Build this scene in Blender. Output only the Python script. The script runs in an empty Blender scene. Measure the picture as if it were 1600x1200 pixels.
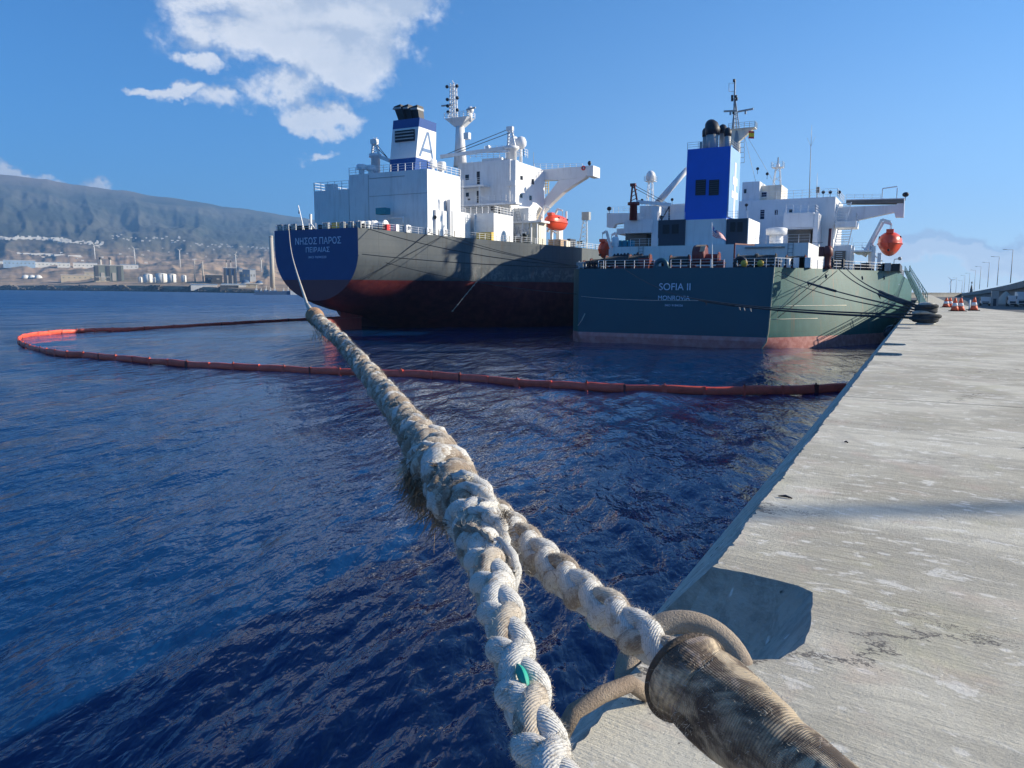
import bpy, math, random
import numpy as np
from mathutils import Vector, Matrix
random.seed(7); np.random.seed(7)
S = bpy.context.scene; COL = S.collection
R = math.radians

# ------------------------------------------------------------------ camera
F = 1200.0; YAW = R(28.0); PIT = math.atan((600-453)/F); ROLL = R(0.28); CZ = 7.5
def vec(px, py):
    x = (px-800)/F; y = -(py-600)/F
    c, s = math.cos(ROLL), math.sin(ROLL); x, y = c*x-s*y, s*x+c*y
    c, s = math.cos(PIT), math.sin(PIT); fw = c+s*y; up = -s+c*y
    cy, sy = math.cos(YAW), math.sin(YAW)
    return Vector((x*cy-fw*sy, x*sy+fw*cy, up))
CAM = Vector((0, 0, CZ))
def at(px, py, Y): v = vec(px, py); return CAM+v*(Y/v.y)
def atZ(px, py, z): v = vec(px, py); return CAM+v*((z-CZ)/v.z)
def atX(px, py, X): v = vec(px, py); return CAM+v*(X/v.x)
def dep(px, py, d): return CAM+vec(px, py)*d
cam = bpy.data.cameras.new('camera'); co = bpy.data.objects.new('camera', cam); COL.objects.link(co)
cam.sensor_width = 36; cam.lens = 27; cam.clip_start = 0.05; cam.clip_end = 60000
fwd = vec(800, 600).normalized(); rgt = (vec(900, 600)-vec(800, 600)).normalized(); upv = rgt.cross(fwd)
co.matrix_world = Matrix(((rgt.x, upv.x, -fwd.x, 0), (rgt.y, upv.y, -fwd.y, 0), (rgt.z, upv.z, -fwd.z, CZ), (0, 0, 0, 1)))
S.camera = co

# ------------------------------------------------------------------ light
SUN_AZ = R(33); SUN_EL = R(22.5)          # azimuth from +X towards +Y
sunv = Vector((math.cos(SUN_AZ)*math.cos(SUN_EL), math.sin(SUN_AZ)*math.cos(SUN_EL), math.sin(SUN_EL)))
sl = bpy.data.lights.new('sun', 'SUN'); sl.energy = 5.0; sl.angle = R(0.53); sl.color = (1, 0.89, 0.70)
so = bpy.data.objects.new('sun', sl); COL.objects.link(so); so.rotation_euler = (-sunv).to_track_quat('-Z', 'Y').to_euler()
S.view_settings.view_transform = 'Standard'; S.view_settings.look = 'None'; S.view_settings.gamma = 1
S.view_settings.use_curve_mapping = False; S.view_settings.exposure = 1.1
S.cycles.max_bounces = 6; S.cycles.volume_bounces = 0; S.cycles.transparent_max_bounces = 6

class NT:
    def __init__(s, t): s.t = t; s.n = t.nodes; s.n.clear()
    def new(s, ty, **k):
        n = s.n.new(ty)
        for a, b in k.items(): setattr(n, a, b)
        return n
    def put(s, sock, v):
        if hasattr(v, 'is_linked'): s.t.links.new(v, sock)
        else: sock.default_value = v
    def m(s, op, a, b=0.0, c=0.0, clamp=False):
        n = s.new('ShaderNodeMath', operation=op, use_clamp=clamp)
        for i, v in enumerate((a, b, c)): s.put(n.inputs[i], v)
        return n.outputs[0]
    def v(s, op, a, b=(0, 0, 0), scale=None):
        n = s.new('ShaderNodeVectorMath', operation=op); s.put(n.inputs[0], a); s.put(n.inputs[1], b)
        if scale is not None: s.put(n.inputs['Scale'], scale)
        return n.outputs['Value'] if op in ('DOT_PRODUCT', 'LENGTH') else n.outputs[0]
    def noise(s, vec_, scale, detail=4, rough=.55, dist=0, stretch=None):
        if stretch:
            vec_ = s.v('MULTIPLY', vec_, stretch)
        n = s.new('ShaderNodeTexNoise'); s.put(n.inputs['Vector'], vec_); s.put(n.inputs['Scale'], scale)
        s.put(n.inputs['Detail'], detail); s.put(n.inputs['Roughness'], rough); s.put(n.inputs['Distortion'], dist)
        return n.outputs['Fac']
    def ramp(s, f, a, b, lo=0.0, hi=1.0, smooth=True):
        n = s.new('ShaderNodeMapRange', interpolation_type='SMOOTHSTEP' if smooth else 'LINEAR')
        for k, v in (('Value', f), ('From Min', a), ('From Max', b), ('To Min', lo), ('To Max', hi)): s.put(n.inputs[k], v)
        return n.outputs[0]
    def mix(s, f, a, b):
        n = s.new('ShaderNodeMix', data_type='RGBA'); s.put(n.inputs[0], f)
        s.put(n.inputs[6], a if hasattr(a, 'is_linked') or len(a) == 4 else (*a, 1))
        s.put(n.inputs[7], b if hasattr(b, 'is_linked') or len(b) == 4 else (*b, 1))
        return n.outputs[2]
    def sep(s, v):
        n = s.new('ShaderNodeSeparateXYZ'); s.put(n.inputs[0], v); return n.outputs
    def comb(s, x, y, z):
        n = s.new('ShaderNodeCombineXYZ')
        for i, v in enumerate((x, y, z)): s.put(n.inputs[i], v)
        return n.outputs[0]

# world: physical sky with cumulus clouds laid out by compass direction and height
W = bpy.data.worlds.new('World'); S.world = W; W.use_nodes = True
t = NT(W.node_tree)
sky = t.new('ShaderNodeTexSky', sky_type='NISHITA', sun_disc=False)
sky.sun_elevation = SUN_EL; sky.sun_rotation = math.atan2(sunv.x, sunv.y)
sky.air_density = 1.0; sky.dust_density = 0.15; sky.ozone_density = 5.0; sky.altitude = 20
d = t.new('ShaderNodeTexCoord').outputs['Generated']
xs = t.sep(d)
az = t.m('ARCTAN2', xs[0], xs[1]); el = t.m('ARCSINE', xs[2])
def azel(px, py):
    v = vec(px, py).normalized(); return math.atan2(v.x, v.y), math.asin(v.z)
blobs = [  # pixel centre, half sizes, weight
    (300, -25, 190, 55, 1.1), (450, 10, 190, 80, 1.45), (580, 25, 95, 80, 1.35), (440, 70, 135, 62, 1.35), (535, 100, 95, 62, 1.25),
    (430, 145, 85, 36, 1.15), (515, 185, 66, 26, 1.15), (335, 170, 62, 26, 1.1), (275, 150, 42, 18, .95), (235, 140, 38, 12, .85),
    (318, 110, 38, 18, .9), (505, 240, 26, 10, .62), (122, 279, 36, 20, 1.3), (95, 290, 50, 14, 1.0), (0, 272, 40, 18, .9),
    (1525, 382, 120, 19, 1.7), (1470, 396, 100, 16, 1.5), (1640, 382, 120, 26, 1.7), (1580, 402, 130, 15, 1.3),
    (560, -90, 260, 90, .8), (120, -120, 200, 70, .5)]
def density(dx, dy):
    w1 = t.noise(d, 11.0, 5, .62); w2 = t.noise(t.v('ADD', d, (3.1, 1.7, 5.2)), 11.0, 5, .62)
    A = t.m('ADD', az, t.m('ADD', t.m('MULTIPLY', t.m('SUBTRACT', w1, .5), .16), dx)); B = t.m('ADD', el, t.m('ADD', t.m('MULTIPLY', t.m('SUBTRACT', w2, .5), .11), dy))
    acc = None
    for (px, py, hw, hh, w) in blobs:
        a0, e0 = azel(px, py); a1, _ = azel(px+hw, py); _, e1 = azel(px, py-hh)
        sx = max(abs(a1-a0), 1e-3); sy = max(abs(e1-e0), 1e-3)
        u = t.m('MULTIPLY', t.m('SUBTRACT', A, a0), 1/sx); v_ = t.m('MULTIPLY', t.m('SUBTRACT', B, e0), 1/sy)
        q = t.m('ADD', t.m('MULTIPLY', u, u), t.m('MULTIPLY', v_, v_))
        g = t.m('MULTIPLY', t.m('POWER', 2.718, t.m('MULTIPLY', q, -0.9)), w)
        acc = g if acc is None else t.m('MAXIMUM', t.m('MULTIPLY', acc, 1.0), t.m('ADD', g, t.m('MULTIPLY', acc, .18)))
    off = t.comb(dx, dx, dy)
    dd = t.v('ADD', d, off)
    n = t.noise(dd, 10.0, 10, .62, .15, stretch=(1, 1, 1.5))
    near = t.ramp(acc, .02, .55)
    return t.m('ADD', acc, t.m('MULTIPLY', t.m('MULTIPLY', t.m('SUBTRACT', n, .5), 2.3), near)), n
dn, n1 = density(0.0, 0.0); dn2, _ = density(-0.010, -0.016)
mask = t.ramp(dn, .36, .98)
lit = t.ramp(t.m('SUBTRACT', dn, dn2), -.30, .34)
thick = t.ramp(dn, .6, 1.5)
cc = t.mix(lit, (.52, .57, .66), (1.0, .985, .96))
cc = t.mix(t.m('MULTIPLY', thick, .45), cc, (.56, .60, .66))
cs = t.v('MULTIPLY', cc, (1, 1, 1)); cs = t.v('SCALE', cs, scale=7.4)
skc = t.v('MULTIPLY', sky.outputs[0], (.21, .69, 1.03))
# bright haze low over the sea on the sunward side
sd = t.v('DOT_PRODUCT', d, (math.cos(SUN_AZ+.25), math.sin(SUN_AZ+.25), 0))
lowh = t.m('MULTIPLY', t.m('POWER', 2.718, t.m('MULTIPLY', t.m('MAXIMUM', el, 0), -9.0)), t.ramp(sd, .05, .80, .06, .95))
skc = t.mix(lowh, skc, (7.8, 8.2, 8.2))
fin = t.mix(t.m('MULTIPLY', mask, .93), skc, cs)
bg = t.new('ShaderNodeBackground'); t.put(bg.inputs[0], fin); bg.inputs[1].default_value = 0.075
wo = t.new('ShaderNodeOutputWorld'); W.node_tree.links.new(bg.outputs[0], wo.inputs[0])

# ------------------------------------------------------------------ materials
def mat(name, col, rough=.6, var=.12, vs=.6, dirt=None, dirt_amt=0, streak=False, bump=0, bs=20, metal=0, spec=.5, coat=0, bands=None, gcoord=True, fn=None):
    m = bpy.data.materials.new(name); m.use_nodes = True; t = NT(m.node_tree)
    p = t.new('ShaderNodeBsdfPrincipled'); o = t.new('ShaderNodeOutputMaterial'); t.t.links.new(p.outputs[0], o.inputs[0])
    P = t.new('ShaderNodeNewGeometry').outputs['Position'] if gcoord else t.new('ShaderNodeTexCoord').outputs['Object']
    c = (*col, 1)
    if bands:
        z = t.sep(P)[2]
        for (z0, c2) in bands:   # paint below z0
            c = t.mix(t.ramp(z, z0-.03, z0+.03), c2, c)
    if var:
        n = t.noise(P, vs, 5, .6)
        f = t.ramp(n, .3, .7, 1-var, 1+var, False)
        if not hasattr(c, 'is_linked'):
            rgb = t.new('ShaderNodeRGB'); rgb.outputs[0].default_value = c; c = rgb.outputs[0]
        c = t.v('SCALE', c, scale=f)
    if dirt:
        st = (1.4, 1.4, .12) if streak else (1, 1, 1)
        n = t.noise(P, 1.1, 7, .68, .2, stretch=st)
        n2 = t.noise(P, .17, 3, .5)
        n = t.m('ADD', t.m('MULTIPLY', n, .8), t.m('MULTIPLY', n2, .3))
        c = t.mix(t.m('MULTIPLY', t.ramp(n, .53, .72), dirt_amt), c, dirt)
    if fn: c = fn(t, P, c)
    t.put(p.inputs['Base Color'], c); p.inputs['Roughness'].default_value = rough; p.inputs['Metallic'].default_value = metal
    p.inputs['Specular IOR Level'].default_value = spec; p.inputs['Coat Weight'].default_value = coat
    if bump:
        b = t.new('ShaderNodeBump'); b.inputs['Strength'].default_value = bump; b.inputs['Distance'].default_value = .02
        t.put(b.inputs['Height'], t.noise(P, bs, 5, .6)); t.t.links.new(b.outputs[0], p.inputs['Normal'])
    return m
RUST = (.16, .075, .035)
M = {}
M['white'] = mat('ship_white_paint', (.74, .75, .76), .45, .05, .4, RUST, .16, True)
M['cream'] = mat('cream_paint', (.70, .66, .55), .5, .08, .6, RUST, .25, True)
M['grey_paint'] = mat('grey_equipment_paint', (.33, .35, .36), .5, .1, .8, RUST, .3, True)
M['dark_grey'] = mat('dark_slate_paint', (.030, .040, .065), .5, .1, .7)
M['black'] = mat('black_paint', (.006, .008, .016), .55, .2, 2)
M['glass'] = mat('window_glass', (.015, .02, .03), .08, 0)
M['royal'] = mat('royal_blue_paint', (.0005, .105, .60), .4, .06, .5)
M['maroon'] = mat('oxide_red_paint', (.13, .018, .02), .5, .15, 1, RUST, .3, True)
M['orange'] = mat('lifeboat_orange', (.75, .075, .025), .35, .06, 1.2, (.45, .06, .03), .4, True)
M['yellow'] = mat('yellow_paint', (.62, .42, .06), .5, .1, 1)
M['teal'] = mat('teal_tarpaulin', (.02, .2, .28), .7, .1, 2)
M['deck'] = mat('green_deck_paint', (.05, .09, .07), .7, .15, .5, RUST, .3)
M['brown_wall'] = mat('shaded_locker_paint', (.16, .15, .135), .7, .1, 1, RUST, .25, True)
M['rope_dark'] = mat('dark_mooring_rope', (.035, .040, .045), .9, .4, 6, bump=.6, bs=40)
M['rope_pale'] = mat('pale_mooring_rope', (.42, .40, .35), .9, .3, 5, bump=.6, bs=40)
M['lamp'] = mat('searchlight_glass', (.75, .72, .55), .2, 0)
M['blue_stripe'] = mat('sky_blue_letter_paint', (.45, .62, .85), .5, 0)
M['letterblue'] = mat('slate_blue_letter_paint', (.10, .19, .36), .5, 0)
M['text_white'] = mat('pale_name_paint', (.55, .66, .80), .5, .15, 3)
M['flag_red'] = mat('flag_red', (.55, .03, .04), .8, 0); M['flag_white'] = mat('flag_white', (.75, .75, .75), .8, 0); M['flag_blue'] = mat('flag_blue', (.02, .05, .25), .8, 0)
M['flag_yellow'] = mat('flag_yellow', (.8, .55, .03), .8, 0)
M['tan'] = mat('tan_canvas', (.42, .30, .20), .85, .2, 2)

# hull paints
def plates(t, P, c, k=.35, dz=2.3, dy=9.0):
    s = t.sep(P); wob = t.m('MULTIPLY', t.noise(P, .3, 2, .5), .06)
    fz = t.m('FRACT', t.m('ADD', t.m('DIVIDE', s[2], dz), wob)); fy = t.m('FRACT', t.m('ADD', t.m('DIVIDE', s[1], dy), wob))
    ln = t.m('MAXIMUM', t.ramp(t.m('ABSOLUTE', t.m('SUBTRACT', fz, .5)), .485, .498), t.ramp(t.m('ABSOLUTE', t.m('SUBTRACT', fy, .5)), .494, .499))
    blk = t.new('ShaderNodeTexWhiteNoise', noise_dimensions='2D'); t.put(blk.inputs['Vector'], t.comb(t.m('FLOOR', t.m('ADD', t.m('DIVIDE', s[2], dz), .5)), t.m('FLOOR', t.m('ADD', t.m('DIVIDE', s[1], dy), .5)), 0))
    c = t.v('SCALE', c, scale=t.m('ADD', .93, t.m('MULTIPLY', blk.outputs['Value'], .14)))
    return t.mix(t.m('MULTIPLY', ln, k), c, (.02, .025, .025))
def sofia_fn(t, P, c):
    s = t.sep(P)
    n = t.noise(P, .55, 8, .65, .3, stretch=(1, 1, .45))
    c = t.mix(t.ramp(n, .42, .72, 0, .7), c, (.040, .134, .128))
    sc = t.noise(P, 2.2, 6, .7, 0, stretch=(.25, .25, 2.2))
    c = t.mix(t.ramp(sc, .66, .74, 0, .6), c, (.05, .09, .075))
    st = t.noise(P, 1.6, 5, .6, 0, stretch=(1, 1, .05))
    c = t.mix(t.m('MULTIPLY', t.ramp(st, .56, .66), .5), c, (.085, .095, .075))
    rs_ = t.noise(P, 1.1, 5, .62, 0, stretch=(1, 1, .07)); c = t.mix(t.m('MULTIPLY', t.ramp(rs_, .60, .70), .55), c, (.16, .085, .045))
    c = plates(t, P, c, .45)
    # boot topping
    rn = t.noise(P, 1.3, 6, .65)
    red = t.mix(t.ramp(rn, .35, .7), (.36, .13, .12), (.52, .26, .24))
    c = t.mix(t.ramp(s[2], 1.50, 1.56), red, c)
    c = t.mix(t.ramp(s[2], 1.50, 1.53), c, c)
    return c
M['sofia_hull'] = mat('weathered_green_hull', (.018, .094, .090), .5, .06, .3, spec=.3, fn=sofia_fn)
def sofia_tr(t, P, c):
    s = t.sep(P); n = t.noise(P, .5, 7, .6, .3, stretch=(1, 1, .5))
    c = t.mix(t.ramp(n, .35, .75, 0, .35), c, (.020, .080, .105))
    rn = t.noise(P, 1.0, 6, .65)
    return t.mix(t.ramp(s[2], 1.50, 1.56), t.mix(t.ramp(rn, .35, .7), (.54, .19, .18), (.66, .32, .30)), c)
M['sofia_transom'] = mat('shade_tinted_green_transom', (.010, .072, .105), .42, .05, .3, fn=sofia_tr)  # green hull paint with the blue of its shade put into the colour
def nisos_fn(t, P, c):
    s = t.sep(P)
    n = t.noise(P, .35, 7, .62, .4, stretch=(1, 1, .6))
    c = t.mix(t.ramp(n, .4, .72, 0, .5), c, (.135, .148, .150))
    # scuffed, salt-stained belt above the boot topping forward of the quarter
    belt = t.m('MULTIPLY', t.m('MULTIPLY', t.ramp(s[2], 9.0, 9.8), t.ramp(t.m('ADD', s[2], t.m('MULTIPLY', t.noise(P, .12, 3, .6), 5)), 15.2, 12.6)), t.ramp(s[1], 119, 130, .15, 1))
    n2 = t.noise(P, 1.1, 7, .7, .2, stretch=(1, 1, .8))
    c = t.mix(t.m('MULTIPLY', t.m('MULTIPLY', belt, t.ramp(n2, .46, .60)), .7), c, (.26, .27, .265))
    n3 = t.noise(P, 1.0, 7, .7, .2, stretch=(1, 1, .25))
    c = t.mix(t.m('MULTIPLY', belt, t.ramp(n3, .58, .68, 0, .55)), c, (.20, .085, .06))
    st = t.noise(P, 1.5, 5, .6, 0, stretch=(1, 1, .045))
    c = t.mix(t.m('MULTIPLY', t.ramp(st, .55, .66), .45), c, (.07, .065, .06))
    rs_ = t.noise(P, .9, 5, .62, 0, stretch=(1, 1, .06)); c = t.mix(t.m('MULTIPLY', t.ramp(rs_, .61, .72), .5), c, (.17, .09, .05))
    c = plates(t, P, c, .5)
    rn = t.noise(P, .6, 6, .65)
    red = t.mix(t.ramp(rn, .35, .7), (.115, .020, .026), (.19, .042, .042))
    return t.mix(t.ramp(s[2], 9.05, 9.12), red, c)
M['nisos_hull'] = mat('weathered_grey_hull', (.090, .108, .122), .5, .05, .25, spec=.3, fn=nisos_fn)
def nisos_tr(t, P, c):
    s = t.sep(P); n = t.noise(P, .6, 6, .6)
    c = t.mix(t.ramp(n, .35, .75, 0, .3), c, (.012, .07, .20))
    return t.mix(t.ramp(s[2], 9.05, 9.12), (.12, .03, .045), c)
M['nisos_transom'] = mat('navy_blue_transom', (.006, .050, .18), .42, .05, .3, fn=nisos_tr)

# ------------------------------------------------------------------ mesh helpers
class MB:
    def __init__(s): s.v = []; s.f = []; s.mi = []; s.sm = []
    def add(s, vs, fs, mi=0, smooth=False):
        b = len(s.v); s.v += [tuple(p) for p in vs]; s.f += [tuple(i+b for i in f) for f in fs]
        s.mi += [mi]*len(fs); s.sm += [smooth]*len(fs); return s
    def box(s, x0, x1, y0, y1, z0, z1, mi=0):
        x0, x1 = sorted((x0, x1)); y0, y1 = sorted((y0, y1)); z0, z1 = sorted((z0, z1))
        return s.add([(x0, y0, z0), (x1, y0, z0), (x1, y1, z0), (x0, y1, z0), (x0, y0, z1), (x1, y0, z1), (x1, y1, z1), (x0, y1, z1)],
                     [(0, 3, 2, 1), (4, 5, 6, 7), (0, 1, 5, 4), (1, 2, 6, 5), (2, 3, 7, 6), (3, 0, 4, 7)], mi)
    def hexa(s, b, t_, mi=0):  # two quads, bottom ccw and top ccw
        return s.add(list(b)+list(t_), [(0, 3, 2, 1), (4, 5, 6, 7), (0, 1, 5, 4), (1, 2, 6, 5), (2, 3, 7, 6), (3, 0, 4, 7)], mi)
    def tube(s, path, r, n=6, mi=0, caps=True, smooth=True):
        P = [Vector(p) for p in path]; k = len(P)
        rs = r if isinstance(r, (list, tuple)) else [r]*k
        T = [(P[min(i+1, k-1)]-P[max(i-1, 0)]).normalized() for i in range(k)]
        a = Vector((0, 0, 1)) if abs(T[0].z) < .9 else Vector((1, 0, 0))
        u = T[0].cross(a).normalized(); vs = []
        for i in range(k):
            u = (u-T[i]*u.dot(T[i])).normalized(); w = T[i].cross(u)
            for j in range(n):
                an = 2*math.pi*j/n; vs.append(P[i]+(u*math.cos(an)+w*math.sin(an))*rs[i])
        fs = [(i*n+j, i*n+(j+1) % n, (i+1)*n+(j+1) % n, (i+1)*n+j) for i in range(k-1) for j in range(n)]
        if caps: fs += [tuple(range(n-1, -1, -1)), tuple(range((k-1)*n, k*n))]
        return s.add(vs, fs, mi, smooth)
    def bar(s, p, q, w, h=None, mi=0):
        p = Vector(p); q = Vector(q); h = h or w; T = (q-p).normalized()
        a = Vector((0, 0, 1)) if abs(T.z) < .95 else Vector((1, 0, 0))
        u = T.cross(a).normalized()*w/2; v = u.normalized().cross(T)*h/2
        return s.add([p-u-v, p+u-v, p+u+v, p-u+v, q-u-v, q+u-v, q+u+v, q-u+v],
                     [(0, 1, 2, 3), (7, 6, 5, 4), (0, 4, 5, 1), (1, 5, 6, 2), (2, 6, 7, 3), (3, 7, 4, 0)], mi)
    def lathe(s, prof, o, n=12, mi=0, axis='z'):
        vs = []; o = Vector(o)
        for (r, z) in prof:
            for j in range(n):
                a = 2*math.pi*j/n; c, e = r*math.cos(a), r*math.sin(a)
                vs.append(o+Vector({'z': (c, e, z), 'x': (z, c, e), 'y': (e, z, c)}[axis]))
        k = len(prof)
        fs = [(i*n+j, i*n+(j+1) % n, (i+1)*n+(j+1) % n, (i+1)*n+j) for i in range(k-1) for j in range(n)]
        fs += [tuple(range(n-1, -1, -1)), tuple(range((k-1)*n, k*n))]
        return s.add(vs, fs, mi, True)
    def sphere(s, c, r, n=10, sc=(1, 1, 1), mi=0):
        prof = [(max(r*math.sin(math.pi*i/n), 1e-3*r), -r*math.cos(math.pi*i/n)) for i in range(n+1)]
        vs = []
        for (q, z) in prof:
            for j in range(n+2):
                a = 2*math.pi*j/(n+2); vs.append((c[0]+q*math.cos(a)*sc[0], c[1]+q*math.sin(a)*sc[1], c[2]+z*sc[2]))
        m_ = n+2
        fs = [(i*m_+j, i*m_+(j+1) % m_, (i+1)*m_+(j+1) % m_, (i+1)*m_+j) for i in range(n) for j in range(m_)]
        return s.add(vs, fs, mi, True)
    def torus(s, c, R1, r, axis=(0, 0, 1), n=20, m_=8, mi=0):
        ax = Vector(axis).normalized(); a = Vector((0, 0, 1)) if abs(ax.z) < .9 else Vector((1, 0, 0))
        u = ax.cross(a).normalized(); w = ax.cross(u); c = Vector(c); vs = []
        for i in range(n):
            an = 2*math.pi*i/n; dr = u*math.cos(an)+w*math.sin(an)
            for j in range(m_):
                b = 2*math.pi*j/m_; vs.append(c+dr*(R1+r*math.cos(b))+ax*r*math.sin(b))
        fs = [(i*m_+j, ((i+1) % n)*m_+j, ((i+1) % n)*m_+(j+1) % m_, i*m_+(j+1) % m_) for i in range(n) for j in range(m_)]
        return s.add(vs, fs, mi, True)
    def prism(s, poly, d0, d1, plane='xz', mi=0):   # poly in plane, extruded along the third axis
        def P(p, d_): return {'xz': (p[0], d_, p[1]), 'yz': (d_, p[0], p[1]), 'xy': (p[0], p[1], d_)}[plane]
        n = len(poly); vs = [P(p, d0) for p in poly]+[P(p, d1) for p in poly]
        return s.add(vs, [tuple(range(n)), tuple(range(2*n-1, n-1, -1))]+[(i, i+n, (i+1) % n+n, (i+1) % n) for i in range(n)], mi)
    def build(s, name, m, parent=None, local=False):
        me = bpy.data.meshes.new(name); off = Vector((0, 0, 0))
        if parent is not None and not local:
            p = parent
            while p is not None: off += p.location; p = p.parent
        me.from_pydata([(x-off.x, y-off.y, z-off.z) for x, y, z in s.v], [], s.f)
        for mm in (m if isinstance(m, (list, tuple)) else [m]): me.materials.append(M[mm] if isinstance(mm, str) else mm)
        me.polygons.foreach_set('material_index', s.mi); me.polygons.foreach_set('use_smooth', s.sm); me.update()
        o = bpy.data.objects.new(name, me); COL.objects.link(o)
        if parent is not None: o.parent = parent
        return o
def tag(o, label=None, cat=None, group=None, kind=None):
    for k, v in (('label', label), ('category', cat), ('group', group), ('kind', kind)):
        if v: o[k] = v
    return o
def thing(name, loc, label, cat, group=None, rz=0):
    o = bpy.data.objects.new(name, None); COL.objects.link(o); o.location = loc; o.rotation_euler = (0, 0, rz); o.empty_display_size = .3
    return tag(o, label, cat, group)
def copy_tree(o, parent=None):
    c = o.copy(); COL.objects.link(c)
    if parent is not None: c.parent = parent
    for ch in list(o.children): copy_tree(ch, c)
    return c
def np_mesh(name, V, Fq, m, parent=None, smooth=True, uv=None, kind=None):
    me = bpy.data.meshes.new(name); nv = len(V); nf = len(Fq); k = Fq.shape[1]
    me.vertices.add(nv); me.vertices.foreach_set('co', np.asarray(V, np.float32).ravel())
    me.loops.add(nf*k); me.loops.foreach_set('vertex_index', Fq.astype(np.int32).ravel())
    me.polygons.add(nf); me.polygons.foreach_set('loop_start', np.arange(0, nf*k, k, dtype=np.int32))
    me.polygons.foreach_set('use_smooth', np.full(nf, smooth))
    if uv is not None:
        l = me.uv_layers.new(name='UVMap'); l.data.foreach_set('uv', uv[Fq.ravel()].astype(np.float32).ravel())
    me.update(calc_edges=True); me.materials.append(M[m] if isinstance(m, str) else m)
    o = bpy.data.objects.new(name, me); COL.objects.link(o)
    if parent is not None: o.parent = parent
    if kind: o['kind'] = kind
    return o
def text(s, name, m, parent, p00, p10, p01, depth=.03, fit=True):
    """letters filling the parallelogram p00 (lower left) p10 (lower right) p01 (upper left)"""
    c = bpy.data.curves.new(name, 'FONT'); c.body = s; c.extrude = 0; c.size = 1; c.offset = .006
    o = bpy.data.objects.new('tmp', c); COL.objects.link(o); dg = bpy.context.evaluated_depsgraph_get()
    me = bpy.data.meshes.new_from_object(o.evaluated_get(dg)); bpy.data.objects.remove(o)
    n = len(me.vertices); a = np.zeros(n*3); me.vertices.foreach_get('co', a); a = a.reshape(-1, 3)
    mn, mx = a.min(0), a.max(0)
    p00, p10, p01 = Vector(p00), Vector(p10), Vector(p01); U = np.array(p10-p00); V_ = np.array(p01-p00)
    q = (a-mn)/np.maximum(mx-mn, 1e-6)
    off = Vector((0, 0, 0)); p = parent
    while p is not None: off += p.location; p = p.parent
    nrm = (p10-p00).cross(p01-p00).normalized()
    out = np.array(p00-off)+np.outer(q[:, 0], U)+np.outer(q[:, 1], V_)+np.array(nrm)*depth
    me.vertices.foreach_set('co', out.ravel()); me.materials.clear(); me.materials.append(M[m]); me.update()
    ob = bpy.data.objects.new(name, me); COL.objects.link(ob); ob.parent = parent
    return ob

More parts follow.
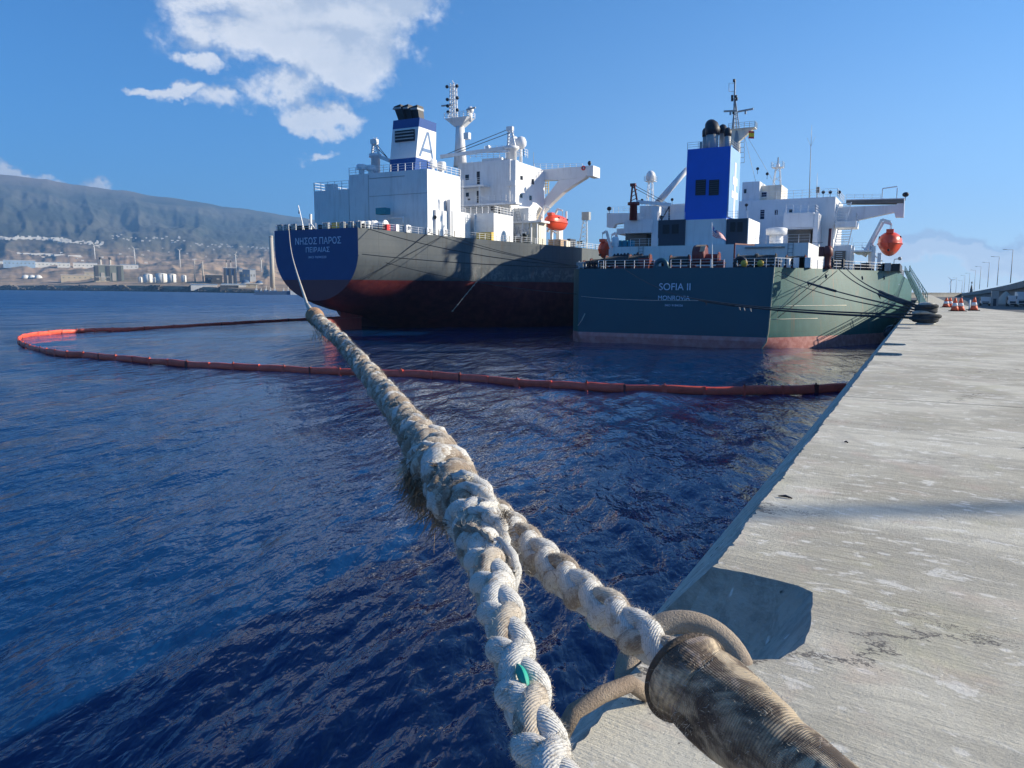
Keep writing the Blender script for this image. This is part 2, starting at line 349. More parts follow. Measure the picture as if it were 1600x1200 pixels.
# ------------------------------------------------------------------ water
def water():
    fine = np.arange(-72, 48, .135)
    azs = np.concatenate([fine, np.arange(48, 288, 4.0)])*math.pi/180   # azimuth from +Y towards +X
    rs = [3.0]
    while rs[-1] < 12500: rs.append(rs[-1]*(1.0095 if rs[-1] < 900 else 1.03))
    rs = np.array(rs); na, nr = len(azs), len(rs)
    A, Rr = np.meshgrid(azs, rs)
    X = Rr*np.sin(A); Y = Rr*np.cos(A); Z = np.zeros_like(X)
    sp = np.maximum(Rr*.0095, Rr*.00236)
    rng = np.random.RandomState(3)
    wd = R(200)     # wave travel direction angle (maths angle)
    for i in range(60):
        L = .35*(1.085**i); k = 2*math.pi/L
        a = wd+rng.normal(0, .42); amp = .0060*(L**.66)*(.6+.8*rng.rand())*(1.35 if L < 1.6 else 1)
        if L > 2.2: amp *= .82
        if L > 8: amp *= .55
        if L > 20: amp *= .4
        ph = rng.rand()*6.28
        fade = np.clip((L/sp-2.5)/3.0, 0, 1)
        arg = k*(X*math.cos(a)+Y*math.sin(a))+ph
        Z += amp*fade*(np.sin(arg)+.28*np.sin(2*arg+1.2*math.pi/2))
    Z *= (.75+.5*(.5+.5*np.sin(X*.045+1.3*np.sin(Y*.03))))
    V = np.stack([X, Y, Z], -1).reshape(-1, 3)
    i = np.arange(nr-1)[:, None]*na; j = np.arange(na)[None, :]; j2 = (j+1) % na
    Fq = np.stack([i+j, i+j2, i+na+j2, i+na+j], -1).reshape(-1, 4)[:, ::-1]
    m = bpy.data.materials.new('sea_water'); m.use_nodes = True; t = NT(m.node_tree)
    p = t.new('ShaderNodeBsdfPrincipled'); o = t.new('ShaderNodeOutputMaterial'); t.t.links.new(p.outputs[0], o.inputs[0])
    P = t.new('ShaderNodeNewGeometry').outputs['Position']
    p.inputs['Base Color'].default_value = (.0018, .021, .080, 1); p.inputs['Roughness'].default_value = .07; p.inputs['IOR'].default_value = 1.333
    rot = t.new('ShaderNodeVectorRotate', rotation_type='Z_AXIS'); t.put(rot.inputs['Vector'], P); rot.inputs['Angle'].default_value = -wd
    q = rot.outputs[0]
    n1 = t.noise(q, 1.15, 3, .5, .5, stretch=(1, .32, 1)); n2 = t.noise(q, 5.0, 2, .5, .4, stretch=(1, .45, 1)); n3 = t.noise(q, .28, 3, .5, .3, stretch=(1, .30, 1))
    patch = t.ramp(t.noise(P, .035, 3, .5, .5), .35, .65, .55, 1.2)
    h = t.m('ADD', t.m('MULTIPLY', n1, .25), t.m('ADD', t.m('MULTIPLY', n2, .062), t.m('MULTIPLY', n3, .55)))
    h = t.m('MULTIPLY', h, patch)
    # open water beyond the shelter of the berth is rougher
    dist = t.v('LENGTH', P); f1 = t.ramp(dist, 90, 400)
    n4 = t.noise(q, .10, 4, .6, .4, stretch=(1, .35, 1)); n5 = t.noise(q, .030, 4, .6, .4, stretch=(1, .35, 1))
    h = t.m('ADD', h, t.m('MULTIPLY', f1, t.m('ADD', t.m('MULTIPLY', n4, 5.0), t.m('MULTIPLY', n5, 14.0))))
    t.put(p.inputs['Roughness'], t.ramp(dist, 60, 500, .07, .34))
    t.put(p.inputs['Base Color'], t.mix(f1, (.002, .026, .095), (.003, .045, .15)))
    b = t.new('ShaderNodeBump'); b.inputs['Strength'].default_value = 1.0; b.inputs['Distance'].default_value = 1.0
    t.put(b.inputs['Height'], h); t.t.links.new(b.outputs[0], p.inputs['Normal'])
    np_mesh('water', V, Fq, m, kind='structure')
    mb = MB(); mb.box(-9000, 9000, -9000, 9000, -12.5, -12); tag(mb.build('sea_bed', mat('sea_bed_sand', (.02, .05, .08), .9)), kind='structure')
water()

hm = bpy.data.materials.new('sea_haze'); hm.use_nodes = True; t = NT(hm.node_tree)
pv = t.new('ShaderNodeVolumePrincipled'); oo = t.new('ShaderNodeOutputMaterial'); t.t.links.new(pv.outputs[0], oo.inputs['Volume'])
pv.inputs['Color'].default_value = (.25, .54, 1, 1); pv.inputs['Density'].default_value = 0.95e-4; pv.inputs['Anisotropy'].default_value = .22
mb = MB(); mb.box(-13200, 13200, -13200, 13200, -14, 1720); M['haze'] = hm; hz = mb.build('haze', 'haze'); hz['kind'] = 'stuff'

# ------------------------------------------------------------------ quay
QX = -0.93; LX = -1.34; LZ = 5.52; QZ = 6.0
def conc_fn(t, P, c):
    # broom-finished concrete: fine drag lines across the quay, salt bloom, spots
    s = t.sep(P)
    rot = t.new('ShaderNodeVectorRotate', rotation_type='Z_AXIS'); t.put(rot.inputs['Vector'], P); rot.inputs['Angle'].default_value = R(9)
    q = rot.outputs[0]
    lines = t.noise(q, 1.0, 6, .75, 0, stretch=(1.6, 42, 8))
    c = t.mix(t.ramp(lines, .38, .62, .75, 0), c, (.28, .26, .215))
    l2 = t.noise(t.v('ADD', q, (5, 3, 1)), 1.0, 4, .7, 0, stretch=(2.6, 95, 8)); c = t.mix(t.ramp(l2, .56, .70, 0, .5), c, (.60, .58, .52))
    big = t.noise(P, .55, 6, .6, .4)
    c = t.mix(t.ramp(big, .40, .56, 0, .75), c, (.66, .62, .51))
    mid = t.noise(q, 1.4, 6, .68, .3, stretch=(.6, 2.4, 1))
    c = t.mix(t.ramp(mid, .47, .60, 0, .6), c, (.37, .345, .285))
    gr = t.noise(P, 60, 3, .7); c = t.mix(t.ramp(gr, .55, .68, 0, .35), c, (.25, .235, .21))
    vor = t.new('ShaderNodeTexVoronoi', feature='F1'); t.put(vor.inputs['Vector'], t.v('ADD', t.v('MULTIPLY', q, (1, 1.7, 1)), t.v('SCALE', t.comb(mid, big, 0), scale=.25))); vor.inputs['Scale'].default_value = 5.5
    ns = t.noise(P, 2.0, 2, .5); ng = t.noise(P, 26, 4, .7)
    bl = t.noise(q, 4.2, 5, .68, .5, stretch=(.8, 1.5, 1)); spot = t.m('MAXIMUM', t.m('MULTIPLY', t.ramp(t.m('ADD', vor.outputs['Distance'], t.m('MULTIPLY', ng, .35)), .42, .30), t.ramp(ns, .45, .56)), t.m('MULTIPLY', t.ramp(bl, .57, .63), .9))
    c = t.mix(t.m('MULTIPLY', spot, .75), c, (.78, .75, .68))
    dk = t.noise(q, 7, 4, .6, 0, stretch=(.6, 3.2, 1))
    c = t.mix(t.ramp(dk, .71, .76, 0, .7), c, (.05, .045, .04))
    c = t.mix(t.ramp(t.noise(P, 1.7, 4, .6, .5), .56, .68, 0, .4), c, (.52, .41, .33)); c = t.mix(t.ramp(t.noise(t.v('ADD', P, (7, 3, 0)), 1.3, 4, .6, .5), .56, .68, 0, .4), c, (.50, .47, .31))
    crk = t.new('ShaderNodeTexVoronoi', feature='DISTANCE_TO_EDGE'); t.put(crk.inputs['Vector'], t.v('ADD', t.v('MULTIPLY', q, (.35, .8, 1)), t.v('SCALE', t.comb(mid, ng, 0), scale=.45))); crk.inputs['Scale'].default_value = .55
    c = t.mix(t.m('MULTIPLY', t.ramp(crk.outputs['Distance'], .006, .001), t.ramp(t.noise(P, .5, 2, .5), .48, .56)), c, (.12, .11, .10))
    c = t.mix(t.ramp(t.noise(P, .9, 5, .6, 1.0), .58, .68, 0, .35), c, (.30, .275, .24))
    stn = t.noise(P, .33, 5, .65, .8, stretch=(.5, 1.2, 1))
    c = t.mix(t.ramp(stn, .60, .72, 0, .55), c, (.115, .075, .05))
    return c
def concrete(name, col):
    m = mat(name, col, .88, .05, .8, fn=conc_fn); t = NT.__new__(NT); t.t = m.node_tree; t.n = t.t.nodes
    p = [n for n in t.n if n.type == 'BSDF_PRINCIPLED'][0]; P = t.new('ShaderNodeNewGeometry').outputs['Position']
    rot = t.new('ShaderNodeVectorRotate', rotation_type='Z_AXIS'); t.put(rot.inputs['Vector'], P); rot.inputs['Angle'].default_value = R(9)
    h = t.m('ADD', t.noise(rot.outputs[0], 1.0, 6, .8, 0, stretch=(3, 60, 10)), t.m('MULTIPLY', t.noise(P, 45, 5, .7), .9))
    h = t.m('ADD', h, t.m('MULTIPLY', t.noise(P, 5, 4, .6), 1.2))
    b = t.new('ShaderNodeBump'); b.inputs['Strength'].default_value = .75; b.inputs['Distance'].default_value = .012
    t.put(b.inputs['Height'], h); t.t.links.new(b.outputs[0], p.inputs['Normal']); return m
M['conc'] = concrete('broomed_quay_concrete', (.51, .465, .36))
def face_fn(t, P, c):
    n = t.noise(P, 1.2, 7, .65, .2, stretch=(1, 1, .5)); c = t.mix(t.ramp(n, .4, .7, 0, .5), c, (.42, .39, .34))
    pit = t.new('ShaderNodeTexVoronoi'); t.put(pit.inputs['Vector'], t.v('ADD', P, t.v('SCALE', t.comb(n, n, n), scale=.3))); pit.inputs['Scale'].default_value = 11
    k = t.noise(P, 3, 3, .6)
    rg_ = t.noise(P, 9, 7, .72, .4, stretch=(1, 1, .6)); c = t.mix(t.ramp(rg_, .44, .62, 0, .55), c, (.27, .25, .22)); c = t.mix(t.ramp(t.sep(P)[2], 5.86, 5.97, 0, .35), c, (.20, .18, .155))
    c = t.mix(t.m('MULTIPLY', t.ramp(pit.outputs['Distance'], .20, .12), t.ramp(k, .46, .52)), c, (.05, .05, .05))
    dr = t.noise(P, 1, 4, .6, .9, stretch=(7, 7, .9)); c = t.mix(t.ramp(dr, .62, .66, 0, .7), c, (.85, .84, .80))
    return c
M['conc_face'] = mat('quay_face_concrete', (.58, .53, .45), .9, .08, 1.5, fn=face_fn, bump=1.0, bs=14)

def slab(quay, ya, yb, notches, xr_a, xr_b, first=False):
    """one cast slab of the quay crest, its seaward bevel and any mooring-ring recesses"""
    mb = MB(); rng = random.Random(int(ya*10)+5)
    # seaward edge polyline of the top, chipped
    step = .035 if ya < 6 else (.09 if ya < 26 else .5)
    segs = []; y = ya; marks = sorted(notches)
    def edge(y0, y1):
        n = max(2, int((y1-y0)/step)); pts = []
        for i in range(n+1):
            y_ = y0+(y1-y0)*i/n; j = 0
            if 0 < i < n:
                j = .013*(rng.random()**1.8)*(2.6 if rng.random() < .16 else 1)+.006*math.sin(y_*3.1)+.004*math.sin(y_*11)
            pts.append((QX+j, y_))
        return pts
    top = []; cur = ya
    for ny in marks:
        n0, n1 = ny-.56, ny+.58
        e = edge(cur, n0); top += e; segs.append(e)
        w = .012
        inner = [(QX+.12, n0+.03), (QX+.34, n0+.10), (QX+.50, n0+.20), (QX+.57, n0+.40), (QX+.57, n0+.62), (QX+.53, n1-.12), (QX+.45, n1-.06), (QX+.20, n1-.01)]
        dense = []
        P_ = [(QX, n0)]+inner+[(QX, n1)]
        for a, b in zip(P_[:-1], P_[1:]):
            k = 5 if ya < 6 else 1
            for i in range(k): dense.append((a[0]+(b[0]-a[0])*i/k+rng.uniform(-.004, .004)*(i > 0), a[1]+(b[1]-a[1])*i/k+rng.uniform(-.004, .004)*(i > 0)))
        dense.append(P_[-1]); top += dense[1:-1]
        # recess walls: each rim point runs down towards the mouth of the recess
        cx, cy = QX-.05, ny
        low = []
        for (x_, y_) in dense:
            tx = (x_-QX)/.57
            lx = LX+.02+(x_-QX)*.52; ly = ny+(y_-ny)*(.80 if y_ > ny else .84); lz = 5.02
            low.append((lx, ly, lz))
        n = len(dense); vs = [(x_, y_, QZ) for x_, y_ in dense]+low
        vs_b = [((a[0]*.94+b[0]*.06), (a[1]*.94+b[1]*.06), QZ-.05) for a, b in zip(dense, low)]
        vs = [(x_, y_, QZ) for x_, y_ in dense]+vs_b+low
        mb.add(vs, [(i, i+1, i+1+n, i+n) for i in range(n-1)]+[(i+n, i+1+n, i+1+2*n, i+2*n) for i in range(n-1)], 1, False)
        mb.add(low+[(LX, ny-.56, 5.02), (LX, ny+.58, 5.02)], [tuple(range(n))], 1)
        # side cheeks between bevel and recess
        for yy, lw in ((n0, low[0]), (n1, low[-1])):
            mb.add([(QX, yy, QZ), (LX, yy, LZ), (LX, yy, 5.02), lw], [(0, 1, 2, 3), (3, 2, 1, 0)][:1], 1)
        cur = n1
        mb.add([(LX, n0, 5.02), (LX, n1, 5.02), (LX, n1, 4.6), (LX, n0, 4.6)], [(0, 1, 2, 3)], 1)
    e = edge(cur, yb); top += e; segs.append(e)
    mb.add([(x, y_, QZ) for x, y_ in top]+[(xr_b, yb, QZ), (xr_a, ya, QZ)], [tuple(range(len(top)+1, -1, -1))], 0)
    for sg in segs:
        n = len(sg)
        vs = [(x, y_, QZ) for x, y_ in sg]+[(QX-.022+(x-QX)*.6, y_, QZ-.028-(x-QX)*.8) for x, y_ in sg]+[(LX, y_, LZ) for x, y_ in sg]+[(LX, y_, 4.6) for x, y_ in sg]
        for r_ in range(3):
            mb.add(vs[r_*n:(r_+2)*n], [(i, i+1, i+1+n, i+n) for i in range(n-1)], 1)
    for yy, xr in ((ya, xr_a), (yb, xr_b)):
        mb.add([(QX, yy, QZ), (LX, yy, LZ), (LX, yy, 4.6), (xr, yy, 4.6), (xr, yy, QZ)], [(0, 1, 2, 3, 4)], 1)
    mb.add([(xr_a, ya, 4.6), (xr_b, yb, 4.6), (xr_b, yb, QZ), (xr_a, ya, QZ)], [(0, 1, 2, 3)], 1)
    return mb.build('quay_slab', ['conc', 'conc_face'], quay)
quay = bpy.data.objects.new('quay', None); COL.objects.link(quay); tag(quay, kind='structure')
mb = MB(); mb.prism([(-1.30, -40), (14, -40), (14, 20), (6.9, 66), (4.6, 88), (3.2, 150), (3.2, 460), (-1.30, 460)], -12, 4.59, 'xy')
mb.build('quay_wall', 'conc_face', quay)
def xr(y):
    pts = [(-40, 14), (20, 14), (66, 6.9), (88, 4.6), (150, 3.2), (470, 3.2)]
    return float(np.interp(y, [p[0] for p in pts], [p[1] for p in pts]))
ys = [-40, -10, 11.95, 27.2, 46, 66, 88, 118, 150, 250, 460]
for a, b in zip(ys[:-1], ys[1:]):
    nt = {-10: [3.52], 11.95: [20.6, 24.6], 27.2: [36]}.get(a, [])
    slab(quay, a+.017, b-.017, nt, xr(a), xr(b))

def crane_rope_ring():
    # galvanised ring hanging in the near recess, on a pin, with a second link lying along the bevel
    M['ring'] = mat('galvanised_rusty_steel', (.30, .245, .19), .75, .2, 9, (.16, .10, .06), .6, bump=.6, bs=120)
    c = dep(1072, 1066, 3.12)
    o = thing('mooring_ring', c, 'thick weathered steel ring hanging in the near quay recess below the chafe sleeve', 'mooring ring')
    vd = (CAM-c).normalized()
    ax = Vector((.35, -.75, .62)).normalized()
    mb = MB(); mb.torus(c, .24, .050, ax, 48, 16); mb.build('ring', 'ring', o)
    mb = MB(); a = dep(985, 1068, 2.75); b = dep(897, 1112, 2.6)
    mb.tube([a+Vector((.03, .1, -.08)), a, (a+b)/2+Vector((0, 0, .012)), b, b+Vector((-.05, -.05, -.12))], .030, 12); mb.build('link', 'ring', o)
    mb = MB(); mb.tube([Vector((-1.05, 3.42, 5.25)), Vector((-.62, 3.45, 5.60))], .035, 12); mb.build('pin', 'ring', o)
crane_rope_ring()
for i, yy in enumerate((20.6, 24.6, 36)):
    o = thing('mooring_ring', (LX+.15, yy, 5.35), ['steel ring in the second recess along the quay edge', 'steel ring in the third recess along the quay edge', 'steel ring in the recess closest to the rope-wrapped bollard'][i], 'mooring ring', 'rings in the quay edge recesses')
    mb = MB(); mb.torus((LX+.15, yy, 5.35), .2, .04, (.5, -.2, .8), 20, 8); mb.build('ring', 'ring', o)

# ------------------------------------------------------------------ land behind
RIDGE = [(-900, 300), (-400, 262), (0, 279), (15, 281), (50, 284), (85, 287), (100, 291), (150, 298), (200, 303), (250, 312), (300, 320), (350, 327), (400, 333), (440, 339), (600, 362), (800, 395), (1000, 425), (1100, 452)]
SHORE = [(-900, 3000), (0, 2650), (150, 2150), (300, 1650), (400, 1330), (450, 1180), (600, 1000), (1100, 950)]
def azpx(px): v = vec(px, 450); return math.atan2(v.x, v.y)
raz = np.array([azpx(p) for p, _ in RIDGE]); rh = np.array([((450+.0052*p)-y)/F/math.hypot(1, (p-800)/F) for p, y in RIDGE])
saz = np.array([azpx(p) for p, _ in SHORE]); sr = np.array([q for _, q in SHORE], float)
def vnoise(x, y, seed):
    xi = np.floor(x).astype(int); yi = np.floor(y).astype(int); fx = x-xi; fy = y-yi
    def h(a, b): n = (a*374761393+b*668265263+seed*1442695041) & 0x7fffffff; n = (n ^ (n >> 13))*1274126177 & 0x7fffffff; return ((n ^ (n >> 16)) & 0xffff)/65535.
    fx = fx*fx*(3-2*fx); fy = fy*fy*(3-2*fy)
    return (h(xi, yi)*(1-fx)+h(xi+1, yi)*fx)*(1-fy)+(h(xi, yi+1)*(1-fx)+h(xi+1, yi+1)*fx)*fy
def fbm(x, y, seed, o=5):
    a = 0; w = .5
    for i in range(o): a = a+w*vnoise(x*2**i, y*2**i, seed+i); w *= .5
    return a
RD = 9500.
def height(A, Rr):
    r0 = np.interp(A, saz, sr); rg = np.interp(A, raz, rh)*RD/1.0
    s = (Rr-r0)/(RD-r0); sc = np.clip(s, 0, 1)
    base = rg*(.20*sc+.80*sc**2.0)
    X = Rr*np.sin(A); Y = Rr*np.cos(A)
    g = fbm(A*26+3, Rr/2600., 5, 5); rid = 1-np.abs(2*g-1)*1.6
    g2 = fbm(X/260., Y/260., 9, 5)-.5; g3 = fbm(A*9+8, Rr/1500., 31, 4)-.5
    amp = rg*np.clip(sc*1.5, 0, 1)*np.clip((1.02-sc)*5, .12, 1)
    h = base+amp*(rid-.5)*.065+amp*g3*.11+g2*np.clip(sc*300, 0, 30)
    bank = np.clip((Rr-r0)/40., 0, 1)*np.interp(A, saz, [13, 12, 13, 11, 5, 4, 4, 4])
    h = h+bank-2.0*(1-np.clip((Rr-r0)/20., 0, 1))
    h = np.where(s > 1, rg*(1-(s-1)*.8)+amp*(rid-.5)*.1, h)
    return h
def land():
    azs = np.linspace(azpx(-700), azpx(1000), 760)
    q = np.concatenate([np.linspace(-.004, .02, 24), np.linspace(.022, 1.0, 330)**1.0*1.0, np.linspace(1.02, 1.12, 6)])
    A, Q = np.meshgrid(azs, q); r0 = np.interp(A, saz, sr)
    Rr = r0+(RD-r0)*np.where(Q > .02, .02+(np.clip(Q, 0, 2)-.02)**1.35*(.98/.98**1.35), Q)
    Z = height(A, Rr); V = np.stack([Rr*np.sin(A), Rr*np.cos(A), Z], -1).reshape(-1, 3)
    nr, na = A.shape; i = np.arange(nr-1)[:, None]*na; j = np.arange(na-1)[None, :]
    Fq = np.stack([i+j, i+na+j, i+na+j+1, i+j+1], -1).reshape(-1, 4)[:, ::-1]
    def fn(t, P, c):
        s = t.sep(P); z = s[2]
        n = t.noise(P, .004, 8, .62, .3); n2 = t.noise(P, .0011, 6, .6, .4); n3 = t.noise(P, .02, 5, .6)
        low = t.mix(t.ramp(n, .38, .62), (.40, .28, .185), (.17, .135, .09))
        low = t.mix(t.ramp(n3, .60, .70, 0, .55), low, (.58, .47, .35))
        high = t.mix(t.ramp(n2, .38, .62), (.030, .040, .030), (.085, .085, .065))
        f = t.ramp(t.m('ADD', z, t.m('MULTIPLY', n2, 260)), 200, 480)
        c = t.mix(f, low, high)
        return t.mix(t.ramp(t.m('ADD', z, t.m('MULTIPLY', n, 300)), 1050, 1350, 0, .6), c, (.22, .17, .14))
    o = np_mesh('terrain', V, Fq, mat('arid_hillside', (.2, .15, .1), .95, 0, fn=fn), kind='structure')
land()
def gz(x, y): return float(height(np.array([math.atan2(x, y)]), np.array([math.hypot(x, y)]))[0])
def gpt(px, r):
    a = azpx(px); x, y = r*math.sin(a), r*math.cos(a); return Vector((x, y, gz(x, y)))
def onland(px, ybase, lo=None):
    """ground point seen at that pixel"""
    a = azpx(px); r0 = float(np.interp(a, saz, sr)); v = vec(px, ybase).normalized(); best = None
    for r in np.linspace(r0+45, r0+2600, 300):
        p = gpt(px, r); k = math.hypot(v.x, v.y); z = CZ+v.z/k*r
        if p.z >= z-.6: return p
    return p
M['f_white'] = mat('far_white_render', (.68, .67, .63), .8, .05, .05); M['f_beige'] = mat('far_beige_render', (.50, .42, .30), .8, .08, .05)
M['f_green'] = mat('far_grey_green_cladding', (.20, .22, .19), .7, .1, .08); M['f_blue'] = mat('far_blue_cladding', (.05, .10, .19), .6, .1, .08)
M['f_dark'] = mat('far_dark_cladding', (.075, .08, .085), .7, .1, .08); M['f_conc'] = mat('far_chimney_concrete', (.46, .42, .36), .9, .12, .02); M['f_rock'] = mat('breakwater_rock', (.17, .15, .13), .95, .5, .08)
M['f_glassroof'] = mat('far_blue_white_roof', (.30, .42, .56), .5, .15, .05)
def frame(px):
    a = azpx(px); f = Vector((math.sin(a), math.cos(a), 0)); return f, Vector((f.y, -f.x, 0))
def far_box(name, xl, xr_, yt, yb, m, label, cat, depth=40, group=None, details=None, pitched=False):
    """a building standing on the land whose front spans these columns"""
    c = onland((xl+xr_)/2, yb); f, r = frame((xl+xr_)/2); d_ = math.hypot(c.x, c.y)*math.cos(math.atan(((xl+xr_)/2-800)/F))
    sc = d_/F; w = (xr_-xl)*sc*1.0/ max(.75, math.cos(math.atan(((xl+xr_)/2-800)/F))); w *= .93; h = (yb-yt)*sc
    o = thing(name, c, label, cat, group)
    def P(u, v, z): return c+r*u+f*v+Vector((0, 0, z))
    def bx(mb, u0, u1, v0, v1, z0, z1): mb.hexa([P(u0, v0, z0), P(u1, v0, z0), P(u1, v1, z0), P(u0, v1, z0)], [P(u0, v0, z1), P(u1, v0, z1), P(u1, v1, z1), P(u0, v1, z1)])
    mb = MB(); bx(mb, -w/2, w/2, 0, depth, -8, h); mb.build('wall', m, o)
    mb = MB(); bx(mb, -w/2-1, w/2+1, -1, depth+1, h, h+1.2); mb.build('roof', 'f_white' if m != 'f_white' else 'f_glassroof', o)
    if details: details(o, bx, w, h, P)
    else:
        nb = max(2, int(w/14)); 
        for i in range(nb):
            u = -w/2+(i+.5)*w/nb
            if h > 7:
                mb = MB(); bx(mb, u-w/nb*.16, u+w/nb*.16, -.15, .05, h*.42, h*.60); mb.build('window', 'f_green' if m != 'f_dark' else 'f_conc', o)
    return o
def tank(px, rpx, yt, yb, label):
    c = onland(px, yb); d_ = math.hypot(c.x, c.y)*.85; sc = d_/F; r_ = rpx*sc; h = (yb-yt)*sc
    o = thing('storage_tank', c, label, 'storage tank', 'white tanks of the power station')
    mb = MB(); mb.lathe([(r_, -6), (r_, h*.92)], c, 24); mb.build('shell', 'f_white', o)
    mb = MB(); mb.lathe([(r_*1.02, h*.92), (r_*.55, h*1.0), (.3, h*1.03)], c, 24); mb.build('roof', 'f_white', o)
    mb = MB(); f, r = frame(px); mb.bar(c+f*-r_*1.03+r*r_*.3, c+f*-r_*1.03+r*r_*.3+Vector((0, 0, h*.92)), .8); mb.build('ladder', 'f_dark', o)
def chimney(px, yt, yb, w0, w1, label, base=None, m='f_conc', name='chimney'):
    c = base or onland(px, yb); sc = math.hypot(c.x, c.y)*.87/F; h = (yb-yt)*sc
    o = thing(name, c, label, 'chimney')
    mb = MB(); mb.lathe([(w1*sc/2, -6), (w0*sc/2, h*.97)], c, 20); mb.build('shaft', m, o)
    mb = MB(); mb.lathe([(w0*sc/2*1.06, h*.97), (w0*sc/2*1.06, h*.985), (w0*sc/2*.8, h)], c, 20); mb.build('cap', m, o)
def turbine(px, yt, yb, blade, label, base=None, ph=0.2, tw=1.5):
    c = base or onland(px, yb); sc = math.hypot(c.x, c.y)*.87/F; h = (yb-yt)*sc; f, r = frame(px); tw *= sc/2
    o = thing('wind_turbine', c, label, 'wind turbine', 'wind turbines of the far shore' if px < 800 else None)
    mb = MB(); mb.lathe([(tw*1.2, -5), (tw*.7, h)], c, 12); mb.build('tower', 'f_white', o)
    top = c+Vector((0, 0, h)); mb = MB(); mb.bar(top-f*tw*3, top+f*tw*3, tw*2); mb.build('nacelle', 'f_white', o)
    for k in range(3):
        a = ph+k*2.094; d_ = r*math.cos(a)+Vector((0, 0, math.sin(a)))
        mb = MB(); q = top-f*tw*3.3; mb.tube([q, q+d_*blade*sc*.3, q+d_*blade*sc], [tw*.5, tw*.7, tw*.15], 6); mb.build('blade', 'f_white', o)
cb = gpt(426, 1420)
chimney(426, 365, 453, 6.6, 8.2, 'very tall grey concrete chimney beside the stern of the navy tanker', cb)
chimney(305.5, 405, 441, 1.8, 2.6, 'thin pale chimney left of its twin near the dark shed', name='chimney')
chimney(318, 406, 441, 1.8, 2.6, 'thin pale chimney right of its twin near the dark shed', name='chimney')
turbine(151, 384, 405, 7, 'white wind turbine on the slope above the grey-green power block', ph=0.05)
turbine(213, 389, 413, 7, 'white wind turbine right of the grey-green power block', ph=0.1)
turbine(283, 390, 418, 5, 'white wind turbine behind the thin chimneys', ph=.5)
turbine(370, 396, 425, 5, 'white wind turbine rising behind the blue power hall', ph=1.2)
turbine(409.5, 404, 425, 4, 'short white wind turbine between blue domes and tall chimney', ph=.3)
def pb(o, bx, w, h, P):
    for i in range(5):
        mb = MB(); u = -w/2+w*(.1+.19*i); bx(mb, u-w*.06, u+w*.06, -1.2, .1, h*.05, h*(.55 if i % 2 else .95)); mb.build('duct', 'f_conc' if i % 2 else 'f_dark', o)
    for u in (-w*.26, w*.06):
        mb = MB(); p = P(u, 12, 0); mb.lathe([(w*.035, h*.5), (w*.035, h*1.42)], p, 12); mb.build('stack', 'f_conc', o)
        mb = MB(); mb.lathe([(w*.05, h*1.36), (w*.05, h*1.5)], p, 12); mb.build('stack_cap', 'f_dark', o)
far_box('power_station', 152, 191, 415, 440, 'f_green', 'grey-green power station block with two short stacks on the far shore', 'power station', 50, details=pb)
far_box('warehouse', -30, 13, 408, 414, 'f_white', 'pale low warehouse at the left edge of the photo, far shore', 'warehouse', 30)
far_box('warehouse', 14, 52, 407, 416, 'f_glassroof', 'blue and white warehouse at far left of the shore', 'warehouse', 40)
far_box('warehouse', 54, 92, 410, 417, 'f_white', 'long white warehouse just right of the blue and white one', 'warehouse', 40)
far_box('warehouse', 94, 110, 411, 418, 'f_white', 'small white warehouse behind the three domes', 'warehouse', 30)
far_box('warehouse', 120, 151, 411, 419, 'f_white', 'white warehouse touching the grey-green power station on its left', 'warehouse', 40)
far_box('warehouse', 192, 216, 414, 421, 'f_white', 'white warehouse touching the grey-green power station on its right', 'warehouse', 40)
far_box('factory_building', 102, 150, 430, 438, 'f_beige', 'long beige flat building in front of the power station', 'factory')
far_box('factory_building', 152, 170, 433, 440, 'f_beige', 'small beige building at the foot of the power station', 'factory', 20)
far_box('factory_building', 135, 152, 425, 431, 'f_beige', 'square beige building left of the power station foot', 'factory', 20)
far_box('factory_building', 322, 347, 430, 442, 'f_dark', 'dark grey shed right of the twin thin chimneys', 'factory')
far_box('power_hall', 351, 370, 419, 444, 'f_blue', 'tall dark blue power hall with vertical ducts, far shore', 'power hall', 50, details=pb)
far_box('power_hall', 380, 391, 421, 440, 'f_blue', 'narrow blue hall between two white towers', 'power hall', 30)
far_box('power_hall', 391, 400, 421, 440, 'f_white', 'white tower block right of the blue halls', 'power hall', 30)
far_box('power_hall', 375, 380, 420, 440, 'f_white', 'slim white tower left of the narrow blue hall', 'power hall', 30)
far_box('port_shed', 348, 385, 444, 449, 'f_white', 'long white shed on the shoreline below the blue hall', 'shed', 25)
far_box('port_shed', 385, 403, 443, 449, 'f_beige', 'beige shed at the end of the long white one', 'shed', 25)
far_box('port_shed', 345, 372, 451, 455, 'f_dark', 'dark low shed at the waterline, far shore', 'shed', 15)
far_box('port_shed', 300, 338, 447, 450, 'f_white', 'long thin white shed on the rocks', 'shed', 15)
tank(220, 3, 432, 441, 'small slim white tank, leftmost of the tank group'); tank(232, 7, 427, 441, 'medium white tank second from left')
tank(242, 3, 433, 441, 'slim white tank between the medium and the large tank'); tank(253, 9, 426, 441, 'large white tank in the middle of the group')
tank(269, 7, 427, 441, 'cream-lit tank on the right of the large one'); tank(288, 4, 429, 440, 'small white tank just right of the wind turbine foot')
def dome(px, rp, yb, m, label, group):
    c = onland(px, yb); sc = math.hypot(c.x, c.y)*.87/F; o = thing('dome', c, label, 'dome', group)
    mb = MB(); mb.sphere(c+Vector((0, 0, 0)), rp*sc, 12, (1, 1, 1.0)); mb.build('shell', m, o); mb = MB(); mb.lathe([(rp*sc*1.03, -3), (rp*sc*1.03, 2)], c, 20); mb.build('base', 'f_conc', o)
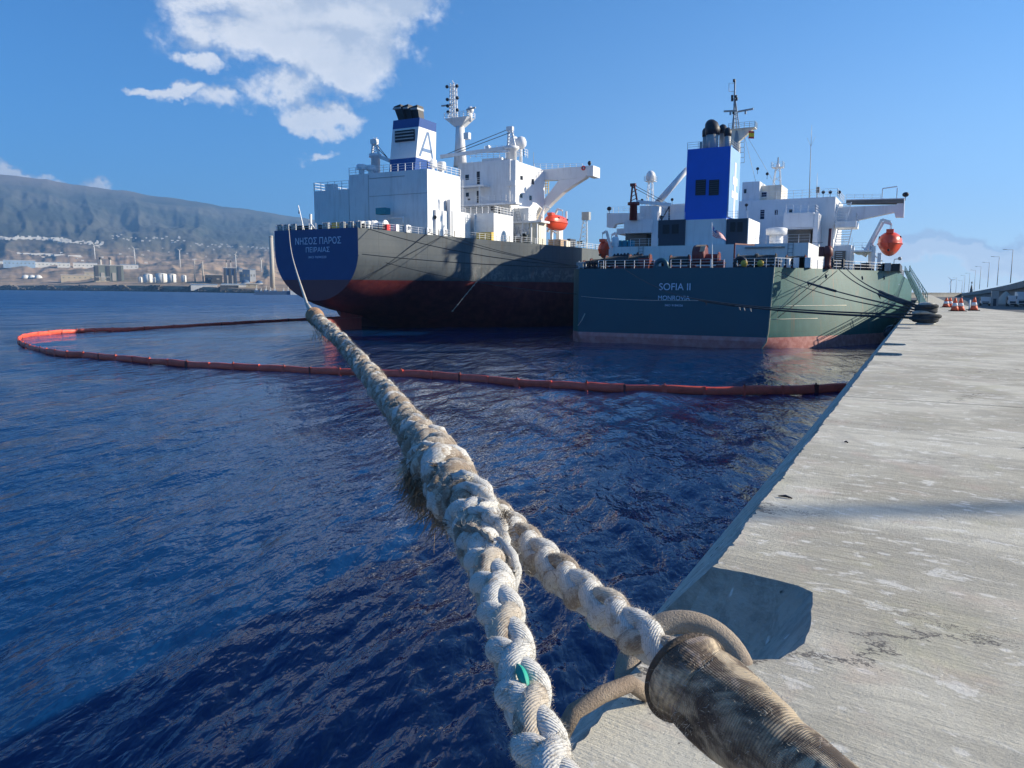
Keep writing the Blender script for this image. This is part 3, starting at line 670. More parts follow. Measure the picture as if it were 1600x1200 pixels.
for px, l in ((41, 'left'), (51, 'middle'), (61, 'right')): dome(px, 5.5, 435, 'f_white', 'white storage dome, %s one of the three in a row' % l, 'three white domes on the far shore')
dome(384, 7, 443, 'f_blue', 'blue coal dome below the narrow blue hall', 'blue domes'); dome(405, 6.5, 444, 'f_blue', 'blue coal dome left of the tall chimney', 'blue domes')
# village and glasshouses far up the slope: countless white specks
def village():
    mb = MB(); rng = random.Random(4)
    def spot(px, yb, w, h):
        c = onland2(px, yb); f, r = frame(px); dp = w
        b = [c-r*w, c+r*w, c+r*w+f*dp, c-r*w+f*dp]; mb.hexa([p-Vector((0, 0, 4)) for p in b], [p+Vector((0, 0, h)) for p in b])
    def onland2(px, yb):
        a = azpx(px); r0 = float(np.interp(a, saz, sr)); v = vec(px, yb); k = math.hypot(v.x, v.y)
        rr = np.linspace(r0+100, RD*.97, 260); H = height(np.full_like(rr, a), rr); Zl = CZ+v.z/k*rr
        i = int(np.argmax(H >= Zl)); r = rr[i]; return Vector((r*math.sin(a), r*math.cos(a), H[i]))
    for i in range(150): px = rng.uniform(-5, 110); spot(px, 373.5+rng.gauss(0, 1.0)+max(0, px-60)*.06, rng.uniform(4, 12), rng.uniform(5, 10))
    for i in range(60): px = rng.uniform(90, 165); spot(px, 377+rng.gauss(0, 1.6)+(px-90)*.07, rng.uniform(4, 10), rng.uniform(5, 8))
    for i in range(26): px = rng.uniform(180, 300); spot(px, 372+rng.gauss(0, 2.2)+(px-180)*.03, rng.uniform(4, 9), rng.uniform(5, 8))
    for i in range(34): px = rng.uniform(310, 450); spot(px, 383+rng.gauss(0, 1.2)+(px-310)*.05, rng.uniform(4, 10), rng.uniform(5, 8))
    for i in range(22): px = rng.uniform(30, 130); spot(px, 396.5+(px-30)*.05+rng.gauss(0, .3), rng.uniform(14, 26), rng.uniform(3, 5))
    for i in range(30): px = rng.uniform(0, 460); spot(px, rng.uniform(384, 412), rng.uniform(3, 9), rng.uniform(3, 6))
    tag(mb.build('village_houses', 'f_white'), 'scattered white village houses and glasshouses on the far hillside', 'village', kind='stuff')
village()
def riprap():
    rng = random.Random(9); mb = MB()
    for i in range(4200):
        px = rng.uniform(-60, 420); a = azpx(px); r0 = float(np.interp(a, saz, sr)); u = rng.random()
        r = r0+u*42-3; c = Vector((r*math.sin(a), r*math.cos(a), max(-.5, u*11)*(.75+.35*math.sin(px*.11)) if px < 345 else u*4))
        s = rng.uniform(1.2, 3.6)*(1.6 if px < 250 else 1); q = []
        for k in range(8):
            q.append(c+Vector(((1 if k & 1 else -1)*s*rng.uniform(.5, 1), (1 if k & 2 else -1)*s*rng.uniform(.5, 1), (1 if k & 4 else -1)*s*rng.uniform(.4, .9))))
        mb.add(q, [(0, 1, 3, 2), (4, 6, 7, 5), (0, 4, 5, 1), (1, 5, 7, 3), (3, 7, 6, 2), (2, 6, 4, 0)])
    tag(mb.build('riprap_rocks', 'f_rock'), 'band of rock armour along the far waterline', 'rocks', kind='stuff')
riprap()
def far_pier():
    c = atZ(432, 460.5, 0); f, r = frame(432); sc = math.hypot(c.x, c.y)*.9/F
    def P(u, v, z): return c+r*u*sc+f*v+Vector((0, 0, z))
    o = thing('pier', c, 'low grey-blue pier on the water left of the navy tanker', 'pier')
    mb = MB(); mb.hexa([P(-37, 0, -2), P(22, 0, -2), P(22, 14, -2), P(-37, 14, -2)], [P(-33, 0, 3.0), P(22, 0, 4.2), P(22, 14, 4.2), P(-33, 14, 3.0)]); mb.build('wall', 'f_blue', o)
    mb = MB(); mb.hexa([P(22.05, -1, -2), P(37, -1, -2), P(37, 14, -2), P(22.05, 14, -2)], [P(22.05, -1, 5.4), P(34, -1, 2.5), P(34, 14, 2.5), P(22.05, 14, 5.4)]); mb.build('pier_head', 'f_white', o)
    rng = random.Random(2)
    for i, px in enumerate((-31, -24, -16, -9, -2, 12, 19)):
        b = P(px, 8, 3.6); w = rng.uniform(2.2, 4)*sc; h = rng.uniform(3, 6)*sc
        v = thing('moored_boat', b, 'white workboat at the pier, number %s from the left' % ['first', 'second', 'third', 'fourth', 'fifth', 'sixth', 'seventh'][i], 'boat', 'workboats behind the far pier')
        v['label'] = ['white workboat at the pier, closest to the dark low shed', 'white workboat second from the shed end of the pier', 'white workboat just left of the tall chimney foot', 'white workboat at the foot of the tall chimney', 'white workboat just right of the tall chimney foot', 'white workboat on the pier near its white head', 'white workboat last before the white pier head'][i]
        mb = MB(); mb.hexa([b-r*w*.8-f*2, b+r*w*.8-f*2, b+r*w*.8+f*2, b-r*w*.8+f*2], [q+Vector((0, 0, h*.45)) for q in (b-r*w*1.1-f*3, b+r*w*1.1-f*3, b+r*w*1.1+f*3, b-r*w*1.1+f*3)]); mb.build('hull', 'f_glassroof', v)
        mb = MB(); mb.hexa([q+Vector((0, 0, h*.45)) for q in (b-r*w*.5-f*2, b+r*w*.3-f*2, b+r*w*.3+f*2, b-r*w*.5+f*2)], [q+Vector((0, 0, h)) for q in (b-r*w*.4-f*2, b+r*w*.2-f*2, b+r*w*.2+f*2, b-r*w*.4+f*2)]); mb.build('cabin', 'f_white', v)
        mb = MB(); mb.bar(b+Vector((0, 0, h)), b+Vector((0, 0, h*2.0)), .35); mb.build('mast', 'f_white', v)
far_pier()
exec_later = []
# ------------------------------------------------------------------ ship fittings
def rect(Y, xl, xr_, yt, yb):
    ym = (yt+yb)/2; xm = (xl+xr_)/2
    return at(xl, ym, Y).x, at(xr_, ym, Y).x, at(xm, yb, Y).z, at(xm, yt, Y).z
class Ship:
    def __init__(s, name, loc, label, cat): s.o = thing(name, loc, label, cat)
    def blk(s, name, m, Y0, Y1, xl, xr_, yt, yb=None, z0=None, parent=None):
        a, b, z, z1 = rect(Y0, xl, xr_, yt, yb if yb else yt+10)
        if z0 is not None: z = z0
        mb = MB(); mb.box(a, b, Y0, Y1, z, z1); o = mb.build(name, m, parent or s.o); o['_b'] = (a, b, Y0, Y1, z, z1); return o
    def win(s, Y, xl, xr_, yt, yb, m='glass', name='window', out=.04, parent=None, fr=True):
        a, b, z, z1 = rect(Y, xl, xr_, yt, yb); mb = MB(); mb.box(a, b, Y-out, Y+.02, z, z1); o = mb.build(name, m, parent or s.o)
        if fr and name == 'window':
            mb = MB(); e = .07
            for q in ((a-e, b+e, z-e, z), (a-e, b+e, z1, z1+e), (a-e, a, z, z1), (b, b+e, z, z1)): mb.box(q[0], q[1], Y-out-.03, Y+.02, q[2], q[3])
            mb.build('window_frame', 'white', o)
        return o
    def winx(s, X, Ya, Yb, z0, z1, m='glass', name='window', parent=None):
        mb = MB(); mb.box(X-.02, X+.05, Ya, Yb, z0, z1); return mb.build(name, m, parent or s.o)
    def rail(s, pts, h=1.1, post=1.6, m='white', n=3, r=.035, name='railing', parent=None):
        mb = MB(); P = [Vector(p) for p in pts]
        for a, b in zip(P[:-1], P[1:]):
            L = (b-a).length; k = max(1, round(L/post))
            for i in range(k+1): q = a.lerp(b, i/k); mb.bar(q, q+Vector((0, 0, h)), r*1.6)
            for j in range(1, n+1): u = Vector((0, 0, h*j/n)); mb.bar(a+u, b+u, r)
        return mb.build(name, m, parent or s.o)
    def ladder(s, p, q, w=.5, m='white', step=.35, dirx=(1, 0, 0), name='ladder', r=.05):
        p, q = Vector(p), Vector(q); d_ = Vector(dirx)*w/2; mb = MB(); mb.bar(p-d_, q-d_, r); mb.bar(p+d_, q+d_, r)
        k = int((q-p).length/step)
        for i in range(k): c = p.lerp(q, (i+.5)/k); mb.bar(c-d_, c+d_, r*.7)
        return mb.build(name, m, s.o)
    def vent(s, c, r, h, m='white'):
        mb = MB(); mb.lathe([(r*.55, 0), (r*.55, h*.6)], c, 12); o = mb.build('vent_trunk', m, s.o)
        mb = MB(); mb.lathe([(r*.95, h*.55), (r, h*.6), (r, h*.92), (r*.8, h)], c, 14); mb.build('vent_head', m, o)
    def lamp(s, p, r=.28, facing=-1):
        mb = MB(); mb.bar(p, Vector(p)+Vector((0, 0, .8)), .07); o = mb.build('floodlight', 'black', s.o)
        c = Vector(p)+Vector((0, 0, .95)); mb = MB(); mb.lathe([(r*.5, .2), (r, 0), (r*1.02, -.05)], c, 10, axis='y'); mb.build('lamp_head', 'black', o)
    def roller(s, x, y, z, r=.33, m='white', name='fairlead', axis='y', inner='black'):
        """closed fairlead: frame with a round eye"""
        mb = MB(); c = Vector((x, y, z+r*1.5)); ax = (0, 1, 0) if axis == 'y' else (1, 0, 0)
        mb.torus(c, r*.95, r*.36, ax, 16, 8)
        if axis == 'y': mb.box(x-r*1.35, x-r*.8, y-.12, y+.12, z, z+r*2.6); mb.box(x+r*.8, x+r*1.35, y-.12, y+.12, z, z+r*2.6); mb.box(x-r*1.3, x+r*1.3, y-.14, y+.14, z, z+r*.5)
        else: mb.box(x-.12, x+.12, y-r*1.35, y-r*.8, z, z+r*2.6); mb.box(x-.12, x+.12, y+r*.8, y+r*1.35, z, z+r*2.6); mb.box(x-.14, x+.14, y-r*1.3, y+r*1.3, z, z+r*.5)
        return mb.build(name, m, s.o)
    def winch(s, x, y, z, w=2.2, r=.62, m='maroon', rope='rope_dark'):
        mb = MB(); mb.box(x-w/2-.25, x+w/2+.25, y-.6, y+.6, z, z+.35)
        for q in (-1, 1): mb.box(x+q*w/2-.08, x+q*w/2+.08, y-.5, y+.5, z+.3, z+r*2+.3)
        mb.box(x+w/2+.1, x+w/2+.7, y-.45, y+.45, z, z+1.1)
        o = mb.build('winch', m, s.o)
        mb = MB(); mb.lathe([(r*1.15, -w/2), (r*1.15, -w/2+.06), (r*.8, -w/2+.08), (r*.86, 0), (r*.8, w/2-.08), (r*1.15, w/2-.06), (r*1.15, w/2)], (x, y, z+r+.35), 16, axis='x'); mb.build('winch_drum', rope, o)
        return o
    def bollard(s, x, y, z, m='white'):
        mb = MB()
        for q in (-.45, .45): mb.lathe([(.2, 0), (.2, .75), (.27, .78), (.27, .85), (.1, .9)], (x+q, y, z), 12)
        mb.box(x-.8, x+.8, y-.3, y+.3, z, z+.1); mb.build('twin_bollard', m, s.o)
    def dome_mast(s, base, h, r):
        mb = MB(); b = Vector(base)
        for q in ((-.5, -.5), (.5, -.5), (.5, .5), (-.5, .5)): mb.bar(b+Vector((q[0]*1.3, q[1]*1.3, 0)), b+Vector((q[0]*.7, q[1]*.7, h)), .12)
        k = int(h/1.2)
        for i in range(k):
            z = h*(i+.5)/k; e = .65*(1-z/h*.45)
            for a, c in (((-e, -e), (e, -e)), ((e, -e), (e, e)), ((e, e), (-e, e)), ((-e, e), (-e, -e))): mb.bar(b+Vector((*a, z)), b+Vector((*c, z+h/k*.5)), .07)
        o = mb.build('antenna_mast', 'white', s.o)
        mb = MB(); mb.box(b.x-1, b.x+1, b.y-1, b.y+1, b.z+h*.985, b.z+h); mb.build('mast_platform', 'white', o)
        mb = MB(); mb.lathe([(r*.5, 0), (r*.95, r*.3), (r, r*1.0), (r*.85, r*1.6), (r*.45, r*2.05), (r*.05, r*2.15)], b+Vector((0, 0, h)), 16); mb.build('radome', 'white', o)
        s.rail([b+Vector((-1, -1, h)), b+Vector((1, -1, h)), b+Vector((1, 1, h)), b+Vector((-1, 1, h)), b+Vector((-1, -1, h))], .9, 1, r=.03)
def loft(mb, st, mi=0, smooth=True):
    n = len(st[0]); vs = [p for q in st for p in q]
    return mb.add(vs, [(i*n+j, (i+1)*n+j, (i+1)*n+j+1, i*n+j+1) for i in range(len(st)-1) for j in range(n-1)], mi, smooth)
def lifeboat(name, c, L, w, h, label, davit_side, parent_ship, heading=1):
    """fully enclosed lifeboat lying along Y"""
    c = Vector(c); o = thing(name, c, label, 'lifeboat')
    N = 15; K = 20; st_h = []; st_c = []
    def section(u, top):
        k = (1-abs(u)**2.6)**.55 if abs(u) < 1 else 0.02; k = max(k, .03)
        ks = (1-abs(u)**3.2)**.5 if abs(u) < 1 else .02
        pts = []
        for j in range(K+1):
            a = math.pi*j/K
            if top: x = math.cos(a)*w/2*k*(1-.22*math.sin(a)**2); z = (math.sin(a)**.62)*h*.50*max(ks, .05)
            else: x = math.cos(a)*w/2*k; z = -(math.sin(a)**1.7)*h*.50*(.35+.65*k)
            pts.append(c+Vector((x, u*L/2, z)))
        return pts
    us = [-1+2*i/N for i in range(N+1)]
    mb = MB(); loft(mb, [section(u, False) for u in us]); mb.build('hull', 'orange', o)
    mb = MB(); loft(mb, [section(u, True) for u in us]); mb.build('canopy', 'orange', o)
    mb = MB(); pr = [c+Vector((w/2*1.02*((1-abs(u)**2.6)**.55 if abs(u) < 1 else .03), u*L/2, 0)) for u in us]; pl = [Vector((2*c.x-p.x, p.y, p.z)) for p in pr]
    mb.tube(pr, .09, 6); mb.tube(pl, .09, 6); mb.build('fender_strake', 'orange', o)
    mb = MB(); mb.box(c.x-.55, c.x+.55, c.y-heading*L*.30-.7, c.y-heading*L*.30+.7, c.z+h*.40, c.z+h*.57); mb.build('steering_hood', 'orange', o)
    for k in (-.2, .05, .3):
        for q in (-1, 1):
            mb = MB(); mb.box(c.x+q*w*.40, c.x+q*w*.455, c.y+k*L-.25, c.y+k*L+.25, c.z+h*.18, c.z+h*.30); mb.build('porthole', 'glass', o)
    mb = MB(); mb.tube([c+Vector((0, -L*.5, -h*.30)), c+Vector((0, -L*.5-.35, -h*.30))], .22, 8); mb.tube([c+Vector((0, 0, -h*.5)), c+Vector((0, -L*.42, -h*.5))], .06); mb.build('propeller_guard', 'black', o)
    for q in (-.36, .36):
        mb = MB(); mb.bar(c+Vector((0, q*L, h*.42)), c+Vector((0, q*L, h*.86)), .09); mb.build('lifting_hook', 'grey_paint', o)
    # davits belong to the ship
    for q in (-.36, .36):
        y = c.y+q*L; t_ = Vector((c.x, y, c.z+h*.86)); sx = davit_side
        mb = MB(); mb.bar(t_, t_+Vector((-sx*w*.35, 0, .45)), .35); mb.bar(t_+Vector((-sx*w*.35, 0, .45)), t_+Vector((-sx*w*1.05, 0, -h*1.35)), .42)
        mb.bar(t_+Vector((-sx*w*.75, 0, -h*.85)), t_+Vector((-sx*w*.75, 0, -h*1.9)), .5); mb.bar(t_+Vector((-sx*w*1.1, 0, -h*1.0)), t_+Vector((-sx*w*.3, 0, -h*1.55)), .22)
        mb.build('davit', 'white', parent_ship.o)
    return o

# ------------------------------------------------------------------ the green tanker
sof = Ship('green_tanker', (-30.8, 103, 0), 'green-hulled tanker with blue funnel beside the quay, SOFIA II on its dark transom', 'tanker ship')
ZD = 10.55; SC = -30.8
def sofia_hull():
    lv = [10.55, 8, 6, 4, 2.2, 1.0, 0.0, -1.2, -3]
    def hw(Y, z):
        f = (10.55-z)/10.55
        d_ = np.interp(Y, [103, 111, 119, 126, 131.5, 140, 315, 340, 360, 372], [13.8, 17.4, 21.4, 25.0, 27, 27.1, 27.1, 22, 12, .4])
        w_ = np.interp(Y, [103, 107, 112, 118, 124, 131.5, 140, 300, 330, 355, 372], [13.3, 16.2, 19.6, 23.0, 25.6, 27, 27.1, 27.1, 20, 8, .2])
        return d_*(1-f)+w_*f
    def yo(z): return .25*max(0, 1.0-z)**1.5    # transom tucks in near the water
    Ys = [103, 105, 107, 109, 111, 114, 117, 120, 123, 126, 129, 131.5, 136, 142, 180, 240, 300, 315, 330, 345, 358, 372]
    for sgn in (1, -1):
        st = []
        for i, Y in enumerate(Ys):
            HW = hw if sgn > 0 else (lambda Y_, z_: min(hw(Y_, z_), (13.15 if Y_ < 103.5 else .4335*Y_-30.83+.12*min(1, (Y_-103)/6))))
            st.append([(SC+sgn*(HW(Y, z)-(.5*max(0, 1.3-z)**1.3 if i == 0 else 0)), Y+(yo(z) if i == 0 else 0), z) for z in lv])
        if sgn > 0: st = [list(reversed(q)) for q in st]
        mb = MB(); loft(mb, st, 0, True); h = mb.build('hull_side', 'sofia_hull', sof.o)
    nz = len(lv); vs = []
    for z in lv:
        e = .5*max(0, 1.3-z)**1.3; a = hw(103, z)-e
        vs += [(SC-13.15+e, 103+yo(z), z), (SC-12.6+e, 102.98+yo(z), z), (SC+a, 103+yo(z), z)]
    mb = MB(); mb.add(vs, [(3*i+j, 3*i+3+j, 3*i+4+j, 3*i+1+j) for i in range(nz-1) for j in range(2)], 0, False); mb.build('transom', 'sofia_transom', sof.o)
    pr = [(SC+hw(Y, ZD)-.05, Y) for Y in Ys]; pl = [(SC-min(hw(Y, ZD), 13.1 if Y < 103.5 else .4335*Y-30.83)+.05, Y) for Y in reversed(Ys)]
    mb = MB(); mb.prism(pr+pl, ZD-.4, ZD-.02, 'xy'); mb.build('main_deck', 'deck', sof.o)
    mb = MB(); mb.tube([(SC+hw(103, z)-(.5*max(0, 1.3-z)**1.3)+.0, 103+yo(z)-.02, z) for z in lv], .09, 6); mb.build('corner_bead', mat('pale_corner_bead', (.34, .33, .24), .6, .2, 2), sof.o)
    mb = MB(); mb.tube([(SC+hw(Y, 5.6)+.03, Y, 5.6) for Y in (103.3, 107, 111, 114, 117)], .035, 4); mb.tube([(SC+hw(Y, 3.9)+.03, Y, 3.9) for Y in (103.3, 105, 107, 109, 111)], .03, 4); mb.build('rubbing_weld', 'cream', sof.o)
    return hw
hwS = sofia_hull()
def tx(s, nm, m, ship, Y, xl, xr_, yt, yb, out=.05):
    a, b, z, z1 = rect(Y, xl, xr_, yt, yb); return text(s, nm, m, ship.o, (a, Y, z), (b, Y, z), (a, Y, z1), out)
tx('SOFIA II', 'name_lettering', 'text_white', sof, 102.88, 1030, 1079, 442.5, 453.5, .03)
tx('MONROVIA', 'port_lettering', 'text_white', sof, 102.88, 1028.5, 1078, 462, 469, .03)
tx('IMO 9184326', 'number_lettering', 'text_white', sof, 102.88, 1039, 1067, 475.5, 478.8, .03)
def hull_marks():
    def mark(px, py, w, h, Y, ship=sof, X0=None):
        x = SC+hwS(Y, 8)+.07; p = atX(px, py, x)
        for i in range(w):
            mb = MB(); yy = p.y+i*.28; xx = SC+hwS(yy, p.z)+.05; mb.box(xx-.02, xx+.02, yy, yy+.17, p.z, p.z+h*(.8+.2*(i % 2))); mb.build('draught_mark', 'text_white', ship.o)
    mark(1312, 445, 9, .16, 112); mark(1278, 478, 6, .22, 109); mark(1326, 478, 5, .24, 113)
    for Y, z0 in ((113.6, 9.7), (121.5, 9.6), (127, 9.7)):
        x = SC+hwS(Y, z0)+.05; mb = MB(); mb.tube([(x-.3, Y, z0+.2), (x+.05, Y, z0), (x+.05, Y, z0-.4)], .09, 6); mb.build('scupper_pipe', 'dark_grey', sof.o)
hull_marks()
def sofia_house():
    s = sof; A = 'white'
    b = s.blk('poop_house', A, 117, 144, 957, 1263, 382.5, z0=ZD)['_b']; zt = b[5]
    zc = at(1100, 343, 119).z
    # casing row
    s.blk('casing', A, 118.5, 140, 1071, 1135, 342.5, z0=zt)
    for xl, xr_ in ((1028.5, 1070.5), (1135.5, 1168.5)):
        o = s.blk('casing_wing', 'dark_grey', 118.2, 127, xl, xr_, 343.5 if xl < 1100 else 341.5, z0=zt); q = o['_b']
        mb = MB(); mb.box(q[1]+.003, q[1]+.12, 118.2, 127, zt, q[5]) if xl > 1100 else mb.box(q[0]-.1, q[0]-.003, 118.2, 127, zt, q[5]); mb.build('casing_side', A, s.o)
        w = q[1]-q[0]
        for k in (.18, .52):
            mb = MB(); mb.box(q[0]+w*k, q[0]+w*(k+.24), 118.12, 118.22, q[4]+1.9, q[4]+3.3); mb.build('louvre', 'black', o)
        s.rail([(q[0]+.1, 118.3, q[5]), (q[1]-.1, 118.3, q[5])])
    # funnel
    a, b_, z, z1 = rect(119, 1072.5, 1139.5, 231, 343); 
    xf0, xf1 = a, b_; y1 = atX(1157, 262, b_).y
    mb = MB(); mb.hexa([(a-.15, 118.9, zc), (b_-.25, 118.9, zc), (b_-.25, y1, zc), (a-.15, y1, zc)], [(a, 119, z1), (b_, 119, z1), (b_, y1-.3, z1), (a, y1-.3, z1)]); fu = mb.build('funnel', 'royal', s.o)
    for xl, xr_ in ((1087, 1103), (1108, 1123.5)):
        q = rect(119, xl, xr_, 281, 305); mb = MB(); mb.box(q[0], q[1], 118.86, 118.93, q[2], q[3]); g = mb.build('funnel_louvre', 'black', fu)
        mb = MB()
        for i in range(7): zz = q[2]+(q[3]-q[2])*(i+.5)/7; mb.box(q[0]+.1, q[1]-.1, 118.80, 118.86, zz-.06, zz+.06)
        mb.build('louvre_slat', 'dark_grey', g)
    # pale blue flank with white cross emblem on the quay side of the funnel
    X = b_+.0
    def sidebox(Ya, Yb, za, zb, m, nm, o_=.03): mb = MB(); mb.hexa([(X-.3, Ya, za), (X+o_, Ya, za), (X+o_, Yb, za), (X-.3, Yb, za)], [(X-.3, Ya, zb), (X+o_, Ya, zb), (X+o_, Yb, zb), (X-.3, Yb, zb)]); return mb.build(nm, m, fu)
    H = z1-zc
    M['paleblue'] = mat('pale_blue_funnel_flank', (.24, .40, .64), .45, .06, .5)
    sidebox(119.03, y1-.35, zc+.3, z1-.02, 'paleblue', 'funnel_flank', .02)
    ym = (119+y1)/2
    sidebox(ym-.55, ym+.55, zc+.4, z1-1.9, 'white', 'emblem_bar', .06)
    sidebox(ym-1.55, ym+1.55, zc+H*.50, zc+H*.61, 'white', 'emblem_crossbar', .065)
    sidebox(ym-2.1, ym+2.1, zc+H*.31, zc+H*.41, 'white', 'emblem_crossbar', .065)
    s.rail([(a, 119, z1), (b_, 119, z1), (b_, y1-.4, z1)], 1.0, 1.5, 'grey_paint')
    def pipe(px, py0, r, pt, cowl, yy):
        c = at(px, py0, yy); zt_ = at(px, pt, yy).z; c.z = z1-.2
        mb = MB(); mb.lathe([(r, 0), (r, zt_-c.z)], c, 16); p = mb.build('exhaust_pipe', 'grey_paint', fu)
        if cowl:
            t_ = Vector((c.x, c.y, zt_)); mb = MB(); mb.tube([t_+Vector((0, 0, -.3)), t_+Vector((0, 0, r*.5)), t_+Vector((-r*.25, .35, r*1.1)), t_+Vector((-r*.55, .9, r*1.5))], [r*1.12, r*1.2, r*1.12, r*.95], 14); mb.build('exhaust_cowl', 'black', p)
    pipe(1112.5, 230, .95, 208, True, 121.5); pipe(1103, 230, .55, 211, True, 123.5); pipe(1129, 228, .55, 206, True, 123.8); pipe(1136.5, 228, .5, 210, True, 122); pipe(1095, 231, .2, 222, False, 121)
    # accommodation block
    ac = s.blk('accommodation', A, 146, 160, 1000, 1305, 314.5, z0=ZD); q = ac['_b']; za = q[5]
    s.blk('wheelhouse', A, 146.5, 154, 1160, 1187, 284, z0=za); s.blk('wheelhouse', 'cream', 148, 155, 1187.5, 1221, 289.5, z0=za)
    s.win(148, 1190, 1198, 300, 307.5); s.win(146.5, 1162.5, 1166.5, 295.5, 302)
    s.win(146, 1188, 1194.5, 328, 342.5); s.win(146, 1210.5, 1215.5, 328, 335.5); s.win(146, 1233, 1238, 327, 332)
    # projecting balcony block and its dark recess
    Yb = 141
    s.blk('balcony_block', A, Yb, 146, 1224, 1271, 332.5, 356); bl = s.blk('balcony_floor', A, Yb, 146, 1222, 1272, 355.5, 357.5)
    s.blk('shade_wall', 'brown_wall', 143.5, 145.99, 1228, 1266, 357.5, 380)
    s.blk('balcony_post', A, Yb+.1, 145.9, 1270.5, 1278, 333, 384); s.blk('balcony_post', A, Yb+.1, 142, 1224, 1229.5, 357.5, 381)
    a0 = at(1228, 332, Yb); a1 = at(1274, 332, Yb); s.rail([(a0.x, Yb, a0.z), (a1.x, Yb, a1.z), (a1.x, 146, a1.z)], 1.3, 1.1)
    # round deckhouse
    p = at(1213, 370, 130); mb = MB(); zh = at(1213, 367, 130).z-zt; mb.lathe([(1.05, 0), (1.05, zh)], (p.x, 130, zt), 20); mb.build('round_trunk', A, s.o); mb = MB(); mb.lathe([(1.6, zh), (1.65, zh+.95), (1.3, zh+1.1)], (p.x, 130, zt), 20); mb.build('round_hood', A, s.o)
    # left side of accommodation: block with dark recess
    s.blk('balcony_block', A, 141, 146, 975.5, 1018, 343, 364); s.blk('shade_wall', 'brown_wall', 143, 145.9, 977, 1010, 364, 385); s.blk('shade_wall', A, 141.5, 145.9, 1018.2, 1027.5, 322, 385)
    s.blk('bridge_platform', A, 145, 152, 963.5, 975.5, 357, 366)
    for a_ in ((962, 975, 357, 141.3), (978, 1016, 343, 141.1), (985, 1028, 384.5, 117.2)): 
        l = at(a_[0], a_[2], a_[3]); r_ = at(a_[1], a_[2], a_[3]); s.rail([l, (r_.x, l.y, l.z)])
    # locker under the left bridge wing: teal lockers
    for xl in (964, 972.5, 981): s.blk('deck_locker', 'teal', 121, 122.2, xl, xl+7, 375.5, z0=zt)
    # bridge wings
    Yw = 149; zr = at(1360, 314, Yw).z
    def poly(pts, Y0, Y1, nm, m=A):
        P = [(at(x, y, Y0).x, at(x, y, Y0).z) for x, y in pts]; mb = MB(); mb.prism(P, Y0, Y1, 'xz'); return mb.build(nm, m, s.o)
    poly([(1304, 324), (1304, 357), (1340, 344), (1397, 331.5), (1399, 339), (1412, 339), (1413.5, 309), (1408, 311), (1400, 320)], Yw, Yw+1.6, 'bridge_wing')
    poly([(1322, 313), (1322, 318), (1412, 317.5), (1412, 311)], Yw-.06, Yw+2.4, 'wing_bulwark', 'brown_wall'); poly([(1322, 311.6), (1322, 313), (1412, 310.6), (1412, 309.4)], Yw-.1, Yw+2.45, 'wing_caprail')
    poly([(948, 333), (948, 355), (958, 356), (961, 350), (975, 348), (1001, 342), (1001, 333)], Yw, Yw+1.6, 'bridge_wing')
    l = at(950, 333, Yw); r_ = at(1000, 334, Yw); s.rail([l, (r_.x, Yw, l.z)], 1.1, 1.2)
    a1, a2 = at(1378, 311, Yw), at(1401, 310, Yw); mb = MB(); 
    for q_ in (a1, a2): mb.bar(q_, q_+Vector((0, 0, 1.75)), .14)
    mb.bar(a1+Vector((0, 0, 1.75)), a2+Vector((0, 0, 2.0)), .16); mb.build('wing_awning_frame', A, s.o)
    for px, py in ((1415, 304), (952, 326)):
        c = at(px, py, Yw); mb = MB(); mb.bar(c+Vector((0, 0, -1)), c, .1); mb.sphere(c, .52, 8, (1, .7, .8)); mb.build('searchlight', 'black', s.o)
    l = at(1187, 308, 146.2); r_ = at(1308, 311, 146.2); s.rail([(l.x, 146.2, za), (r_.x, 146.2, za), (r_.x, 159, za)], 1.4, 1.5)
    l = at(1322, 311, Yw); r_ = at(1376, 311, Yw); s.rail([(l.x, Yw, l.z), (r_.x, Yw, r_.z)], .8, 1.5)
    # outside stairs on the right
    p0 = at(1313, 384, 145); p1 = at(1313, 357, 145); p2 = at(1312, 343, 145); p3 = at(1321, 316, 145)
    s.ladder((p0.x, 145, zt+.2), (p0.x+.6, 145, p1.z), 2.2, A, .4, r=.14, name='outside_stair'); s.ladder((p2.x-.1, 145, p2.z-1), (p3.x, 145, p3.z), 1.9, A, .42, r=.16, name='outside_stair')
    s.blk('bridge_platform', A, 144, 150, 1305, 1337.5, 345.5, 355); l = at(1306, 345, 144); r_ = at(1338, 345, 144); s.rail([l, (r_.x, 144, l.z), (r_.x, 150, l.z)], 1.2, 1.3)
    s.blk('side_house', A, 143, 150, 1303, 1330, 383, z0=ZD); l = at(1306, 383, 143); r_ = at(1331, 383, 143); s.rail([l, (r_.x, 143, l.z)], 1.2, 1.3)
    s.blk('side_locker', 'brown_wall', 142.8, 143.2, 1304, 1321, 392, z0=ZD)
    for i in range(6): s.blk('locker_slat', A, 142.7, 142.8, 1306, 1316, 394+i*3.2, 394.8+i*3.2)
    # boat deck on the right
    s.blk('boat_platform', A, 140, 152, 1332, 1362, 391, 393.5); l = at(1333, 391, 140); r_ = at(1360, 391, 140); s.rail([l, (r_.x, 140, l.z), (r_.x, 151, l.z)], 1.2, 1.4)
    s.blk('platform_leg', A, 140.3, 141, 1331, 1334, 384, z0=ZD); s.blk('platform_leg', A, 140.3, 141, 1362, 1368, 384, z0=ZD); s.blk('platform_leg', A, 140.3, 141, 1371, 1377, 395, z0=ZD)
    # poop-house details
    for px in (1001, 1234.5): p = at(px, 400, 116.85); s.ladder((p.x, 116.9, ZD), (p.x, 116.9, zt), .7, 'dark_grey', .5)
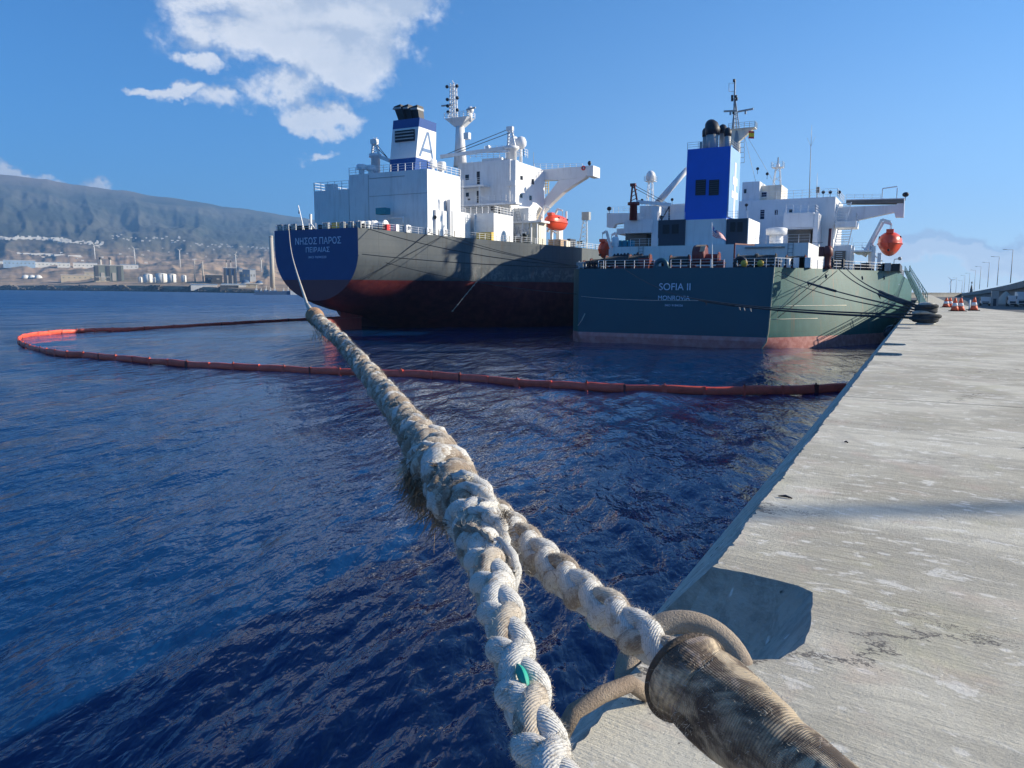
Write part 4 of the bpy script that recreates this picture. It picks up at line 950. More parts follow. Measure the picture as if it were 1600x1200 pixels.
    mb = MB(); a_, b2 = at(1164, 387, 116.8), at(1226, 389, 116.8); mb.tube([(a_.x, 116.8, a_.z), (b2.x, 116.8, a_.z)], .12, 8); mb.build('wall_pipe', 'grey_paint', s.o)
    mb = MB(); a_, b2 = at(1148, 381, 112), at(1170, 380, 112); mb.bar((a_.x, 112, ZD), (a_.x, 112, a_.z), .2); mb.bar((a_.x, 112, a_.z), (b2.x, 116, a_.z), .2); mb.build('provision_davit', 'maroon', s.o)
    mb = MB(); p = at(1109, 385, 118.3); mb.bar((p.x-6, 118.42, zt+.05), (p.x+16, 118.42, zt+.05), .05); mb.build('weld_seam', 'dark_grey', s.o)
    # upper rails between casing and accommodation
    l = at(1052, 345, 140); r_ = at(1071, 345, 140); 
    for (xa, xb, yy, Y_) in ((1028, 1070, 330, 145.5), (1170, 1187, 341, 145.5), (1180, 1265, 381, 117.3), (1168, 1228, 342, 143)):
        l = at(xa, yy, Y_); r_ = at(xb, yy, Y_); s.rail([l, (r_.x, Y_, l.z)], 1.2, 1.5)
    # provision crane, dark red, left
    def crane(px, ybase, ytop, Y_, m, boom_to, col_r=.55, tall=True):
        b0 = at(px, ybase, Y_); t0 = at(px-1, ytop, Y_); zm = b0.z+(t0.z-b0.z)*.42
        mb = MB(); mb.lathe([(col_r, 0), (col_r*.9, zm-b0.z), (col_r*1.5, zm-b0.z), (col_r*1.5, zm-b0.z+.5)], b0, 14); o = mb.build('crane_column', m, s.o)
        mb = MB(); mb.bar((b0.x-.6, Y_, zm+.4), (t0.x, Y_, t0.z), .28); mb.bar((b0.x+.75, Y_, zm+.4), (t0.x+.3, Y_, t0.z), .28); mb.box(t0.x-.4, t0.x+.6, Y_-.3, Y_+.3, t0.z-.4, t0.z+.15)
        for i in range(4): zz = zm+.8+(t0.z-zm)*i/5; mb.bar((b0.x-.6+.1*i, Y_, zz), (b0.x+.7-.07*i, Y_, zz+.5), .12)
        mb.build('crane_frame', m, o)
        e = Vector(boom_to); j = Vector((b0.x+.5, Y_, zm+.6)); mb = MB(); mb.bar(j, e, .55, .6); mb.build('crane_boom', 'white', o)
        mb = MB(); mb.tube([t0, e], .05, 4); mb.tube([t0+Vector((0, 0, -.5)), e+Vector((-.5, 0, -.2))], .05, 4); mb.build('crane_cable', 'dark_grey', o)
        return o
    crane(989.5, 344, 288, 140.5, 'maroon', at(1048, 320, 143), .75)
    mb = MB(); c = at(1046, 322, 143); mb.bar(c+Vector((0, 0, -3.2)), c, .25); mb.bar(c+Vector((-1.8, 0, -3.2)), c, .18); mb.build('crane_boom_rest', 'dark_grey', s.o)
    # small service crane, dark red, right
    b0 = at(1293, 406, 114); mb = MB(); mb.lathe([(.6, 0), (.45, .6), (.4, 1.6), (.62, 1.8), (.62, 2.6), (.4, 3.1)], (b0.x, 114, ZD), 14); mb.box(b0.x-1.15, b0.x-.5, 113.6, 114.4, ZD+1.7, ZD+3.0); o = mb.build('service_crane', 'maroon', s.o)
    mb = MB(); t0 = at(1297.5, 357, 114); mb.bar((b0.x+.1, 114, ZD+2.7), t0, .3, .35); mb.build('crane_jib', 'maroon', o)
    # long white cargo-hose boom behind
    mb = MB(); mb.tube([at(1024, 321, 143), at(1074, 264, 143)], [.62, .5], 10); mb.build('stowed_boom', A, s.o)
    s.dome_mast(at(1015.5, 326, 152), at(1015.5, 283, 152).z-at(1015.5, 326, 152).z, .95)
    # floodlight clusters
    for px, py, Y_ in ((1003, 317, 142), (1050, 316, 143), (1183.5, 268, 149), (1198.5, 276, 149), (1166, 325, 142), (1033, 345, 119)):
        s.lamp(at(px, py+4, Y_))
    # main mast
    Ym = 152; zb = za
    mc = at(1151, 232, Ym); mb = MB(); mb.tube([(mc.x, Ym, zb), (mc.x, Ym, at(1151, 205, Ym).z)], [.9, .62], 12); ms = mb.build('main_mast', 'grey_paint', s.o)
    zq = at(1151, 207, Ym).z; ztp = at(1147, 125, Ym).z; mx = at(1147.5, 170, Ym).x
    mb = MB()
    for dx, dy in ((-.35, 0), (1.2, 0), (.4, 1)): mb.bar((mx+dx, Ym+dy, zq), (mx+.1, Ym, at(1147, 155, Ym).z), .16)
    for i in range(8):
        zz = zq+(at(1147, 155, Ym).z-zq)*i/8; e = 1-i/8; mb.bar((mx-.35*e, Ym, zz), (mx+1.2*e, Ym, zz+.5), .07); mb.bar((mx+1.2*e, Ym, zz), (mx-.35*e, Ym, zz+.5), .07)
    mb.bar((mx, Ym, zq), (mx-.1, Ym, ztp), .26); mb.build('mast_lattice', 'grey_paint', ms)
    mb = MB(); l, r_ = at(1140, 203, Ym), at(1181, 196, Ym); mb.box(l.x, r_.x, Ym-.9, Ym+1.2, l.z-.15, l.z); mb.hexa([(mx-.3, Ym-.4, zq-2.2), (mx+.6, Ym-.4, zq-2.2), (mx+.6, Ym+.4, zq-2.2), (mx-.3, Ym+.4, zq-2.2)], [(mx-.5, Ym-.6, l.z-.16), (r_.x-.2, Ym-.6, l.z-.16), (r_.x-.2, Ym+.6, l.z-.16), (mx-.5, Ym+.6, l.z-.16)]); pf = mb.build('mast_platform', 'cream', ms)
    s.rail([(l.x, Ym-.9, l.z), (r_.x, Ym-.9, l.z), (r_.x, Ym+1.2, l.z)], 1.0, .9, 'grey_paint', r=.05)
    for (pa, pb, yy) in (((1131, 174), (1152, 173), Ym-.4), ((1153, 174.5), (1177, 170), Ym+.3)):
        a_, b2 = at(*pa, yy), at(*pb, yy); mb = MB(); mb.bar(a_, b2, .28, .3); c = (a_+b2)/2; mb.bar(c, c+Vector((0, 0, -.7)), .3); mb.build('radar_scanner', 'grey_paint', ms)
    mb = MB()
    for px, py in ((1147, 126), (1144, 151), (1150, 151), (1144, 156), (1151, 155), (1146, 176)):
        c = at(px, py, Ym-.2); mb.lathe([(.2, -.25), (.24, .25)], c, 8)
    mb.build('mast_light', 'black', ms)
    mb = MB(); a_, b2, c2 = at(1139, 130, Ym), at(1139, 143, Ym), at(1147, 130, Ym); mb.tube([c2, a_, b2, at(1147, 143, Ym)], .05, 4)
    for i in range(5): p = at(1163, 222+i*8, Ym); mb.bar((mx+.8, Ym, p.z), p, .07); mb.bar(p, p+Vector((0, 0, .8)), .07)
    mb.build('aerial', 'grey_paint', ms)
    # whip antennas, stays
    mb = MB(); b0 = at(1264.5, 309, 148); mb.tube([(b0.x, 148, za), at(1267, 228, 148)], [.10, .05], 5); j = at(1267, 229, 148); mb.tube([j, at(1268.5, 195, 148)], [.05, .02], 4); mb.tube([j, at(1261, 215, 148)], .02, 4); mb.tube([j, at(1274, 213, 148)], .02, 4); mb.build('whip_antenna', 'grey_paint', s.o)
    mb = MB(); b0 = at(1276, 309, 148); mb.tube([(b0.x, 148, za), at(1277, 270, 148)], [.06, .02], 4); mb.build('whip_antenna', 'grey_paint', s.o)
    mb = MB(); mb.tube([at(1160, 200, 151), at(1185, 300, 149)], .03, 4); mb.tube([at(1163, 205, 151), at(1212, 290, 149)], .03, 4); mb.build('mast_stay', 'grey_paint', s.o)
    s.dome_mast(at(1214, 291, 151), at(1214, 262, 151).z-at(1214, 291, 151).z, .35)
    mb = MB(); p = at(1215.5, 262, 151); mb.bar(p, at(1216, 246, 151), .2); mb.build('aerial', 'grey_paint', s.o)
    s.blk('antenna_box', 'brown_wall', 148.5, 149.3, 1275, 1280, 292, 301); mb = MB(); b0 = at(1277.5, 309, 148.8); mb.bar((b0.x, 148.9, za), (b0.x, 148.9, za+1.5), .12); mb.build('antenna_post', A, s.o)
    for px in (1286, 1297, 1311): s.lamp(at(px, 309, 148.5)+Vector((0, 0, 0)), .3)
    # Spanish courtesy flag
    p = at(1175, 205, 151.5); mb = MB(); w, h = 1.0, 1.35
    for i, (c_, z0_, z1_) in enumerate(((0, .75, 1), (1, .25, .75), (0, 0, .25))):
        mb.add([(p.x-w/2, 151, p.z-h*(1-z0_)), (p.x+w/2, 151.15, p.z-h*(1-z0_)-.1), (p.x+w/2, 151.15, p.z-h*(1-z1_)-.1), (p.x-w/2, 151, p.z-h*(1-z1_))], [(0, 1, 2, 3), ], c_)
    mb.build('courtesy_flag', ['flag_red', 'flag_yellow'], s.o)
    # ensign: eleven stripes with a starred canton
    p0 = at(1113, 418, 103.8); p1 = at(1112, 347.5, 103.8); mb = MB(); mb.bar((p0.x, 103.8, ZD), p1, .1); st = mb.build('flagstaff', A, s.o)
    mb = MB(); P0, Pt = at(1113.3, 368, 103.8), at(1113.2, 352, 103.8); Q0, Qt = at(1134, 376, 104.8), at(1132, 371, 104.8)
    nx = 9
    for k in range(11):
        for i in range(nx):
            def pt(u, v_):
                a_ = P0.lerp(Pt, v_); b3 = Q0.lerp(Qt, v_); q = a_.lerp(b3, u); q.y += .22*math.sin(u*7+v_*1.5)*u; q.z -= .12*math.sin(u*6); return q
            u0, u1 = i/nx, (i+1)/nx; v0, v1 = k/11, (k+1)/11; mi = 2 if (u1 < .40 and v0 >= 6/11-.01) else (k % 2 and 1 or 0)
            mb.add([pt(u0, v0), pt(u1, v0), pt(u1, v1), pt(u0, v1)], [(0, 1, 2, 3)], mi, True)
    fl = mb.build('ensign', ['flag_red', 'flag_white', 'flag_blue'], st)
    mb = MB(); c = P0.lerp(Pt, .77).lerp(Q0.lerp(Qt, .77), .2)
    mb.add([c+Vector((.26*math.cos(a_*math.pi/5+1.571)*(1 if a_ % 2 == 0 else .4), -.06, .26*math.sin(a_*math.pi/5+1.571)*(1 if a_ % 2 == 0 else .4))) for a_ in range(10)], [tuple(range(10))]); mb.build('star', 'flag_white', st)
    # mooring deck: winches, fairleads, bollards, rails
    z = ZD
    def X(px, Y_=103.6): return at(px, 415, Y_).x
    for px, w, r_ in ((921, 1.6, .5), (940, 3.2, .62), (966, 3.6, .8), (1000, 3.0, .85)): s.winch(X(px, 106.5), 106.5, z, w, r_)
    s.winch(X(1062, 108), 108, z, 2.6, .78); s.winch(X(1104, 107.5), 107.5, z, 3.4, .9, 'maroon', 'maroon'); s.winch(X(1168, 107), 107, z, 2.6, .75, 'black'); s.winch(X(1196, 107), 107, z, 2.6, .75, 'black'); s.winch(X(1243, 110), 110, z, 2.4, .7)
    mb = MB(); c = at(1094, 404, 107.5); mb.lathe([(1.05, -.85), (1.35, -.8), (1.35, .8), (1.05, .85)], (c.x, 107.4, z+1.85), 20, axis='x'); rr = mb.build('reel', 'maroon', s.o)
    mb = MB(); a_ = []
    for i in range(9):
        an = .3+i*.33; a_.append((math.cos(an)*1.42, math.sin(an)*1.42))
    for (x0, x1, i0, i1) in ((-.5, .2, 2, 8), (.2, .9, 0, 6)):
        for i in range(i0, i1): mb.add([(c.x+x0, 107.4-a_[i][0], z+1.85+a_[i][1]), (c.x+x1, 107.4-a_[i][0], z+1.85+a_[i][1]), (c.x+x1+.05, 107.4-a_[i+1][0], z+1.85+a_[i+1][1]), (c.x+x0+.1, 107.4-a_[i+1][0], z+1.85+a_[i+1][1])], [(0, 1, 2, 3)], 0, True)
    mb.build('reel_cover', 'tan', rr)
    q = rect(105, 997, 1014.5, 403, 417); mb = MB(); mb.box(q[0], q[1], 105, 106.4, z+.7, q[3]); mb.box(q[0]+.2, q[1]-.2, 105.3, 106.2, z, z+.7); mb.build('hydraulic_pack', M['maroon'], s.o)
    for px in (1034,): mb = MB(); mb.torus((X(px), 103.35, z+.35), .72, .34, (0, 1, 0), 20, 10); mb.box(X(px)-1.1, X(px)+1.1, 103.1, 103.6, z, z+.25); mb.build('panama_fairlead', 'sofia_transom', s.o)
    mb = MB(); mb.torus((X(1156.5), 103.5, z+.55), .65, .3, (0, 1, 0), 20, 10); mb.build('panama_fairlead', 'black', s.o)
    for px, m_ in ((907, 'grey_paint'), (912, 'grey_paint'), (918.5, 'black'), (927, 'black'), (935, 'black')): s.roller(X(px), 103.4, z, .36, m_)
    for px, m_ in ((1164, 'yellow'), (1189.5, 'yellow')): mb = MB(); mb.lathe([(.42, 0), (.42, .18), (.3, .22)], (X(px), 102.86, z+.5), 14, axis='y'); mb.build('life_ring_marker', m_, s.o)
    for px in (1233, 1301, 1317):
        Y_ = 104.5 if px < 1240 else 109; p = atZ(px, 412, z+.5); s.roller(p.x, p.y, z, .42, 'white' if px < 1240 else 'black', axis='x')
    for px in (1249, 1258): p = at(px, 412, 107); mb = MB(); mb.box(p.x-.7, p.x+.7, 106.6, 107.4, z, z+1.3); mb.build('deck_box', 'white', s.o)
    for px in (1010, 1040, 1126, 1178, 1210): s.bollard(X(px, 109), 109, z, 'black')
    rng = random.Random(3)
    for i in range(9): c = X(960+i*5.2, 111), 111, z+1.3; mb = MB(); mb.lathe([(.45, -.8), (.6, .2), (.35, .9), (.1, 1.25)], (c[0], c[1], c[2]+rng.uniform(-.2, .1)), 8); mb.build('covered_gear', 'black', s.o)
    # stern rail in lengths, then side rails following the deck edge
    for (xa, xb) in ((935, 943), (946, 1022), (1048, 1110), (1111, 1152), (1160, 1216)):
        s.rail([(X(xa, 103.3), 103.3, z), (X(xb, 103.3), 103.3, z)], 1.15, 1.45, r=.045)
    Ys_ = [103.4, 107, 111, 115, 119, 123, 127, 143, 150, 160, 160, 180]
    s.rail([(SC+hwS(Y, z)-.2, Y, z) for Y in Ys_], 1.2, 1.5, r=.05); s.rail([(SC-min(hwS(Y, z), .4335*Y-31.3)+.2, Y, z) for Y in Ys_[:9]], 1.15, 1.6)
    # deck lamp standard
    p = at(1396, 425, 142); l = at(1397, 407, 142); mb = MB(); mb.tube([(p.x, 142, z), (l.x, 142, l.z), at(1398, 405, 142), at(1404, 404.5, 142)], .07, 6); mb.sphere(at(1406, 404, 142), .3, 8); mb.build('deck_lamp', 'grey_paint', s.o)
    for px in (1340, 1352, 1376, 1386, 1400): p = at(px, 420, 127); mb = MB(); mb.box(p.x-.6, p.x+.5, 127, 140, z, z+.9+.3*rng.random()); mb.build('deck_gear', 'grey_paint' if px % 4 else 'black', s.o)
    p = at(973.5, 387, 118); mb = MB(); mb.lathe([(.35, 0), (.6, .3), (.6, 1.4), (.3, 1.7)], (at(961, 384, 118).x, 118, zt), 10); mb.build('liferaft_canister', A, s.o)
    for px in (1110, 1118): pass
    # forward deck masts and manifolds seen over the deck, midships and bow
    mb = MB(); mb.box(SC-1, SC+1, 158, 300, z+2.0, z+2.6); mb.build('pipe_rack', 'grey_paint', s.o)
sofia_house()
pL = at(1389.5, 380, 143); lifeboat('lifeboat', (pL.x, 145.5, pL.z), 7.6, 3.7, 4.0, 'orange enclosed lifeboat hung from a davit on the quay side of the green tanker', 1, sof)
pL = at(941, 390, 143); lifeboat('lifeboat', (pL.x, 145.5, pL.z), 7.0, 2.3, 3.6, 'dark red enclosed lifeboat on the left side of the green tanker', -1, sof)
def gangway():
    a = Vector((-4.3, 141, 10.8)); a = atX(1417, 424, -3.6); b = atZ(1442.5, 473, 6.05)
    o = thing('gangway', b, 'green metal gangway sloping from the tanker deck down to the quay', 'gangway')
    M['gang'] = mat('green_gangway_paint', (.10, .19, .16), .5, .15, 1)
    mb = MB(); w = Vector((.45, .1, 0)); mb.add([a-w, a+w, b+w, b-w, a-w-Vector((0, 0, .2)), a+w-Vector((0, 0, .2)), b+w-Vector((0, 0, .2)), b-w-Vector((0, 0, .2))], [(0, 1, 2, 3), (7, 6, 5, 4), (0, 4, 5, 1), (1, 5, 6, 2), (2, 6, 7, 3), (3, 7, 4, 0)]); mb.build('walkway', 'gang', o)
    for q in (-1, 1):
        mb = MB(); n = 16
        for i in range(n+1): p = a.lerp(b, i/n)+w*q; mb.bar(p, p+Vector((0, 0, 1.2)), .08)
        for h in (.6, 1.2): mb.bar(a+w*q+Vector((0, 0, h)), b+w*q+Vector((0, 0, h)), .08)
        mb.build('handrail', 'gang', o)
    mb = MB(); mb.box(a.x-1.2, a.x+.7, a.y-1, a.y+1, a.z-.1, a.z+.05)
    for q in (-1, 1): mb.bar((a.x+.6, a.y+q, a.z), (a.x+.6, a.y+q, a.z+1.2), .1)
    mb.bar((a.x+.6, a.y-1, a.z+1.2), (a.x+.6, a.y+1, a.z+1.2), .1); mb.build('landing', 'gang', o)
gangway()

# ------------------------------------------------------------------ the grey tanker
nis = Ship('grey_tanker', (-94.4, 104, 0), 'larger grey-sided tanker with navy transom lettered in Greek and a white funnel bearing an A', 'tanker ship')
NC = -94.4
def nz(Y): return float(np.interp(Y, [104, 112.7, 116.6, 129.5, 136.6, 147.5, 400], [17.85, 17.55, 17.3, 16.9, 16.6, 16.3, 16.3]))
def nb_(Y): return float(np.interp(Y, [104, 112.7, 116.6, 122, 129.5, 136.6, 147.5, 156, 330, 365, 385, 398], [9.5, 12.9, 14.9, 17.6, 21.0, 25.4, 30.4, 31, 31, 24, 12, .4]))
def nisos_hull():
    zk = lambda Y: float(np.interp(Y, [104, 106.8, 110, 114, 118, 121, 124, 128, 135, 150], [5.4, 4.2, 3.4, 2.7, 1.9, .7, -1.0, -3.2, -7, -9]))
    Ys = [104, 106.5, 109, 112.7, 116.6, 119, 122, 125.5, 129.5, 133, 136.6, 140, 144, 147.5, 152, 156, 170, 200, 250, 330, 348, 365, 376, 385, 398]
    K = 22
    def sec(Y):
        zd, k0 = nz(Y), zk(Y); zf = float(np.interp(Y, [104, 116, 130, 145, 160, 340, 390], [13.8, 13.0, 9.5, 3.5, -3, -3, 12])); pts = []
        e = float(np.interp(Y, [104, 110, 118, 128, 142, 155], [.52, .62, .80, .85, .55, .38]))
        for j in range(K+1):
            w = j/K; w = w**1.4; z = k0+(zd-k0)*w; q = min(1, max(0, (z-k0)/max(zf-k0, .1))); q = 1-(1-q)**2.0
            pts.append((nb_(Y)*(q**e), z))
        return pts
    S_ = {Y: sec(Y) for Y in Ys}
    for sgn in (1, -1):
        st = [[(NC+sgn*b, Y, z) for b, z in S_[Y]] for Y in Ys]
        if sgn < 0: st = [list(reversed(q)) for q in st]
        mb = MB(); loft(mb, st, 0, True); mb.build('hull_side', 'nisos_hull', nis.o)
    p = S_[104]; poly = [(NC+b, z) for b, z in p]+[(NC-b, z) for b, z in reversed(p[1:])]
    mb = MB(); mb.add([(x, 103.98, z) for x, z in poly], [tuple(range(len(poly)))], 0); mb.build('transom', 'nisos_transom', nis.o)
    mb = MB()
    vs = []
    for Y in Ys: vs += [(NC-nb_(Y)+.05, Y, nz(Y)-.05), (NC+nb_(Y)-.05, Y, nz(Y)-.05)]
    mb.add(vs, [(2*i, 2*i+1, 2*i+3, 2*i+2) for i in range(len(Ys)-1)], 0, True); mb.build('main_deck', 'deck', nis.o)
    # rudder and horn
    mb = MB(); 
    def foil(x, y0, y1, z0, z1, w): mb.hexa([(x-.1, y0, z0), (x+.1, y0, z0), (x+w, y1, z0), (x-w, y1, z0)], [(x-.1, y0, z1), (x+.1, y0, z1), (x+w, y1, z1), (x-w, y1, z1)])
    ya = atX(504, 495, NC).y; yb = atX(562, 500, NC).y; zt_ = 3.05
    foil(NC, ya, yb, -7, zt_-.9, .45); M['rudder_red'] = mat('rudder_antifouling_red', (.34, .055, .05), .5, .2, .8, (.10, .03, .03), .4, True); mb.build('rudder', 'rudder_red', nis.o)
    mb = MB(); foil(NC, atX(532, 488, NC).y, yb, zt_-.85, 4.2, .7); mb.build('rudder_horn', 'rudder_red', nis.o)
nisos_hull()
tx('ΝΗΣΟΣ ΠΑΡΟΣ', 'name_lettering', 'text_white', nis, 103.97, 461.5, 533, 370.5, 381.5, .02)
tx('ΠΕΙΡΑΙΑΣ', 'port_lettering', 'text_white', nis, 103.97, 478, 515, 386, 394, .02)
tx('IMO 9694220', 'number_lettering', 'text_white', nis, 103.97, 482, 510, 400, 403.5, .02)
def nisos_house():
    s = nis; A = 'white'; z17 = 17.4
    c0 = s.blk('engine_casing', A, 118, atX(719, 290, at(667.5, 300, 118).x).y, 545, 667.5, 268.5, z0=17.0)['_b']; zc = c0[5]
    c1 = s.blk('casing_annex', A, 118.3, 130, 490.5, 544.8, 297, z0=17.0)['_b']
    for px, a_, b_ in ((577, 270, 340), (612, 300, 301), (640, 300, 301)):
        pass
    mb = MB(); x_ = at(575.5, 300, 117.9).x; mb.box(x_-.04, x_+.04, 117.95, 118, 18, zc-.3); l, r_ = at(577, 279, 117.95), at(632, 276, 117.95); mb.box(l.x, r_.x, 117.93, 118, l.z-.08, l.z+.04); l, r_ = at(577, 307, 117.95), at(667, 307, 117.95); mb.box(l.x, r_.x, 117.95, 118, l.z-.05, l.z+.03); mb.build('weld_seam', 'grey_paint', s.o)
    s.rail([(c1[0], 118.4, c1[5]), (c1[1], 118.4, c1[5])], 1.6, 1.6, r=.06); s.rail([(c1[0], 118.4, c1[5]), (c1[0], 130, c1[5])], 1.6, 1.8, r=.06)
    s.rail([(c0[0], 118.1, zc), (c0[1], 118.1, zc), (c0[1], c0[3], zc)], 1.3, 1.6, r=.055)
    s.blk('roof_locker', A, 119, 120.5, 508, 520, 287.5, z0=c1[5])
    # funnel, raked and tapered
    Yf = 121; b0, b1 = at(607.7, 270, Yf), at(647.5, 268, Yf); t0, t1 = at(614.5, 188.5, Yf+.8), at(655.7, 185.5, Yf+.8); 
    yB = atX(680, 262, b1.x).y; yT = yB-.6
    def F_(u, side, front):  # u height fraction
        x = (b0.x if not side else b1.x)*(1-u)+(t0.x if not side else t1.x)*u; y = ((Yf if front else yB)*(1-u)+((Yf+.8) if front else yT)*u); z = zc+(t0.z-zc)*u; return (x, y, z)
    ub = [0, (at(610, 249, Yf).z-zc)/(t0.z-zc), (at(613, 201, Yf).z-zc)/(t0.z-zc), 1]
    mb = MB()
    for k, mi in ((0, 0), (1, 1), (2, 0)):
        a_ = [F_(ub[k], 0, 1), F_(ub[k], 1, 1), F_(ub[k], 1, 0), F_(ub[k], 0, 0)]; c_ = [F_(ub[k+1], 0, 1), F_(ub[k+1], 1, 1), F_(ub[k+1], 1, 0), F_(ub[k+1], 0, 0)]; mb.hexa(a_, c_, mi)
    M['navy'] = mat('funnel_deep_blue', (.006, .055, .24), .4, .05, .5)
    fu = mb.build('funnel', ['navy', 'white'], s.o)
    q = rect(Yf+.4, 617.5, 648, 203.5, 221); mb = MB(); mb.box(q[0], q[1], Yf+.28, Yf+.45, q[2], q[3]); g = mb.build('funnel_louvre', 'dark_grey', fu)
    for i in range(7): zz = q[2]+(q[3]-q[2])*(i+.5)/7; mb = MB(); mb.box(q[0]+.15, q[1]-.15, Yf+.1, Yf+.27, zz-.09, zz+.12); mb.build('louvre_slat', 'black' if i % 2 == 0 else 'grey_paint', g)
    # the A on the quay side
    def side(ylat, z_):  # point on flank
        u = (z_-zc)/(t0.z-zc); a_ = Vector(F_(u, 1, 1)); b_ = Vector(F_(u, 1, 0)); return a_.lerp(b_, ylat)+Vector((.05, 0, 0))
    zA0 = zc+(t0.z-zc)*(ub[1]+.04); zA1 = zc+(t0.z-zc)*(ub[2]-.05)
    mb = MB()
    def stroke(a_, b_, w): mb.add([side(a_[0]-w, a_[1]), side(a_[0]+w, a_[1]), side(b_[0]+w, b_[1]), side(b_[0]-w, b_[1])], [(0, 1, 2, 3)])
    zA = (zA0+zA1)/2
    stroke((.18, zA0), (.50, zA1), .045); stroke((.84, zA0), (.54, zA1), .045)
    zz = zA0+(zA1-zA0)*.27; mb.add([side(.27, zz-.25), side(.78, zz-.25), side(.77, zz+.35), side(.29, zz+.35)], [(0, 1, 2, 3)]); mb.build('letter_emblem', 'letterblue', fu)
    for i, px in enumerate((632, 643, 654)):
        p = at(px, 186, Yf+2+i*.6); p.z = t0.z-.1; w = 1.55; tz = at(px-3, (167.5, 166, 166)[i], Yf+2).z; mb = MB()
        lx = -(.9, .8, .3)[i]; mb.hexa([(p.x-w/2, p.y-.8, p.z), (p.x+w/2, p.y-.8, p.z), (p.x+w/2, p.y+.8, p.z), (p.x-w/2, p.y+.8, p.z)], [(p.x-w/2+lx, p.y-1.1, tz), (p.x+w/2+lx, p.y-1.1, tz+.3), (p.x+w/2+lx, p.y+.9, tz+.3), (p.x-w/2+lx, p.y+.9, tz)]); o = mb.build('exhaust_pipe', 'black', fu)
        mb = MB(); mb.box(p.x-w/2+lx-.1, p.x+w/2+lx+.1, p.y-1.25, p.y+1, tz-.55, tz-.2); mb.build('exhaust_flange', 'grey_paint', o)
    # vents
    def vt(px, yb, yt, rpx, Y_): c = at(px, yb, Y_); sc = (c-CAM).dot(fwd)/F; s.vent((c.x, Y_, zc), rpx*sc, (at(px, yt, Y_).z-zc))
    vt(565, 270, 257, 8, 120); vt(580, 270, 258.5, 8, 121.5); vt(673.5, 270, 249, 9.5, 127); vt(690, 270, 253, 7, 131); vt(656, 266, 254, 2, 124)
    # white crane left of the funnel
    def crane(px, ybase, ytop, Y_, col_r, tip):
        b = at(px, ybase, Y_); t_ = at(px-2, ytop, Y_); zm = b.z+(t_.z-b.z)*.45
        mb = MB(); mb.lathe([(col_r, -1), (col_r, zm-b.z), (col_r*1.45, zm-b.z+.1), (col_r*1.45, zm-b.z+.7)], b, 14); o = mb.build('crane_column', A, s.o)
        mb = MB(); mb.bar((b.x-.9, Y_, zm+.5), (t_.x-.3, Y_, t_.z), .35); mb.bar((b.x+.9, Y_, zm+.5), (t_.x+.3, Y_, t_.z), .35); mb.box(t_.x-.7, t_.x+.7, Y_-.4, Y_+.4, t_.z-.5, t_.z+.4)
        for i in range(6): e = .9-.1*i; zz = zm+.9+(t_.z-zm)*i/7; mb.bar((b.x-e, Y_, zz), (b.x+e, Y_, zz+.7), .14); mb.bar((b.x+e, Y_, zz), (b.x-e, Y_, zz+.7), .1)
        mb.build('crane_frame', A, o)
        if tip:
            mb = MB(); j = Vector((b.x, Y_, zm+.6)); mb.bar(j, tip, .6, .7); mb.build('crane_boom', A, o)
            mb = MB(); mb.tube([t_, tip], .07, 4); mb.tube([t_+Vector((0, 0, -.8)), Vector(tip)+Vector((.5, 0, -.3))], .07, 4); mb.build('crane_cable', 'dark_grey', o)
        return o
    crane(587, 268, 221, 124, .9, at(609, 251, 124)); 
    crane(799, 262, 201, 146, 1.1, at(688, 245, 140))
    # accommodation block
    Ya = 143; ac = s.blk('accommodation', A, Ya, 158, 716, 797, 252, z0=16.5)['_b']; za = ac[5]
    xr0 = ac[1]
    s.blk('wheelhouse', A, Ya+.5, 157, 753, 784, 247, z0=za-.1); 
    for i in range(3): s.win(Ya+.5, 756+i*9, 763+i*9, 251, 258.5, m=('white', 'glass', 'white')[i], fr=True)
    # stairwell recess deck slabs on its left
    for yy in (289.5, 318): s.blk('deck_slab', A, Ya-2.6, Ya, 716, 756 if yy < 300 else 806, yy, yy+2.6)
    for yy, xa, xb in ((289, 718, 754), (317.5, 718, 800)): l = at(xa, yy, Ya-2.5); r_ = at(xb, yy, Ya-2.5); s.rail([l, (r_.x, Ya-2.5, l.z)], 1.2, 1.4, r=.05)
    for xl, xr_, yt, yb in ((727, 733, 273, 281), (745, 750, 268, 288), (728, 733, 301, 308), (745, 750, 298, 317), (767, 771, 322, 330), (779, 783, 327, 335), (731, 735, 310, 313)): s.win(Ya, xl, xr_, yt, yb)
    s.blk('stair_post', A, Ya-2.6, Ya-2.3, 748, 749.3, 291, 318)
    # lit pilaster and bracket at its quay-side corner
    mb = MB(); q = rect(Ya-1.2, 791, 805, 282, 290); mb.box(q[0], q[1], Ya-1.2, Ya+2, q[2], q[3]); mb.build('bracket_slab', A, s.o)
    s.blk('corner_pillar', A, Ya-1, Ya+.4, 797.4, 805.5, 250, 318); 
    # quay-side wall stepping forward to the wing
    q = rect(152, 800, 838, 262, 350); mb = MB(); mb.add([(xr0, Ya, 16.5), (q[1], 156, 16.5), (q[1], 156, at(838, 268, 156).z), (xr0, Ya, za-1.2), (xr0, 158, 16.5), (xr0, 158, za-1.2)], [(0, 1, 2, 3), (3, 2, 5), (0, 4, 1), (1, 4, 5, 2)]); sw = mb.build('side_wall', A, s.o)
    def swp(u, z_): a_ = Vector((xr0, Ya, z_)); b_ = Vector((q[1], 156, z_)); return a_.lerp(b_, u)+Vector((.05, -.06, 0))
